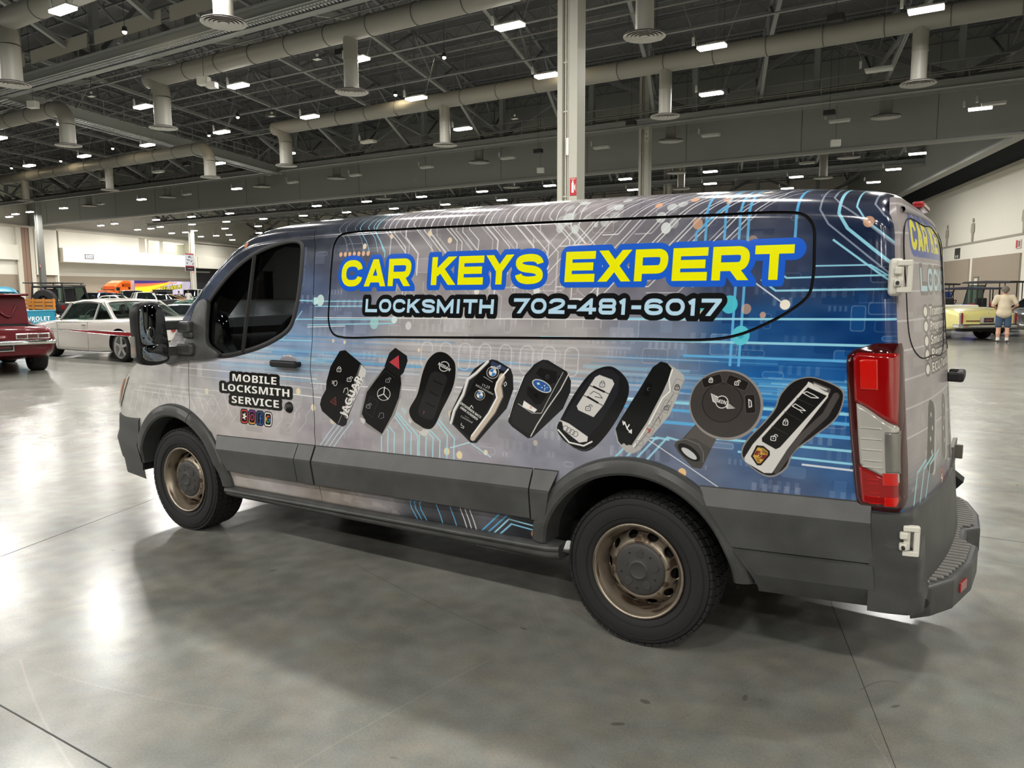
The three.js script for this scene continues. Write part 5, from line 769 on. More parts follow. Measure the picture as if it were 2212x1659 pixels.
{ // rear: two doors, lamps, hinges, bumper with ribbed step
  const M_rearBlack = M_plastic;
  const dx = (y, z) => REAR + rearX(y) + 0.006 + 0.088 * (1 - Math.min(1, (z / 0.92) ** 2)) * sstep(2.04, 1.80, y);
  const leaf = (s, y0, y1, m, name, d = 0) => { const rows = [], back = [], nz = 20, ny = 30; for (let j = 0; j <= ny; j++) { const y = lerp(y0, y1, j / ny), zmax = (y > 0.72 ? bodyZ(4.34, y) - 0.024 : 0.945) * (y > 1.9 ? 1 - ((y - 1.9) * 2.2) ** 2 : 1), r = [], b = []; for (let i = 0; i <= nz; i++) { const z = lerp(0.004, zmax, i / nz) * s, e = i === nz ? 0.012 : 0; r.push([dx(y, z) + d - e, y, z]); b.push([REAR + rearX(y) - 0.02, y, z]); } rows.push(r); back.push(b); }
    const uv = (i, j, p) => [(0.95 - p[2]) / (900 / 460), (p[1] - (2.05 - 760 / 460)) / (760 / 460)];
    const f = s < 0, side = (A, B, fl) => sheet([A, B], (i, j, p) => uv(i, j, p), fl); return mesh(name, merge([sheet(rows, uv, !f), side(rows.map((r) => r[nz]), back.map((r) => r[nz]), !f), side(rows.map((r) => r[0]), back.map((r) => r[0]), f), side(rows[ny], back[ny], f), side(rows[0], back[0], !f)]), m, van); };
  for (const s of [1, -1]) {
    const d = leaf(s, 0.735, 1.955, M_wrapR, 'rear_door'); d.userData.label = s > 0 ? 'left rear door with printed service list' : 'right rear door with pull handle';
    // lower black cladding of the door
    leaf(s, 0.47, 0.78, M_plastic, 'rear_door_cladding', 0.012);
    // blanked window outline pressed into the door: thin dark seal
    const zc = s * 0.44, pts = smoothPoly([[-0.36, 1.84], [0.0, 1.87], [0.36, 1.85], [0.39, 1.6], [0.37, 1.42], [0.25, 1.345], [0.0, 1.335], [-0.3, 1.34], [-0.39, 1.5]], 6).map(([a, y]) => { const z = zc + a * s; return [dx(y, z) + 0.0005, y, z]; }); mesh('window_seal', tubeAlong(pts, 0.0028, 120, 6, true), M_gap, d);
  }
  mesh('drip_rail', tubeAlong([-0.8, -0.5, 0, 0.5, 0.8].map((z) => [dx(1.93, z) + 0.006, 1.905 + 0.012 * (1 - z * z), z]), 0.012, 30, 8), mat(0xa49da2, 0.35), van);
  mesh('high_brake_lamp', rbox(0.05, 0.03, 0.3, 4.278, 1.985, 0, 0.012), mat(0x9c1518, 0.1, { clearcoat: 1 }), van);
  const pull = mesh('rear_handle', merge([rbox(0.035, 0.05, 0.20, 4.475, 1.195, -0.17, 0.015), rbox(0.06, 0.045, 0.03, 4.45, 1.195, -0.08, 0.01), rbox(0.06, 0.045, 0.03, 4.45, 1.195, -0.26, 0.01)]), M_trimBlack, van);
  mesh('plate_bracket', merge([rbox(0.05, 0.07, 0.015, 4.475, 0.80, -0.3, 0.004), rbox(0.02, 0.11, 0.3, 4.455, 0.78, -0.36, 0.004)]), mat(0x77736c, 0.45, { metalness: 0.6 }), van);
  mesh('tow_bracket', beam([4.44, 0.66, -0.35], [4.49, 0.62, -0.35], 0.12, 0.07), M_trimBlack, van);
  // hinges
  for (const [x, y, z, low] of [[4.298, 1.655, 0.935, false], [4.372, 0.692, 1.0, true]]) {
    const h = new THREE.Group(); h.name = 'door_hinge'; van.add(h); h.position.set(x, y, z); h.rotation.y = 0.22; h.scale.set(low ? 0.72 : 0.66, low ? 0.8 : 0.84, 1); h.userData.label = low ? 'lower white rear door hinge' : 'upper white rear door hinge';
    if (!low) mesh('base_cup', rbox(0.075, 0.165, 0.055, -0.012, -0.003, -0.012, 0.022, 3), M_white, h);
    mesh('hinge_bracket', merge([rbox(0.075, 0.026, 0.03, 0.025, 0.058, 0.016, 0.006), rbox(0.075, 0.026, 0.03, 0.025, -0.058, 0.016, 0.006), rbox(0.028, 0.14, 0.03, 0.052, 0, 0.014, 0.006)]), M_white, h);
    mesh('hinge_knuckle', merge([rbox(0.04, 0.034, 0.03, -0.008, 0.025, 0.022, 0.008), rbox(0.04, 0.034, 0.03, -0.008, -0.028, 0.022, 0.008), rbox(0.03, 0.1, 0.02, 0.008, 0, 0.012, 0.005)]), M_white, h);
    mesh('hinge_bolt', cyl(0.009, 0.009, 0.012, 0, 0, 0, 14).rotateX(Math.PI / 2).translate(-0.012, -0.028, 0.042), mat(0x2a2826, 0.5), h);
  }
  // tail lamp on the left corner
  const lamp = new THREE.Group(); lamp.name = 'tail_lamp'; van.add(lamp);
  const xl = curve([[0.785, 4.235], [0.812, 4.204], [0.9, 4.196], [1.348, 4.182], [1.404, 4.248], [1.41, 4.30]]), xrr = curve([[0.785, 4.335], [0.83, 4.36], [1.0, 4.366], [1.364, 4.385], [1.41, 4.36]]);
  const lensOn = (ya, yb, ta, tb, d, m, name) => { const rows = []; for (let i = 0; i <= 26; i++) { const r = []; for (let j = 0; j <= 18; j++) { const t = lerp(ta, tb, j / 18), y = lerp(ya(t), yb(t), i / 26), X = Math.min(lerp(xl(y), xrr(y), t), REAR - 0.0005); const rim = d > 0.02 ? 0 : 0, e = Math.min(i, 26 - i) === 0 || Math.min(j, 18 - j) === 0 ? -0.012 : 0; r.push([shear(X, y) + 0.012 * t * t, y, bodyZ(X, y) + d + e]); } rows.push(r); } return mesh(name, sheet(rows, null, false), m, lamp); };
  const cst = (v) => () => v, M_rim = mat(0x3a0608, 0.08, { clearcoat: 1 }), M_red = mat(0x8f0709, 0.08, { clearcoat: 1 }), M_red2 = mat(0xc4160f, 0.12, { clearcoat: 1 }), M_clear = mat(0xb9b6ae, 0.1, { clearcoat: 1, metalness: 0.25 });
  lensOn(cst(0.786), cst(1.409), 0, 1, 0.014, M_rim, 'lamp_rim');
  const cTop = (t) => lerp(1.188, 1.105, sstep(0.1, 0.95, t)), cLow = (t) => lerp(0.965, 0.885, t);
  lensOn(cTop, cst(1.375), 0.13, 0.86, 0.024, M_red, 'red_lens'); lensOn((t) => 1.235, (t) => 1.355 - (t < 0.3 ? (0.3 - t) * 0.15 : 0), 0.24, 0.56, 0.0275, M_red2, 'brake_chamber');
  lensOn(cLow, cTop, 0.16, 0.88, 0.0245, M_clear, 'reversing_lens'); lensOn(cst(0.812), cLow, 0.13, 0.86, 0.024, M_red, 'red_lens');
  for (const [a, b, t0, t1, mm, k] of [[0.905, 0.955, 0.58, 0.86, M_red2, 1], [0.83, 0.865, 0.6, 0.86, M_red2, 1]]) lensOn(cst(a - 0.02), cst(b - 0.02), t0, t1, 0.027, mm, 'reflector_facet');
  for (const y of [1.10, 1.06, 1.02, 0.98, 0.955]) lensOn(cst(y - 0.004), cst(y), 0.2, 0.62, 0.028, mat(0xe6e3dc, 0.1, { metalness: 0.5 }), 'lens_rib');
  for (const y of [0.91, 0.895, 0.86, 0.845, 0.82]) lensOn(cst(y - 0.003), cst(y), 0.28, 0.52, 0.027, M_red2, 'lens_rib');
  lensOn(cst(0.93), cst(1.09), 0.64, 0.9, 0.027, mat(0x8d8b86, 0.12, { metalness: 0.6 }), 'lens_column');
  // bumper corner piece and step
  const corner = (s) => { const P = []; const prof = [[0.785, 4.395], [0.765, 4.40], [0.70, 4.385], [0.665, 4.388], [0.655, 4.425], [0.60, 4.43], [0.50, 4.432], [0.46, 4.45], [0.42, 4.448], [0.405, 4.42]]; const rows = prof.map(([y, xe]) => { const r = []; const zo = bodyZ(4.2, Math.max(y, 0.5)) + 0.04; for (let i = 0; i <= 14; i++) { const t = i / 14; let x, z; if (t < 0.55) { x = lerp(4.262, xe - 0.05, t / 0.55); z = zo - 0.02 * (t / 0.55) ** 2; } else { const a = (t - 0.55) / 0.45; x = xe - 0.05 + 0.05 * Math.sin(Math.min(1, a * 1.5) * Math.PI / 2); z = a < 0.667 ? zo - 0.02 - 0.05 * (1 - Math.cos(a * 1.5 * Math.PI / 2)) : zo - 0.07 - (a - 0.667) * 0.55; } r.push([x, y, z * s]); } return r; }); const g = sheet(rows, (i, j, p) => [p[0] * 0.7 + p[2] * 0.7, p[1] * 0.7], s > 0); const top = rows[0], capT = sheet([top, top.map(([x, y, z]) => [x - 0.05, y - 0.004, z - 0.14 * s])], null, s < 0), bot = rows[rows.length - 1], capB = sheet([bot, bot.map(([x, y, z]) => [Math.min(x, 4.35), y + 0.01, z - 0.2 * s])], null, s > 0); return merge([g, capT, capB]); };
  mesh('bumper_corner', corner(1), M_plastic, van); mesh('bumper_corner', corner(-1), M_plastic, van);
  mesh('bumper_plug', cyl(0.018, 0.018, 0.01, 0, 0, 0, 18).rotateZ(Math.PI / 2).rotateY(-0.75).translate(4.446, 0.445, 0.955), M_trimBlack, van);
  const outer = [[4.40, -0.86], [4.452, -0.80], [4.52, -0.67], [4.575, -0.42], [4.588, -0.17], [4.535, -0.10], [4.535, 0.10], [4.588, 0.17], [4.575, 0.42], [4.52, 0.67], [4.452, 0.80], [4.40, 0.86]];
  const stepShape = outer.map(([x, z]) => [x, -z]);
  const M_step = mat(0x77756f, 0.6); const st = mesh('step_bumper', extrude([...stepShape], 0.105, 0.01).rotateX(-Math.PI / 2).translate(0, 0.348, 0), M_plastic, van); st.userData.label = 'grey ribbed step bumper';
  const xo = (z) => interp(outer.map((o) => o[1]), outer.map((o) => o[0]), z);
  for (let z = -0.78; z < 0.80; z += 0.042) mesh('tread_rib', rbox(xo(z) - 4.405 - 0.012, 0.012, 0.026, (xo(z) + 4.405) / 2 - 0.01, 0.467, z, 0.005, 1), M_step, st);
  mesh('notch_box', rbox(0.03, 0.09, 0.2, 4.525, 0.41, 0, 0.01), M_trimBlack, st);
  for (const s of [1, -1]) mesh('reflector', rbox(0.012, 0.042, 0.085, 0, 0, 0, 0.004).rotateY(-0.215 * s).translate(4.556, 0.405, 0.56 * s), mat(0x9c1a1e, 0.2, { clearcoat: 1 }), st);
  // underbody, axle, exhaust
  mesh('underbody', merge([box(4.6, 0.10, 1.5, 1.95, 0.40, 0), box(0.12, 0.1, 1.6, 3.3, 0.34, 0), box(0.1, 0.1, 1.5, 0, 0.32, 0), box(3.6, 0.08, 0.1, 1.7, 0.33, 0.45), box(3.6, 0.08, 0.1, 1.7, 0.33, -0.45), rbox(0.7, 0.16, 0.5, 1.5, 0.33, 0.35, 0.05)]), M_under, van);
}
// ---- wheels
function makeWheel(name) {
  const w = new THREE.Group(); w.name = name;
  const M_tyre = mat(0x1a1a1a, 0.75), M_tread = mat(0x161616, 0.85), M_rimSteel = mat(0xffffff, 0.34, { metalness: 0.75, map: noiseTexture(128, (u, v) => { const a = tileNoise(u, v, 4), b = tileNoise(u, v, 14), r = sstep(0.15, 0.55, a + b * 0.4); return [lerp(150, 92, r), lerp(139, 76, r), lerp(124, 62, r)]; }) });
  const R = 0.352, half = 0.118; // built round the z axis, outer face at +z
  const lz = (pts, n) => lathe(pts, n).rotateX(Math.PI / 2);   // lathe axis y -> z
  mesh('tyre', lz([[0.212, -half + 0.02], [0.235, -half + 0.005], [0.285, -half - 0.002], [0.325, -half + 0.008], [0.340, -half + 0.022], [0.343, -0.08], [0.343, 0.08], [0.340, half - 0.022], [0.333, half - 0.012], [0.331, half - 0.006], [0.324, half - 0.006], [0.3, half + 0.002], [0.27, half + 0.002], [0.24, half - 0.004], [0.226, half - 0.012], [0.214, half - 0.02], [0.205, half - 0.04]], 72), M_tyre, w);
  // tread: four rib rings cut into blocks
  const blocks = [];
  for (const [z0, z1, n, sk] of [[0.062, 0.108, 58, 0.012], [0.022, 0.056, 50, 0.012], [-0.016, 0.016, 50, 0.008], [-0.056, -0.022, 50, 0.012], [-0.108, -0.062, 58, 0.012]]) for (let k = 0; k < n; k++) { const a = k / n * Math.PI * 2, wd = 2 * Math.PI * R / n * 0.86, g = new THREE.BoxGeometry(0.012, wd, z1 - z0); const p = g.attributes.position; for (let i = 0; i < p.count; i++) p.setY(i, p.getY(i) + p.getZ(i) / (z1 - z0) * sk); blocks.push(g.translate(Math.abs(z0 + z1) > 0.12 ? R - 0.010 : R - 0.005, 0, (z0 + z1) / 2).rotateZ(a)); }
  const tb = mesh('tread_blocks', merge(blocks), M_tread, w); tb.userData.kind = 'stuff';
  for (const r of [0.31, 0.252]) mesh('sidewall_ring', new THREE.TorusGeometry(r, 0.0022, 6, 64).translate(0, 0, half + 0.001), M_tyre, w);
  // steel disc with ten oval holes
  const rim = mesh('rim', lz([[0.150, -0.09], [0.196, -0.085], [0.205, -0.02], [0.190, 0.0], [0.178, 0.03], [0.184, 0.075], [0.200, 0.092], [0.205, 0.108], [0.212, 0.1165], [0.219, 0.116], [0.222, 0.110], [0.219, 0.102]], 64), M_rimSteel, w);
  const zr = curve([[0.0, 0.072], [0.116, 0.072], [0.127, 0.079], [0.139, 0.071], [0.160, 0.047], [0.182, 0.022]]);
  const N = 10, rIn = 0.134, rOut = 0.180, rows = []; const disc = [];
  const pt = (r, a, dz = 0) => [r * Math.cos(a), r * Math.sin(a), zr(r) + dz];
  for (let k = 0; k < N; k++) {
    const a0 = (k - 0.5) / N * 2 * Math.PI, a1 = (k + 0.5) / N * 2 * Math.PI, am = k / N * 2 * Math.PI, rm = 0.158, hr = 0.0165, ha = 0.0255 / rm, M = 32, outerP = [], innerP = [];
    for (let i = 0; i <= M; i++) { const t = i / M * 2 * Math.PI, cx = Math.cos(t), sy = Math.sin(t), m = Math.max(Math.abs(cx), Math.abs(sy)); outerP.push([lerp(rIn, rOut, (cx / m + 1) / 2), lerp(a0, a1, (sy / m + 1) / 2)]); innerP.push([rm + hr * cx, am + ha * sy]); }
    const ringRows = [0, 0.35, 0.75, 1].map((q) => outerP.map((o, i) => pt(lerp(o[0], innerP[i][0], q), lerp(o[1], innerP[i][1], q)))); ringRows.push(innerP.map(([r, a]) => pt(r, a, -0.010)));
    disc.push(sheet(ringRows, (i, j, p) => [p[0] * 3, p[1] * 3], false));
  }
  disc.push(sheet([0.0, 0.05, 0.09, 0.112, 0.12, 0.127, 0.134].map((r) => Array.from({ length: 65 }, (_, i) => pt(r, i / 64 * 2 * Math.PI))), (i, j, p) => [p[0] * 3, p[1] * 3], false));
  mesh('wheel_disc', merge(disc), new THREE.MeshPhysicalMaterial({ map: M_rimSteel.map, roughness: 0.36, metalness: 0.7, side: THREE.DoubleSide }), w);
  // plastic centre cap with raised lozenges
  const M_cap = mat(0x3a3836, 0.55), cap = mesh('centre_cap', lz([[0, 0.094], [0.028, 0.094], [0.036, 0.100], [0.042, 0.100], [0.046, 0.092], [0.075, 0.092], [0.108, 0.087], [0.121, 0.079], [0.122, 0.068]], 56), M_cap, w);
  for (let k = 0; k < 5; k++) { const g = extrude([[0.058, -0.008], [0.066, -0.016], [0.088, -0.014], [0.098, 0], [0.088, 0.014], [0.066, 0.016], [0.058, 0.008]], 0.006, 0.002).translate(0, 0, 0.086).rotateZ(k / 5 * 2 * Math.PI + 0.25); mesh('lozenge', g, M_cap, cap); const d = cyl(0.004, 0.004, 0.004, 0, 0, 0, 10).rotateX(Math.PI / 2).translate(0.086 * Math.cos((k + 0.5) / 5 * 2 * Math.PI + 0.25), 0.086 * Math.sin((k + 0.5) / 5 * 2 * Math.PI + 0.25), 0.0905); mesh('cap_dimple', d, M_gap, cap); }
  mesh('valve', rod([0.165, -0.03, 0.05], [0.168, -0.03, 0.088], 0.005, 8), M_tyre, w);
  mesh('brake_drum', cyl(0.15, 0.15, 0.12, 0, 0, 0, 32).rotateX(Math.PI / 2).translate(0, 0, -0.04), mat(0x1b1817, 0.8), w);
  return w;
}
{
  const proto = makeWheel('wheel');
  const at = (x, z, flip, turn, wt) => { const w = proto.clone(); van.add(w); w.position.set(x, 0.347, z); w.rotation.set(0, flip ? Math.PI : 0, turn); };
  at(0, 0.856, false, 0.4); at(3.30, 0.856, false, 0.0); at(0, -0.856, true, 0.2); at(3.30, -0.856, true, 0.9);
}

// ---------------------------------------------------------------- show cars, lorry, carts
const FWD = [-Math.sin(0.56486), -Math.cos(0.56486)], RGT = [Math.cos(0.56486), -Math.sin(0.56486)];
const onFloor = (bearing, depth, y = 0) => [HX + depth * (FWD[0] + bearing * RGT[0]), y, HZ + depth * (FWD[1] + bearing * RGT[1])];   // bearing: sideways per metre of depth
const facing = (hx, hz) => Math.atan2(hz, -hx);   // turn that points a car's nose along (hx, hz)
// closed loft through half sections [[z, y] ...] given from sill to the middle of the top, mirrored
function loftSolid(st) {
  const rings = st.map(([x, half]) => [...half, ...half.slice(0, -1).reverse().map(([z, y]) => [-z, y])].map(([z, y]) => [x, y, z])), N = rings[0].length, pos = [], uv = [], idx = [];
  rings.forEach((r) => r.forEach((p) => { pos.push(...p); uv.push(p[0], p[1]); }));
  for (let i = 0; i < rings.length - 1; i++) for (let j = 0; j < N; j++) { const a = i * N + j, b = i * N + (j + 1) % N, c = a + N, d = b + N; idx.push(a, c, b, b, c, d); }
  for (const [i, back] of [[0, false], [rings.length - 1, true]]) { const m = pos.length / 3, r = rings[i]; pos.push(r[0][0], (r[0][1] + r[(N - 1) / 2][1]) / 2, 0); uv.push(0, 0); for (let j = 0; j < N; j++) { const a = i * N + j, b = i * N + (j + 1) % N; back ? idx.push(a, m, b) : idx.push(a, b, m); } }
  const g = new THREE.BufferGeometry(); g.setAttribute('position', new THREE.Float32BufferAttribute(pos, 3)); g.setAttribute('uv', new THREE.Float32BufferAttribute(uv, 2)); g.setIndex(idx); g.computeVertexNormals();
  return g;
}
// body section: half width w, sill y0, shoulder ys, deck height yd; a soft-shouldered box
const carSection = (w, y0, ys, yd, crown = 0.03) => { const out = [[w * 0.86, y0], [w * 0.95, y0 + 0.03], [w * 0.985, y0 + 0.12]], m = lerp(y0, ys, 0.5); out.push([w, m], [w * 0.995, lerp(m, ys, 0.6)], [w * 0.985, ys - 0.03], [w * 0.965, ys], [w * 0.93, lerp(ys, yd, 0.6)], [w * 0.86, yd], [w * 0.6, yd + crown * 0.6], [w * 0.3, yd + crown * 0.9], [0, yd + crown]); return out; };
const M_tyreC = mat(0x161616, 0.8), M_chrome = mat(0xd8d8d6, 0.08, { metalness: 1 }), M_blackRim = mat(0x1c1c1e, 0.3, { metalness: 0.5 }), M_carGlass = mat(0x9fb0ac, 0.02, { transmission: 1, thickness: 0, ior: 1.5 }), M_darkGlass = mat(0x14181a, 0.04), M_inside = mat(0x1d1b1a, 0.8), M_tail = mat(0x8c1014, 0.12, { clearcoat: 1 }), M_lampClear = mat(0xd5d8d8, 0.06, { clearcoat: 1 });
const paint = (c, extra = {}) => mat(c, 0.32, { clearcoat: 1, clearcoatRoughness: 0.03, ...extra });
function carWheel(R, W, rimR, m, spokes = 5) {
  const w = new THREE.Group(); w.name = 'wheel'; const lz = (p, n = 40) => lathe(p, n).rotateX(Math.PI / 2);
  mesh('tyre', lz([[rimR - 0.01, -W / 2 + 0.01], [rimR + 0.02, -W / 2], [R - 0.03, -W / 2], [R, -W / 2 + 0.03], [R, W / 2 - 0.03], [R - 0.03, W / 2], [rimR + 0.02, W / 2], [rimR - 0.01, W / 2 - 0.01]]), M_tyreC, w);
  mesh('rim', lz([[rimR * 0.7, -W / 2 + 0.02], [rimR * 0.92, -W / 2 + 0.03], [rimR * 0.93, W / 2 - 0.03], [rimR, W / 2 - 0.005], [rimR + 0.012, W / 2], [rimR + 0.004, W / 2 - 0.02]]), m, w);
  const sp = []; for (let k = 0; k < spokes; k++) sp.push(rbox(rimR * 0.95, rimR * 0.26, 0.03, rimR * 0.47, 0, W / 2 - 0.035, 0.012, 1).rotateZ(k / spokes * 2 * Math.PI + 0.3)); sp.push(cyl(rimR * 0.26, rimR * 0.22, 0.05, 0, 0, 0, 20).rotateX(Math.PI / 2).translate(0, 0, W / 2 - 0.03)); mesh('spokes', merge(sp), m, w);
  mesh('brake_disc', cyl(rimR * 0.7, rimR * 0.7, 0.04, 0, 0, 0, 24).rotateX(Math.PI / 2), mat(0x35322f, 0.5), w); return w;
}
function putWheels(car, xs, z, R, W, rimR, m, spokes) { const p = carWheel(R, W, rimR, m, spokes); for (const x of xs) for (const s of [1, -1]) { const w = p.clone(); w.position.set(x, R, s * z); if (s < 0) w.rotation.y = Math.PI; car.add(w); } }
function bodyWithWells(car, st, m, wells, name = 'body') { let b = brush(loftSolid(st), m); for (const [x, r, y] of wells) for (const s of [1, -1]) b = cut(b, brush(new THREE.CylinderGeometry(r, r, 0.5, 32).rotateX(Math.PI / 2).translate(x, y, s * 0.95), M_inside)); return mesh(name, tidy(b.geometry), b.material, car); }
// greenhouse: base y0 and roof y1; front glass from fb (base) to ft (roof), rear glass from rt to rb; half widths wb, wt
function greenhouse(car, { fb, ft, rt, rb, rw = 0, y0, y1, wb, wt, roofM, glass = M_carGlass, pillar, bPost, roofH = 0.05, side = true }) {
  const pm = pillar ?? roofM, P = (x, y, z) => [x, y, z];
  const q = (a, b, c, d, bow = [0, 0, 0]) => { const rows = []; for (let i = 0; i <= 8; i++) { const r = []; for (let j = 0; j <= 8; j++) { const s = i / 8, t = j / 8, k = Math.sin(s * Math.PI) * 1, l = 1 - (2 * t - 1) ** 2; r.push([0, 1, 2].map((n) => lerp(lerp(a[n], b[n], t), lerp(c[n], d[n], t), s) + bow[n] * l)); } rows.push(r); } return sheet(rows); };
  mesh('windscreen', q(P(fb, y0, -wb), P(fb, y0, wb), P(ft, y1, -wt), P(ft, y1, wt), [-0.10, 0, 0]), glass, car);
  mesh('rear_window', q(P(rb + rw, y0, wb * 0.92), P(rb + rw, y0, -wb * 0.92), P(rt, y1, wt), P(rt, y1, -wt), [0.10, 0, 0]), glass, car);
  if (side) for (const s of [1, -1]) { const z = (y) => s * lerp(wb, wt, (y - y0) / (y1 - y0)), mid = bPost ?? (ft + rt) / 2 + 0.1; mesh('side_window', q(P(fb, y0, z(y0)), P(mid, y0, z(y0)), P(ft, y1, z(y1)), P(mid - 0.02, y1, z(y1)), [0, 0, s * 0.01]), glass, car); mesh('side_window', q(P(mid, y0, z(y0)), P(rb, y0, z(y0)), P(mid - 0.02, y1, z(y1)), P(rt, y1, z(y1)), [0, 0, s * 0.01]), glass, car); mesh('window_post', beam(P(mid, y0, z(y0)), P(mid - 0.02, y1, z(y1)), 0.03, 0.04), pm, car);
    mesh('front_pillar', beam(P(fb, y0 - 0.02, z(y0)), P(ft, y1 + 0.01, z(y1)), 0.045, 0.05), pm, car); mesh('rear_pillar', merge([beam(P(rb, y0 - 0.02, z(y0) * 0.99), P(rt, y1 + 0.01, z(y1)), 0.06, 0.10)]), pm, car); }
  // roof skin
  const rows = []; for (let i = 0; i <= 12; i++) { const t = i / 12, x = lerp(ft - 0.06, rt + 0.08, t), r = [], h = y1 + 0.005 + roofH * Math.sin(Math.PI * clamp(t * 0.9 + 0.06)); for (let j = 0; j <= 14; j++) { const a = j / 14 * 2 - 1; r.push([x, h + 0.03 * (1 - a * a) - (Math.abs(a) > 0.98 ? 0.035 : 0), a * (wt + 0.03)]); } rows.push(r); }
  mesh('roof', merge([sheet(rows), sheet(rows.map((r) => r.map(([x, y, z]) => [x, y - 0.03, z])), null, true)]), roofM, car);
  mesh('interior', merge([box(rb - fb - 0.25, 0.02, wb * 1.8, (fb + rb) / 2, y0 - 0.005, 0), rbox(0.16, 0.30, wb * 1.4, lerp(fb, rb, 0.45), y0 + 0.05, 0, 0.05), rbox(0.16, 0.22, wb * 1.4, lerp(fb, rb, 0.8), y0 + 0.02, 0, 0.05)]), M_inside, car);
}
// -- white two-door hardtop beside the van's nose
{
  const c = thing('hardtop_car', 'white two-door hardtop with red side stripe and chrome wheels', 'car', [-14.26, 0, -7.17]);
  const W = paint(0xcfcac2), S = (x, w, y0, ys, yd, cr) => [x, carSection(w, y0, ys, yd, cr)];
  bodyWithWells(c, [S(-2.62, .80, .34, .62, .70), S(-2.55, .93, .28, .70, .78), S(-2.2, .985, .22, .76, .84, .05), S(-1.6, 1.0, .18, .83, .90, .05), S(-1.1, 1.0, .18, .88, .94, .04), S(-.4, 1.0, .18, .90, .95), S(.6, 1.0, .19, .93, .97), S(1.2, 1.0, .22, .95, .99), S(1.8, .995, .26, .96, 1.0), S(2.4, .98, .30, .95, 1.0), S(2.78, .96, .34, .92, .97), S(2.86, .90, .40, .86, .92)], W, [[-1.59, .40, .36], [1.59, .42, .36]]);
  greenhouse(c, { fb: -1.10, ft: -.84, rt: .62, rb: 1.26, rw: .7, y0: .95, y1: 1.355, wb: .88, wt: .70, roofM: W, pillar: mat(0xc9c7c2, .25, { metalness: .4 }), bPost: .42, roofH: .075 });
  mesh('roof_pillar', sheet([[[.50, 1.375, .735], [.78, 1.36, .72]], [[.76, 1.24, .765], [1.0, 1.21, .77]], [[1.0, 1.08, .83], [1.22, 1.06, .83]], [[1.2, .95, .892], [1.45, .96, .88]]]), W, c);
  for (const s of [1]) {
    mesh('side_stripe', sheet(Array.from({ length: 20 }, (_, i) => { const x = lerp(-1.0, 2.7, i / 19), h = lerp(.01, .085, Math.min(1, i / 12)); return [[x, .715 - i * .0015, 1.006], [x, .715 - i * .0015 - h, 1.008]]; }), null, false), paint(0x9c1626), c);
    mesh('chrome_spear', merge([rod([-2.4, .72, 1.0], [2.75, .70, 1.004], .012, 6), tubeAlong([[-1.0, .70, 1.006], [1, .63, 1.01], [2.7, .60, 1.0]], .010, 20, 6), rod([-2.2, .865, .985], [2.6, .95, .965], .010, 6)]), M_chrome, c);
    mesh('door_line', merge([beam([-1.06, .22, 1.002], [-1.06, .88, .995], .008, .008), beam([.30, .22, 1.002], [.30, .92, .99], .008, .008)]), mat(0x8b8781, .6), c);
    mesh('side_mirror', merge([new THREE.SphereGeometry(.065, 16, 10).scale(.6, 1, 1).translate(-.98, 1.0, .99), rod([-.95, .92, .93], [-.98, 1.0, .99], .012)]), M_chrome, c); mesh('door_handle', rbox(.16, .03, .03, .16, .83, 1.008, .012), M_chrome, c);
  }
  mesh('steering_wheel', new THREE.TorusGeometry(.18, .012, 8, 28).rotateY(Math.PI / 2).rotateZ(-.4).translate(-.5, 1.02, .4), mat(0xd6d2c8, .4), c);
  mesh('rear_bumper', rbox(.12, .14, 1.85, 2.90, .46, 0, .05), M_chrome, c); mesh('front_bumper', rbox(.12, .14, 1.85, -2.66, .44, 0, .05), M_chrome, c);
  for (const z of [-.7, -.45, -.2, .2, .45, .7]) mesh('tail_lamp', cyl(.055, .055, .04, 0, 0, 0, 18).rotateZ(Math.PI / 2).translate(2.88, .76, z), M_tail, c);
  putWheels(c, [-1.59, 1.59], .84, .345, .27, .25, mat(0xdcdcda, .22, { metalness: .55 }));
}
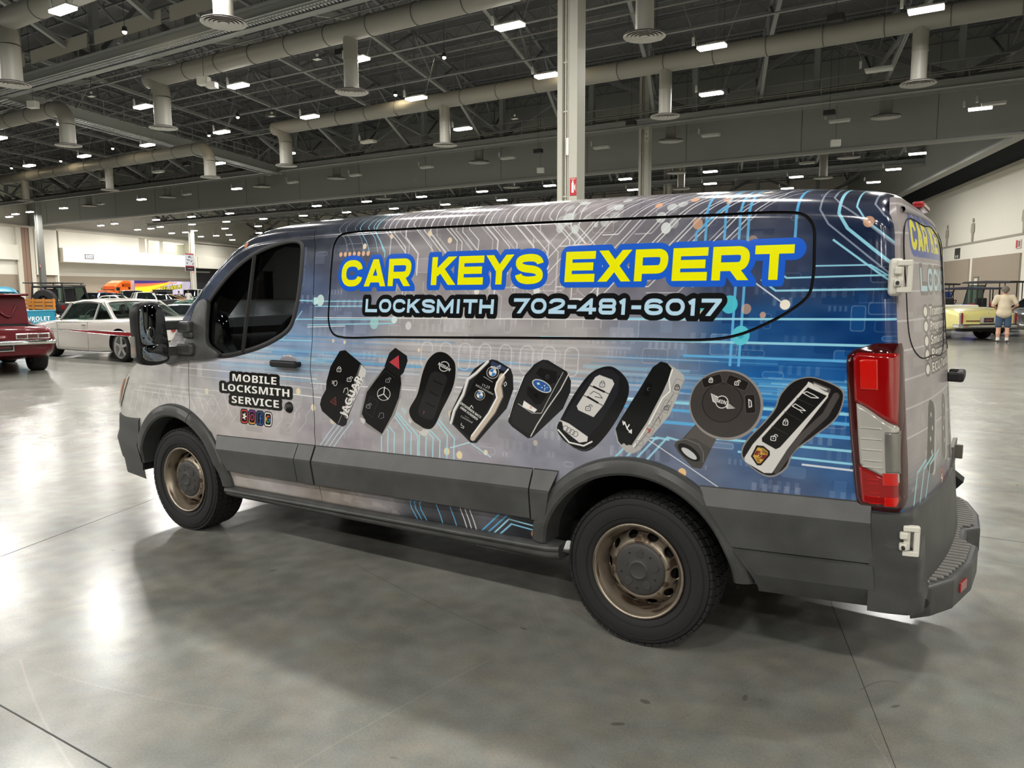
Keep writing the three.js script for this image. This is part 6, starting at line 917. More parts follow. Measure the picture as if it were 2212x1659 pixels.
// -- dark red coupe seen from behind, boot lid up
{
  const c = thing('red_coupe', 'dark red muscle coupe with raised boot lid at the left edge', 'car', [-13.99, 0, -3.81], facing(-.97, -.24));
  const P = paint(0x58020e, { clearcoat: 0.5, specularIntensity: 0.4 }), S = (x, w, y0, ys, yd, cr) => [x, carSection(w, y0, ys, yd, cr)];
  let b = brush(loftSolid([S(-2.3, .85, .3, .62, .72), S(-2.1, .92, .22, .7, .8), S(-1.2, .94, .2, .8, .88), S(-.2, .94, .2, .84, .9), S(.6, .95, .2, .88, .93), S(1.3, .96, .24, .90, .96), S(1.9, .95, .30, .89, .955), S(2.28, .925, .40, .86, .93), S(2.40, .88, .47, .80, .90), S(2.44, .80, .50, .74, .86)]), P);
  b = cut(b, brush(rbox(.82, .5, 1.32, 1.80, .98, 0, .05), M_inside)); for (const [x, r] of [[-1.3, .38], [1.38, .39]]) for (const s of [1, -1]) b = cut(b, brush(new THREE.CylinderGeometry(r, r, .5, 32).rotateX(Math.PI / 2).translate(x, .36, s * .95), M_inside));
  mesh('body', tidy(b.geometry), b.material, c);
  greenhouse(c, { fb: -.95, ft: -.35, rt: .55, rb: 1.25, y0: .90, y1: 1.24, wb: .80, wt: .58, roofM: P });
  const lid = mesh('boot_lid', extrude([[-.66, 0], [.66, 0], [.68, .08], [.66, .52], [.58, .57], [-.58, .57], [-.66, .52], [-.68, .08]], .03, .012).rotateY(Math.PI / 2).rotateZ(.18).translate(1.32, .98, 0), P, c);
  mesh('lid_spoiler', rbox(.26, .05, 1.44, 1.30, 1.57, 0, .025), P, lid); mesh('lid_brace', merge([tubeAlong([[1.33, 1.36, -.5], [1.36, 1.12, -.35], [1.34, 1.30, -.1], [1.33, 1.36, .1], [1.36, 1.12, .35], [1.33, 1.36, .5]], .022, 40, 6)]), paint(0x5a020e, { clearcoat: 0.3 }), lid);
  const plateMap = canvasTexture(128, 64, (k) => { k.fillStyle = '#141414'; k.fillRect(0, 0, 128, 64); k.strokeStyle = '#c8c6c2'; k.lineWidth = 5; k.strokeRect(3, 3, 122, 58); k.strokeStyle = '#b84a4a'; k.lineWidth = 3; k.beginPath(); for (let i = 0; i < 12; i++) k.lineTo(22 + i * 7.5, 34 + (i % 2 ? -7 : 5)); k.stroke(); });
  mesh('number_plate', box(.01, .16, .32, 2.47, .565, -.02), mat(0xffffff, .4, { map: plateMap }), c);
  for (const s of [1, -1]) { const l = mesh('tail_lamp', merge([rbox(.03, .115, .60, 2.437, .765, s * .52, .02)]), M_chrome, c); for (let k = 0; k < 3; k++) mesh('lamp_lens', rbox(.02, .085, .165, 2.45, .765, s * (.33 + k * .185), .012), mat(0x4a1c1c, .15, { clearcoat: 1 }), l); }
  mesh('rear_bumper', merge([tubeAlong([[2.25, .645, -.93], [2.44, .645, -.86], [2.52, .645, -.5], [2.53, .645, 0], [2.52, .645, .5], [2.44, .645, .86], [2.25, .645, .93]], .045, 50, 10)]), M_chrome, c);
  mesh('valance', rbox(.10, .16, 1.5, 2.38, .47, 0, .04), P, c);
  const badge = canvasTexture(64, 32, (k) => { k.fillStyle = '#70081a'; k.fillRect(0, 0, 64, 32); k.fillStyle = '#d8d2cc'; k.font = 'bold italic 22px sans-serif'; k.fillText('Z/28', 6, 24); }); mesh('badge', box(.006, .07, .16, 2.452, .765, .0), mat(0xffffff, .3, { map: badge }), c);
  mesh('axle', merge([rod([1.38, .33, -.8], [1.38, .33, .8], .05), rod([1.5, .25, .25], [2.3, .3, .3], .04)]), M_inside, c);
  putWheels(c, [-1.3, 1.38], .78, .345, .30, .22, M_blackRim);
}
// -- turquoise pickup with lettered tailgate and wooden stake sides
{
  const c = thing('pickup_truck', 'turquoise vintage pickup with lettered tailgate and wooden bed rails', 'pickup truck', [-22.6, 0, -8.15]);
  const P = paint(0x1f86a4), S = (x, w, y0, ys, yd, cr) => [x, carSection(w, y0, ys, yd, cr)];
  bodyWithWells(c, [S(-2.6, .75, .5, .9, 1.0), S(-2.3, .9, .4, 1.0, 1.1, .08), S(-1.2, .92, .38, 1.08, 1.16), S(-.2, .92, .4, 1.1, 1.16), S(-.15, .92, .4, 1.1, 1.16)], P, [[-1.7, .42, .4]], 'cab_body');
  greenhouse(c, { fb: -1.25, ft: -1.0, rt: -.3, rb: -.18, y0: 1.16, y1: 1.60, wb: .80, wt: .70, roofM: P, roofH: .2, bPost: -.62 });
  mesh('bed', merge([rbox(2.05, .5, .06, 1.0, .80, .68, .02), rbox(2.05, .5, .06, 1.0, .80, -.68, .02), rbox(.05, .5, 1.4, -.02, .80, 0, .02), box(2.05, .05, 1.36, 1.0, .58, 0)]), P, c);
  for (const s of [1, -1]) { mesh('rear_fender', new THREE.SphereGeometry(.5, 24, 14, 0, Math.PI * 2, 0, Math.PI / 2).scale(1.15, .95, .46).translate(1.15, .42, s * .74), P, c); }
  const tg = canvasTexture(512, 160, (k) => { k.fillStyle = '#1f86a4'; k.fillRect(0, 0, 512, 160); k.fillStyle = '#f1f4f2'; k.font = 'bold 66px sans-serif'; k.textAlign = 'center'; k.save(); k.translate(256, 108); k.scale(1.06, 1); k.fillText('CHEVROLET', 0, 0); k.restore(); });
  const gate = mesh('tailgate', box(.05, .44, 1.36, 2.06, .83, 0), [P, mat(0xffffff, .3, { map: tg, clearcoat: 1 }), P, P, P, P].map((m, i) => (i === 0 ? mat(0xffffff, .3, { map: tg, clearcoat: 1 }) : P)), c);
  mesh('gate_rail', rod([2.07, 1.05, -.7], [2.07, 1.05, .7], .03), P, gate);
  const woodMap = noiseTexture(128, (u, v) => { const k = n2(u * 3, v * 40) * 16; return [196 + k, 124 + k * .8, 44 + k * .5]; }), M_wood = mat(0xffffff, .5, { map: woodMap });
  for (const s of [1, -1]) { const r = new THREE.Group(); r.name = 'stake_side'; c.add(r); for (const x of [.1, .75, 1.4, 2.0]) mesh('stake', box(.05, .42, .04, x, 1.22, s * .70), M_wood, r); for (const y of [1.13, 1.25, 1.36]) mesh('plank', box(2.0, .09, .025, 1.02, y, s * .73), M_wood, r); }
  for (const s of [1, -1]) mesh('chain', tubeAlong([[2.08, 1.04, s * .66], [2.2, .82, s * .71], [2.1, .66, s * .72]], .012, 14, 5), M_chrome, c);
  mesh('rear_bumper', rbox(.1, .12, 1.6, 2.2, .48, 0, .03), M_chrome, c);
  putWheels(c, [-1.7, 1.15], .74, .37, .2, .2, M_chrome);
}
// -- black open off-roader with spare wheel and roof rack
{
  const c = thing('off_roader', 'black open-top off-road vehicle with big spare wheel and roof rack', 'off-road vehicle', onFloor(-0.573, 34.4), -0.95);
  const P = mat(0x09090b, .5), S = (x, w, y0, ys, yd) => [x, carSection(w, y0, ys, yd, .01)];
  bodyWithWells(c, [S(-2.0, .62, .75, 1.05, 1.12), S(-1.9, .66, .65, 1.12, 1.2), S(-.75, .72, .62, 1.18, 1.24), S(-.7, .74, .6, 1.18, 1.22), S(-.68, .76, .6, 1.14, 1.17), S(1.2, .76, .6, 1.14, 1.17), S(1.5, .76, .65, 1.14, 1.17)], P, [[-1.35, .55, .55], [1.05, .55, .55]]);
  mesh('roll_cage', merge([[-.7, 1.2], [.35, 1.2], [1.35, 1.17]].flatMap(([x, y]) => [-1, 1].map((s) => rod([x, y - .05, s * .7], [x + (x < -.6 ? .28 : 0), 1.86, s * .62], .04)).concat([rod([x + (x < -.6 ? .28 : 0), 1.86, -.62], [x + (x < -.6 ? .28 : 0), 1.86, .62], .04)])).concat([-1, 1].map((s) => rod([-.42, 1.86, s * .62], [1.35, 1.86, s * .62], .045)))), P, c);
  mesh('soft_top', rbox(1.15, .05, 1.36, .0, 1.91, 0, .02), mat(0x2b2c2e, .8), c);
  mesh('windscreen', beam([-.72, 1.22, 0], [-.44, 1.84, 0], 1.2, .012), M_carGlass, c); for (const s of [-1, 1]) mesh('windscreen_frame', rod([-.72, 1.2, s * .68], [-.44, 1.86, s * .66], .04), P, c);
  const rack = []; for (const s of [-1, 1]) rack.push(rod([-.4, 2.02, s * .66], [1.95, 2.02, s * .66], .025)); for (let x = -.3; x < 2; x += .45) rack.push(rod([x, 2.02, -.66], [x, 2.02, .66], .02)); for (const [x, z] of [[-.3, .6], [1.35, .6], [-.3, -.6], [1.35, -.6]]) rack.push(rod([x, 1.86, z], [x, 2.02, z], .025)); rack.push(rod([1.95, 1.3, .3], [1.95, 2.02, .3], .02)); mesh('roof_rack', merge(rack), P, c);
  const sp = carWheel(.46, .3, .22, M_blackRim, 8); sp.name = 'spare_wheel'; sp.position.set(1.72, 1.28, -.05); sp.rotation.y = Math.PI / 2; c.add(sp);
  mesh('seat', merge([rbox(.14, .75, .5, .35, 1.4, .36, .06), rbox(.14, .75, .5, .35, 1.4, -.36, .06)]), mat(0x111112, .8), c);
  mesh('rear_bumper', rbox(.16, .18, 1.5, 1.62, .66, 0, .03), P, c); mesh('tail_lamp', merge([box(.04, .16, .1, 1.53, 1.0, .68), box(.04, .16, .1, 1.53, 1.0, -.68)]), M_tail, c); mesh('side_mirror', rbox(.06, .2, .14, -.72, 1.38, -.9, .03), P, c); mesh('bed_strip', box(1.1, .05, .06, .9, 1.19, -.76), mat(0xd8d4be, .5), c);
  putWheels(c, [-1.35, 1.05], .74, .46, .3, .22, M_blackRim, 8);
}
// -- generic show cars further off
function showCar(name, label, pos, turn, color, o = {}) {
  const c = thing(name, label, o.cat ?? 'car', pos, turn, o.group); const P = paint(color), L = o.L ?? 4.9, w = o.w ?? .92, k = o.k ?? 1, S = (t, ww, y0, ys, yd, cr) => [t * L / 2, carSection(w * ww, y0 * k, ys * k, yd * k, cr)];
  const deck = o.deck ?? .92, wb = (o.wb ?? 2.85) / 2;
  bodyWithWells(c, [S(-1, .78, .34, .6, .66), S(-.95, .92, .26, .68, .74, .04), S(-.6, .99, .2, .78, .85, .05), S(-.3, 1, .2, .84, .9), S(.3, 1, .2, deck - .05, deck), S(.65, 1, .24, deck - .04, deck + .01), S(.95, .96, .3, deck - .08, deck - .02), S(1, .86, .38, deck - .16, deck - .1)], P, [[-wb, .37, .34], [wb, .37, .34]]);
  const g = o.green ?? {}; if (!o.open) greenhouse(c, { fb: -.85, ft: -.3, rt: .75, rb: 1.35, y0: deck * k - .01, y1: 1.32 * k, wb: w * .86, wt: w * .66, roofM: o.roof ? paint(o.roof) : P, glass: o.glass ?? M_darkGlass, ...g });
  else mesh('cabin', rbox(1.7, .06, w * 1.5, .15, deck + .02, 0, .03), M_inside, c);
  mesh('rear_bumper', rbox(.1, .11, w * 1.8, L / 2 - .01, .45, 0, .04), o.bumper ?? M_chrome, c); mesh('front_bumper', rbox(.1, .11, w * 1.75, -L / 2 + .02, .43, 0, .04), o.bumper ?? M_chrome, c);
  for (const s of [1, -1]) { mesh('tail_lamp', rbox(.03, .1, .36, L / 2 - .012, .68, s * w * .56, .012), M_tail, c); mesh('headlamp', cyl(.085, .085, .04, 0, 0, 0, 16).rotateZ(Math.PI / 2).translate(-L / 2 + .02, .6, s * w * .66), M_lampClear, c); mesh('door_line', merge([beam([-.7, .25, s * w * 1.0], [-.7, .82, s * w * .992], .008), beam([.45, .25, s * w], [.45, .86, s * w * .985], .008)]), mat(0x1a1a1a, .6), c); }
  putWheels(c, [-wb, wb], w - .14, .34, .22, .22, o.rim ?? M_chrome); return c;
}
showCar('tan_coupe', 'tan two-door coupe parked before the lettered trailer', onFloor(-0.438, 81), facing(-.80, .60), 0xb98d5a, { L: 5.3, wb: 2.95, green: { fb: -1.1, ft: -.45, rt: .35, rb: 1.5 } });
showCar('silver_sports_car', 'silver low sports car behind the van mirror arms', onFloor(-0.424, 27), facing(.55, .83), 0xa3a9b0, { L: 4.5, k: .92, deck: .88, green: { y1: 1.12, fb: -.5, ft: .1, rt: .7, rb: 1.7 } });
showCar('white_sedan', 'white sedan right behind the white hardtop roof', onFloor(-0.515, 60), facing(-.83, .55), 0xd0cfca, { glass: M_carGlass });
showCar('blue_wagon', 'dark blue wagon near the orange lorry cab', onFloor(-0.535, 74), facing(.5, .86), 0x1c2a86, { k: 1.05, deck: 1.0, green: { y1: 1.55, rb: 2.2, rt: 2.0, fb: -.9, ft: -.4 } });
showCar('black_suv', 'black and white sport utility wagon below the orange lorry cab', onFloor(-0.490, 70), facing(-.9, -.4), 0x121214, { k: 1.1, deck: 1.05, green: { y1: 1.72, rb: 2.25, rt: 2.05, fb: -.9, ft: -.4, wt: .74 } });
showCar('white_suv', 'white wagon tucked beside the black sport utility wagon', onFloor(-0.474, 66), facing(-.9, -.4), 0xc9c9c6, { k: 1.05, deck: .98, green: { y1: 1.55, rb: 2.2, rt: 2.0, fb: -.9, ft: -.4 } });
showCar('orange_red_car', 'small orange-red car in front of the trailer lettering', onFloor(-0.459, 92), facing(.6, .8), 0xc24a24, { k: 1.15, deck: 1.0, green: { y1: 1.6 } });
showCar('dark_car', 'dark car with chrome between the tan coupe and the sport utility wagon', onFloor(-0.452, 75.5), facing(.5, .85), 0x1d1f26, {});
showCar('grey_pickup_car', 'dark grey low car at the foot of the orange lorry cab', onFloor(-0.517, 82), facing(-.83, .55), 0x3b3c40, { deck: 1.2, k: 1.0, green: { y1: 1.5, y0: 1.18 } });
showCar('white_van_car', 'white-topped black wagon by the pale left column', onFloor(-0.403, 90), facing(-.6, -.8), 0x1c1c1e, { roof: 0xd8d8d2, k: 1.1, deck: 1.1, green: { y1: 1.85, rb: 2.3, rt: 2.15, wt: .8 } });
showCar('green_car', 'dark green car at the van windscreen edge', onFloor(-0.395, 72), facing(-.7, .7), 0x1d4a3c, { k: 1.0 });
showCar('dark_station_wagon', 'dark wagon behind the turquoise pickup cab', onFloor(-0.652, 47), facing(-.9, -.4), 0x2c2f31, { k: 1.1, deck: 1.08, green: { y1: 1.72, rb: 2.2, rt: 2.0, wt: .74 } });
// tall boxy black hot rod
{ const c = thing('hot_rod_sedan', 'tall boxy black vintage sedan behind the tan coupe', 'car', onFloor(-0.443, 86), facing(.62, -.78)); const P = paint(0x17181a);
  mesh('cab', rbox(1.9, 1.35, 1.5, .3, 1.15, 0, .1, 3), P, c); mesh('hood', rbox(1.2, .6, 1.0, -1.1, .85, 0, .12, 3), P, c); for (const s of [-.36, .36]) mesh('rear_window', box(.02, .4, .42, 1.255, 1.4, s), M_darkGlass, c); for (const s of [1, -1]) { mesh('side_window', box(.9, .4, .02, .3, 1.4, s * .755), M_darkGlass, c); mesh('fender', rbox(.9, .16, .36, 1.0, .66, s * .84, .08), P, c); } mesh('roof', rbox(2.0, .08, 1.56, .3, 1.85, 0, .04), mat(0x26272a, .6), c); putWheels(c, [-1.2, 1.0], .78, .36, .2, .2, M_chrome); }
// -- orange lorry and lettered trailer along the left wall
{
  const t = thing('semi_trailer', 'long lettered box trailer with swooping colour stripes by the left wall', 'trailer', [0, 0, 0]); const q0 = hall(98, 80.6), q1 = hall(98, 95.2);
  const tm = canvasTexture(1024, 256, (k) => { // seen from the hall: front end at the left
    k.fillStyle = '#cdc6dd'; k.fillRect(0, 0, 1024, 256); const band = (col, y0, y1, y2, y3, x1 = 900) => { k.fillStyle = col; k.beginPath(); k.moveTo(0, y0); k.bezierCurveTo(300, y0, 600, y1, x1, y1 - 6); k.bezierCurveTo(600, y1 + 20, 300, y3, 0, y3); k.fill(); };
    k.fillStyle = '#3a2c78'; k.fillRect(0, 0, 300, 90); band('#3a2c78', 0, 6, 0, 70, 620); band('#d86a4e', 52, 18, 0, 120, 700); band('#e8963a', 96, 20, 0, 150, 720); band('#efe02e', 120, 26, 0, 250, 640); k.fillStyle = '#efe02e'; k.beginPath(); k.moveTo(0, 150); k.bezierCurveTo(200, 130, 400, 60, 620, 30); k.bezierCurveTo(420, 110, 260, 200, 180, 256); k.lineTo(0, 256); k.fill();
    k.strokeStyle = '#d86a3a'; k.lineWidth = 10; k.beginPath(); k.moveTo(200, 256); k.bezierCurveTo(320, 140, 560, 60, 760, 30); k.stroke(); k.beginPath(); k.moveTo(820, 256); k.quadraticCurveTo(960, 240, 1010, 100); k.stroke(); k.lineWidth = 6; k.strokeStyle = '#3a2c78'; k.strokeRect(3, 3, 1018, 250);
    k.save(); k.translate(640, 160); k.rotate(-.13); k.transform(1, 0, -.28, 1, 0, 0); k.font = 'bold 92px sans-serif'; k.textAlign = 'center'; k.lineWidth = 14; k.strokeStyle = '#1c1a16'; k.strokeText('RELIABLE', 0, 0); k.fillStyle = '#e6dc2a'; k.fillText('RELIABLE', 0, 0); k.restore(); });
  const face = (u) => { const y0 = 1.15, y1 = 3.57, g = new THREE.BufferGeometry(), a = hall(u, 80.6, y0), b = hall(u, 95.2, y0), c2 = hall(u, 95.2, y1), d = hall(u, 80.6, y1); g.setAttribute('position', new THREE.Float32BufferAttribute([...a, ...b, ...c2, ...a, ...c2, ...d], 3)); g.setAttribute('uv', new THREE.Float32BufferAttribute([0, 0, 1, 0, 1, 1, 0, 0, 1, 1, 0, 1], 2)); g.computeVertexNormals(); return g; };
  mesh('box', hallBox(98.02, 100.5, 80.6, 95.2, 1.1, 3.57), mat(0xc9c4d2, .45), t); mesh('side_print', face(98.0), mat(0xffffff, .4, { map: tm, side: THREE.DoubleSide }), t); mesh('chassis', hallBox(98.4, 100.1, 81, 95, .75, 1.1), M_inside, t);
  for (const v of [92.2, 93.6]) for (const u of [98.5, 100.1]) { const w = carWheel(.5, .3, .28, M_chrome); w.position.set(...hall(u, v, .5)); w.rotation.y = TURN_V + Math.PI / 2 + (u < 99 ? 0 : Math.PI); t.add(w); }
  for (const u of [98.8, 99.8]) mesh('support_leg', hallBox(u, u + .14, 83, 83.14, 0, 1.1), M_inside, t);
  const c = thing('lorry_tractor', 'bright orange lorry cab in front of the lettered trailer', 'lorry', hall(99.3, 77.3), TURN_V - Math.PI / 2 + Math.PI); const O = paint(0xe8650e);
  // local -x is the nose
  mesh('sleeper', rbox(2.3, 2.2, 2.4, 1.0, 2.15, 0, .15, 3), O, c); mesh('roof_fairing', extrude([[-1.5, 2.45], [2.1, 2.45], [2.1, 3.45], [.6, 3.5], [-.5, 3.1]], 2.3, .05).translate(0, 0, -1.15), O, c); mesh('cab', rbox(1.5, 1.9, 2.3, -.8, 1.75, 0, .15, 3), O, c); mesh('hood', rbox(1.6, 1.15, 2.0, -2.2, 1.35, 0, .2, 3), O, c);
  mesh('windscreen', beam([-1.62, 1.95, 0], [-1.2, 2.62, 0], 2.1, .03), M_darkGlass, c); for (const s of [1, -1]) { mesh('side_window', box(.7, .6, .02, -.75, 2.2, s * 1.16), M_darkGlass, c); mesh('sleeper_window', box(.3, .3, .02, .3, 2.75, s * 1.21), M_darkGlass, c); mesh('sleeper_hatch', box(.45, .4, .02, 1.7, 2.3, s * 1.21), M_darkGlass, c); mesh('mirror', box(.1, .6, .2, -1.5, 2.1, s * 1.35), M_chrome, c); }
  mesh('grille', box(.06, .9, 1.2, -3.02, 1.3, 0), M_chrome, c); mesh('frame', box(2.0, .25, 1.1, 2.0, .85, 0), M_inside, c); putWheels(c, [-2.2, 2.3], 1.0, .5, .3, .28, M_chrome);
}
// -- pale yellow convertible seen from the rear corner, right of the van
{
  const c = thing('yellow_convertible', 'pale yellow long convertible with chrome bumper right of the van', 'car', [2.42, 0, -26.12], facing(-.64, -.77));
  const P = paint(0xd9d184), S = (x, w, y0, ys, yd, cr) => [x, carSection(w, y0, ys, yd, cr)];
  bodyWithWells(c, [S(-2.9, .88, .34, .7, .8), S(-2.7, .98, .28, .8, .9), S(-1.4, 1.0, .22, .9, .96), S(-.4, 1.0, .22, .92, .98), S(.8, 1.0, .24, .93, 1.0), S(1.6, 1.0, .28, .95, 1.02), S(2.2, .99, .32, .93, .98), S(2.65, .97, .38, .86, .92, .02), S(2.78, .95, .44, .78, .86, .01), S(2.82, .92, .48, .72, .82, .0)], P, [[-1.6, .4, .36], [1.55, .4, .34]]);
  mesh('cabin', rbox(1.9, .1, 1.5, .1, 1.0, 0, .04), M_inside, c); mesh('white_boot', rbox(.5, .1, 1.6, 1.15, 1.03, 0, .05), mat(0xd8d4c6, .7), c); mesh('windscreen', beam([-.95, 1.0, 0], [-.55, 1.38, 0], 1.5, .015), M_carGlass, c); mesh('windscreen_frame', merge([rod([-.55, 1.38, -.75], [-.55, 1.38, .75], .02), rod([-.95, 1.0, -.78], [-.55, 1.38, -.75], .02), rod([-.95, 1.0, .78], [-.55, 1.38, .75], .02)]), M_chrome, c);
  mesh('seat', merge([rbox(.2, .42, .6, .3, 1.1, .38, .08), rbox(.2, .42, .6, .3, 1.1, -.38, .08)]), mat(0x202022, .7), c); mesh('roll_hoop', new THREE.TorusGeometry(.22, .03, 8, 24, Math.PI).rotateY(Math.PI / 2).translate(.55, 1.12, .4), M_inside, c);
  mesh('rear_bumper', merge([rbox(.16, .14, 1.95, 2.86, .46, 0, .06), rbox(.3, .12, .08, 2.72, .46, .97, .03), rbox(.3, .12, .08, 2.72, .46, -.97, .03)]), M_chrome, c);
  for (const s of [1, -1]) { const l = mesh('tail_lamp', rbox(.10, .42, .12, 2.80, .66, s * .90, .04), M_chrome, c); mesh('lamp_lens', rbox(.05, .30, .07, 2.84, .70, s * .90, .02), M_tail, l); mesh('reflector_strip', rbox(.02, .03, .46, 2.835, .62, s * .52, .008), mat(0x5c1016, .2), c); }
  const pm = canvasTexture(64, 32, (k) => { k.fillStyle = '#3a2c2c'; k.fillRect(0, 0, 64, 32); k.fillStyle = '#b06a5a'; k.fillRect(10, 12, 44, 6); }); const pl = mesh('plate_frame', rbox(.04, .2, .56, 2.83, .64, 0, .01), M_chrome, c); mesh('number_plate', box(.012, .14, .32, 2.856, .64, 0), mat(0xffffff, .4, { map: pm }), pl);
  mesh('boot_emblem', rbox(.02, .08, .03, 2.80, .87, 0, .008), M_chrome, c); mesh('valance', rbox(.3, .14, 1.7, 2.62, .36, 0, .05), M_inside, c);
  putWheels(c, [-1.6, 1.55], .84, .35, .24, .23, M_chrome);
}
showCar('black_sedan', 'black car at the right edge beyond the man', [7.55, 0, -26.1], facing(.92, -.39), 0x08080a, { L: 5.2, wb: 3.0, rim: M_blackRim, deck: 1.0, glass: M_carGlass, green: { y1: 1.42, rb: 2.0, rt: 1.2 } });
showCar('black_coupe', 'black low coupe between the yellow convertible and the golf carts', [5.75, 0, -28.9], facing(-.4, .92), 0x0c0c0e, { L: 4.6, k: 1.0, deck: .95, green: { y1: 1.28, fb: -.6, ft: .2, rt: .8, rb: 1.8 } });
function golfCart(label, pos, turn, color, roofC, tall = 1.86) {
  const c = thing('golf_cart', label, 'golf cart', pos, turn, 'golf carts by the right wall'); const P = paint(color), R = mat(roofC, .5), F = mat(0x1b1b1e, .4);
  mesh('front_cowl', extrude([[-1.2, .35], [-.75, .35], [-.6, .85], [-.85, .92], [-1.15, .7]], 1.0, .05).translate(0, 0, -.5), P, c); mesh('floor', rbox(2.3, .1, 1.05, 0, .36, 0, .03), F, c); mesh('rear_body', rbox(.9, .45, 1.08, .65, .58, 0, .08), P, c);
  mesh('seat_base', rbox(.5, .12, 1.0, .25, .80, 0, .04), mat(0x2a2a2c, .7), c); mesh('seat_back', rbox(.1, .4, 1.0, .52, 1.05, 0, .04), mat(0x2a2a2c, .7), c);
  for (const s of [-.5, .5]) for (const [a, b] of [[[-.85, .9], [-.62, tall]], [[.75, .8], [.75, tall]], [[1.0, .7], [.98, tall]]]) mesh('roof_post', rod([a[0], a[1], s], [b[0], b[1] + .01, s], .02), F, c);
  mesh('roof', extrude([[-.95, 0], [1.25, .03], [1.25, .07], [.2, .10], [-.8, .06]], 1.15, .015).translate(0, tall, -.575), R, c); mesh('windscreen', beam([-.86, .95, 0], [-.64, tall - .06, 0], .96, .01), M_carGlass, c);
  mesh('steering_wheel', merge([new THREE.TorusGeometry(.15, .015, 8, 24).rotateY(Math.PI / 2).rotateZ(-.6).translate(-.35, 1.05, .25), rod([-.7, .75, .25], [-.35, 1.05, .25], .015)]), F, c);
  mesh('red_bag', new THREE.SphereGeometry(.13, 16, 10).scale(1.3, .8, 1).translate(.3, .95, .2), mat(0x9c1c22, .6), c); putWheels(c, [-.85, .75], .48, .22, .18, .12, M_chrome); return c;
}
golfCart('blue golf cart with dark canopy behind the yellow convertible', [4.1, 0, -34.0], facing(-.8, -.6), 0x1a2a9a, 0x1e1c22, 1.82); golfCart('blue golf cart with lower dark canopy frame in front', [3.35, 0, -30.6], facing(-.95, -.3), 0x1b2aa4, 0x191a30, 1.56); golfCart('white golf cart close beside the van rear edge', [1.6, 0, -35.5], facing(-.7, .7), 0xd0d0c8, 0x2a2522, 1.75);
golfCart('dark golf cart half hidden at the right picture edge', [6.9, 0, -32.5], facing(-.8, -.5), 0x14143c, 0x1e1c22, 1.6);

// ---------------------------------------------------------------- people: one continuous skin from tapered bones, clothes as closer-fitting shells over it
function skinMesh(bones, blend, centre, half, res) {
  const mc = new MarchingCubes(res, new THREE.MeshBasicMaterial(), false, false, 200000); mc.isolation = 0; mc.reset();
  const B = bones.map(([a, b, r0, r1]) => { const d = [b[0] - a[0], b[1] - a[1], b[2] - a[2]]; return [a, d, d[0] ** 2 + d[1] ** 2 + d[2] ** 2 || 1e-9, r0, r1]; });
  const S = mc.size, h = S / 2; let q = 0;
  for (let k = 0; k < S; k++) for (let j = 0; j < S; j++) for (let i = 0; i < S; i++, q++) {
    const x = centre[0] + half * (i - h) / h, y = centre[1] + half * (j - h) / h, z = centre[2] + half * (k - h) / h; let e = 0, m = 1e9;
    for (const [a, d, l, r0, r1] of B) { const px = x - a[0], py = y - a[1], pz = z - a[2], t = clamp((px * d[0] + py * d[1] + pz * d[2]) / l), s = Math.hypot(px - d[0] * t, py - d[1] * t, pz - d[2] * t) - lerp(r0, r1, t); if (s < 0.25) e += Math.exp(-s / blend); m = Math.min(m, s); }
    mc.field[q] = e > 0 ? blend * Math.log(e) : -m;
  }
  mc.update(); const n = mc.count, g = new THREE.BufferGeometry(), p = mc.positionArray.slice(0, n * 3); for (let i = 0; i < n; i++) for (let c = 0; c < 3; c++) p[i * 3 + c] = p[i * 3 + c] * half + centre[c];
  g.setAttribute('position', new THREE.BufferAttribute(p, 3)); g.setAttribute('normal', new THREE.BufferAttribute(mc.normalArray.slice(0, n * 3), 3)); g.setAttribute('uv', new THREE.BufferAttribute(new Float32Array(n * 2), 2)); g.deleteAttribute('normal'); const w = mergeVertices(g, 1e-4); w.computeVertexNormals(); return w;
}
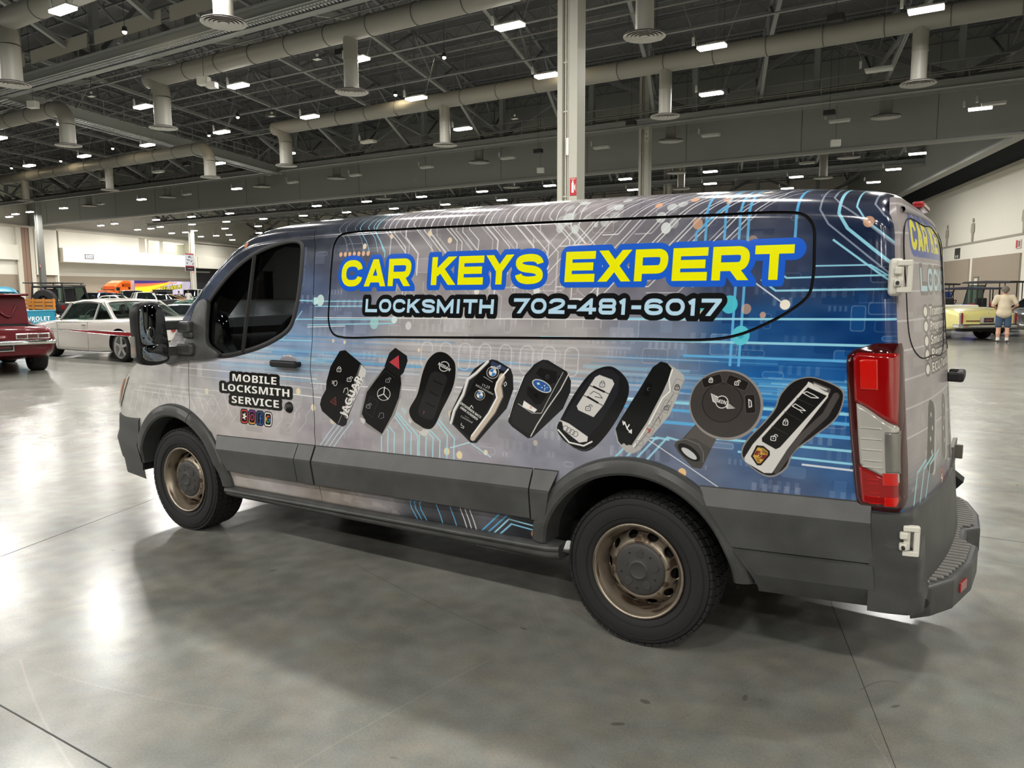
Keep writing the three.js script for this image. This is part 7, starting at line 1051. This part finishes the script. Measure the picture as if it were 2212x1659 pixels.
// local: facing -z, y up, height about 1.74
function person(label, pos, turn, { shirt, shorts, skin = 0xc79a80, hair = 0x5c5650, long = false, res = 96, fingers = true, armL, armR, group }) {
  const t = thing('person', label, 'person', pos, turn, group), M_skin = mat(skin, .6);
  const hipY = .93, sh = 1.42, hx = .10; const arms = { L: armL ?? [[-.21, sh, 0], [-.30, 1.15, -.02], [-.22, 1.02, -.26]], R: armR ?? [[.21, sh, 0], [.31, 1.15, -.02], [.24, 1.02, -.26]] };
  const leg = (s) => [[[s * hx, hipY, 0], [s * (hx + .015), .50, -.01], .088, .062], [[s * (hx + .015), .50, -.01], [s * (hx + .02), .30, .012], .064, .062], [[s * (hx + .02), .30, .012], [s * (hx + .02), .08, .01], .060, .040], [[s * (hx + .02), .05, .03], [s * (hx + .035), .04, -.14], .042, .036]];
  const hand = (a, e) => { const d = V(a[0] - e[0], a[1] - e[1], a[2] - e[2]).normalize(), out = [[a, [a[0] + d.x * .08, a[1] + d.y * .08, a[2] + d.z * .08], .034, .036]]; if (fingers) for (let k = 0; k < 4; k++) { const o = (k - 1.5) * .02, b = [a[0] + d.x * .085, a[1] + d.y * .085 + o, a[2] + d.z * .085], L = [.06, .075, .07, .055][k]; out.push([b, [b[0] + d.x * L + .01, b[1] + d.y * L - .015, b[2] + d.z * L], .010, .008]); } out.push([[a[0] + d.x * .03, a[1] + .02, a[2] + d.z * .03], [a[0] + d.x * .08, a[1] + .05, a[2] + d.z * .07], .012, .009]); return out; };
  const arm = (A) => [[A[0], A[1], .056, .044], [A[1], A[2], .044, .030], ...hand(A[2], A[1])];
  const torso = [[[0, .93, 0], [0, 1.12, .015], .150, .150], [[0, 1.12, .01], [0, 1.34, 0], .150, .145], [[-.15, 1.40, 0], [.15, 1.40, 0], .072, .072], [[-.07, .95, .03], [.07, .95, .03], .115, .115]];
  const headB = [[[0, 1.44, .01], [0, 1.53, -.01], .058, .054], [[0, 1.60, -.005], [0, 1.655, .005], .078, .088], [[0, 1.585, -.05], [0, 1.61, -.06], .045, .05], [[0, 1.605, -.10], [0, 1.625, -.10], .014, .010], [[-.088, 1.62, .01], [-.088, 1.64, .01], .018, .02], [[.088, 1.62, .01], [.088, 1.64, .01], .018, .02]];
  mesh('body', skinMesh([...leg(1), ...leg(-1), ...torso, ...arm(arms.L), ...arm(arms.R), ...headB], .012, [0, .87, -.05], .95, res), M_skin, t);
  const fat = (b, d) => b.map(([a, c, r0, r1]) => [a, c, r0 + d, r1 + d]);
  const sleeve = (A) => [[A[0], [lerp(A[0][0], A[1][0], .72), lerp(A[0][1], A[1][1], .72), lerp(A[0][2], A[1][2], .72)], .078, .074]];
  mesh('shirt', skinMesh([...fat([torso[0]].map(([a, c, r0, r1]) => [[0, .93, .01], c, r0, r1]), .024), ...fat([torso[1], torso[2]], .02), ...sleeve(arms.L), ...sleeve(arms.R), [[-.06, .93, .02], [.06, .93, .02], .155, .155]], .016, [0, 1.2, 0], .5, Math.round(res * .55)), mat(shirt, .9), t);
  const hem = long ? .12 : .56; const leg2 = (s) => [[[s * hx, hipY, 0.0], [s * (hx + .02), hem, 0], .112, .098]];
  mesh(long ? 'trousers' : 'shorts', skinMesh([...leg2(1), ...leg2(-1), [[-.07, .95, .025], [.07, .95, .025], .135, .135], [[0, .98, 0], [0, 1.0, 0], .16, .158]], .014, [0, .62, 0], .56, Math.round(res * .6)), mat(shorts, .95), t);
  mesh('hair', skinMesh([[[0, 1.675, .02], [0, 1.68, .02], .092, .092], [[0, 1.63, .045], [0, 1.60, .05], .068, .058], [[-.06, 1.66, .01], [.06, 1.66, .01], .052, .052]], .012, [0, 1.66, .02], .2, 40), mat(hair, .9), t);
  for (const s of [-1, 1]) { mesh('shoe', skinMesh([[[s * (hx + .02), .045, .04], [s * (hx + .035), .04, -.15], .050, .042], [[s * (hx + .02), .03, .04], [s * (hx + .035), .028, -.16], .05, .042]], .01, [s * .13, .06, -.05], .18, 36), mat(0x3a3836, .7), t); if (!long) mesh('sock', cyl(.052, .05, .10, s * (hx + .02), .125, .012, 16), mat(0xd8d6d0, .9), t); mesh('shoe_sole', rbox(.10, .022, .28, s * (hx + .027), .011, -.055, .01), mat(0xd0ccc4, .7), t);
    mesh('eye', new THREE.SphereGeometry(.011, 10, 8).translate(s * .032, 1.645, -.083), mat(0xe8e4de, .3), t); }
  mesh('mouth', rbox(.05, .008, .008, 0, 1.578, -.098, .003), mat(0x9a6258, .6), t);
  return t;
}
const man = person('man seen from behind in beige t-shirt and denim shorts by the yellow convertible', [4.62, 0, -23.1], facing(0, -1) - facing(0, -1) + 0.1, { shirt: 0xcdbfa4, shorts: 0x3d5068, hair: 0x6a635a, armL: [[-.21, 1.42, 0], [-.30, 1.16, .0], [-.17, 1.05, -.22]], armR: [[.21, 1.42, 0], [.33, 1.18, .02], [.25, 1.05, -.2]] }); man.scale.setScalar(0.95);
person('distant person in a white shirt beside the boxy black sedan', onFloor(-0.4262, 88), -0.6, { shirt: 0xd6d2d4, shorts: 0x8c8a90, long: true, res: 56, fingers: false });
person('distant person in white shirt and dark trousers by the pale column', onFloor(-0.4145, 80), 0.9, { shirt: 0xe0dedc, shorts: 0x2a2a30, long: true, res: 56, fingers: false });

// ---------------------------------------------------------------- signs, banner, small ceiling gear
{
  const exitM = canvasTexture(256, 128, (k) => { k.fillStyle = '#7f7f8a'; k.fillRect(0, 0, 256, 128); k.fillStyle = '#f4f2ea'; k.font = 'bold 104px sans-serif'; k.textAlign = 'center'; k.save(); k.translate(128, 102); k.scale(.92, 1); k.fillText('EXIT', 0, 0); k.restore(); });
  const panelOn = (u, v0, v1, y0, y1, m, d = .06, outward = -1) => { const g = new THREE.BufferGeometry(), uu = u + outward * d, a = hall(uu, v0, y0), b = hall(uu, v1, y0), c = hall(uu, v1, y1), e = hall(uu, v0, y1), A = outward < 0 ? [a, b, c, e] : [b, a, e, c]; g.setAttribute('position', new THREE.Float32BufferAttribute([A[0], A[1], A[2], A[0], A[2], A[3]].flat(), 3)); g.setAttribute('uv', new THREE.Float32BufferAttribute([0, 0, 1, 0, 1, 1, 0, 0, 1, 1, 0, 1], 2)); g.computeVertexNormals(); return g; };
  const sign = (name, label, cat, u, v0, v1, y0, y1, map, frame, out = -1) => { const t = thing(name, label, cat); mesh('panel', hallBox(Math.min(u, u + out * .05), Math.max(u, u + out * .05), v0, v1, y0, y1), mat(frame, .6), t); mesh('print', panelOn(u, v0, v1, y0, y1, null, .055, out), mat(0xffffff, .55, { map, side: THREE.DoubleSide }), t); return t; };
  sign('exit_sign', 'grey sign with white EXIT lettering on the white balcony front', 'sign', 107.1, 76.8, 78.8, 7.2, 8.05, exitM, 0x7f7f8a);
  const wc = canvasTexture(96, 192, (k) => { k.fillStyle = '#3d3a38'; k.fillRect(0, 0, 96, 192); k.fillStyle = '#f2eee6'; for (const x of [30, 66]) { k.beginPath(); k.arc(x, 132, 7, 0, 7); k.fill(); k.fillRect(x - 8, 141, 16, 22); k.fillRect(x - 6, 163, 12, 22); } });
  sign('restroom_sign', 'dark sign with two white figures on the right wall', 'sign', -25.98, 96.7, 98.3, 4.68, 5.72, wc, 0x3d3a38, 1);
  const fe = canvasTexture(64, 64, (k) => { k.fillStyle = '#d8c9c2'; k.fillRect(0, 0, 64, 64); k.fillStyle = '#b8433e'; k.fillRect(4, 4, 24, 56); k.fillStyle = '#6f6a66'; k.fillRect(36, 10, 20, 44); });
  sign('fire_notice', 'small red and white notice near the right picture edge', 'sign', -25.98, 80.6, 81.7, 4.9, 5.6, fe, 0xd8c9c2, 1);
  const bn = canvasTexture(128, 320, (k) => { k.fillStyle = '#c9cad2'; k.fillRect(0, 0, 128, 320); k.fillStyle = '#b32436'; k.fillRect(0, 0, 128, 22); k.fillStyle = '#8e1626'; k.fillRect(0, 225, 128, 22); k.fillStyle = '#2c1c24'; k.fillRect(0, 247, 128, 73); k.fillStyle = '#5a5c66'; for (const [x, y, w, h, a] of [[60, 60, 24, 44, .5], [80, 70, 14, 40, -.6], [46, 120, 60, 16, .3], [92, 140, 20, 36, .9], [28, 180, 16, 40, -.3], [110, 190, 14, 40, .4]]) { k.save(); k.translate(x, y); k.rotate(a); k.beginPath(); k.ellipse(0, 0, w / 2, h / 2, 0, 0, 7); k.fill(); k.restore(); } k.fillStyle = '#c8b8b8'; k.fillRect(28, 276, 72, 6); });
  const b = thing('hanging_banner', 'red and grey banner hung beside the pale left column', 'banner'); mesh('cloth', hallBox(93.0, 93.06, 89.2, 91.6, 5.3, 8.3), mat(0xc9cad2, .8), b); mesh('print', panelOn(93.0, 89.2, 91.6, 5.3, 8.3, null, .02), mat(0xffffff, .8, { map: bn, side: THREE.DoubleSide }), b); mesh('arm', merge([beam(hall(93.03, 89.2, 8.35), hall(94.4, 93, 8.35), .06), beam(hall(93.03, 89.2, 5.25), hall(94.4, 93, 5.25), .06)]), HM.M_steel, b);
  // small spotlights, aerials, speakers and black boxes among the steel
  const M_gear = mat(0x2a2b2c, .5), M_plate = mat(0xd6d5cf, .5), M_spot = mat(0xffffff, .4, { emissive: new THREE.Color(1, .9, .7), emissiveIntensity: 14 });
  const hangTo = (p, top) => rod([0, 0, 0], [0, top - p[1], 0], .012, 5);
  const spots = [[27.5, 23, 13.4], [33, 38, 13.4], [39, 41, 13.4], [50.5, 40, 13.4], [60, 41, 13.4], [68, 40.5, 13.4], [26.5, 42.5, 13.9], [15, 37, 14.2], [20.5, 41, 13.9], [6.2, 33.8, 14], [8.6, 41, 13.6], [-2, 31.5, 14], [-12.5, 29, 14]];
  spots.forEach(([u, v, y]) => { const p = hall(u, v, y), t = thing('spot_lamp', 'tiny bright spot lamp among the roof steel', 'spot lamp', p, 0, 'tiny roof spot lamps'); mesh('housing', merge([cyl(.09, .13, .22, 0, .12, 0, 14), hangTo(p, 19.19)]), M_gear, t); mesh('bulb', new THREE.SphereGeometry(.1, 14, 10), M_spot, t); const l = new THREE.PointLight(0xffe6b8, 3); l.position.y = 0; l.castShadow = true; l.name = 'spot_light'; t.add(l); });
  const box1 = (u, v, y, label, w, h, d, m, grp) => { const p = hall(u, v, y), t = thing('ceiling_box', label, 'ceiling fitting', p, 0, grp); mesh('case', rbox(w, h, d, 0, 0, 0, .03), m, t); mesh('rod', hangTo(p, 19.19), M_gear, t); return t; };
  for (const [u, v, y] of [[22, 36, 15.3], [25.5, 44, 13.5], [14, 57, 12.5], [5.9, 55, 13.3], [-5.5, 40.7, 13.7], [30.5, 39, 13.5], [48, 47, 13], [-.5, 47, 12.7], [-7.5, 56.5, 12.7]]) box1(u, v, y, 'small black box hung under the roof steel', .7, .32, .4, M_gear, 'black boxes under the roof');
  for (const [u, v, y] of [[21.3, 32, 13.7], [13.3, 46.9, 12.8], [25, 31.5, 14.4], [6, 26, 12.5], [30, 38.5, 13.2], [38.5, 29, 13.4], [2.8, 37.5, 13.2], [-12.4, 31, 13]]) { const t = box1(u, v, y, 'small white aerial plate hung on a thin rod', .42, .03, .3, M_plate, 'aerial plates'); mesh('sensor', rbox(.12, .14, .12, 0, .22, 0, .03), M_plate, t); }
  for (const [u, v, y, l] of [[26.6, 27.75, 12.3, 'pair of white loudspeaker boxes on the round duct at upper left'], [42, 26.9, 12.9, 'white loudspeaker on the left catwalk corner'], [14.5, 60, 11.5, 'white loudspeaker below the header at centre'], [-8.3, 59, 11.2, 'white loudspeaker below the diffuser at right']]) { const p = hall(u, v, y), t = thing('loudspeaker', l, 'loudspeaker', p, .4); mesh('cabinet', rbox(.6, .42, .4, 0, 0, 0, .04), M_plate, t); if (l.startsWith('pair')) mesh('second_cabinet', rbox(.5, .3, .4, .5, -.25, .1, .04), M_plate, t); mesh('bracket', hangTo(p, 19.19), M_gear, t); }
}

scene.traverse((o) => { if (o.isMesh) o.castShadow = o.receiveShadow = true; });
renderer.render(scene, camera);
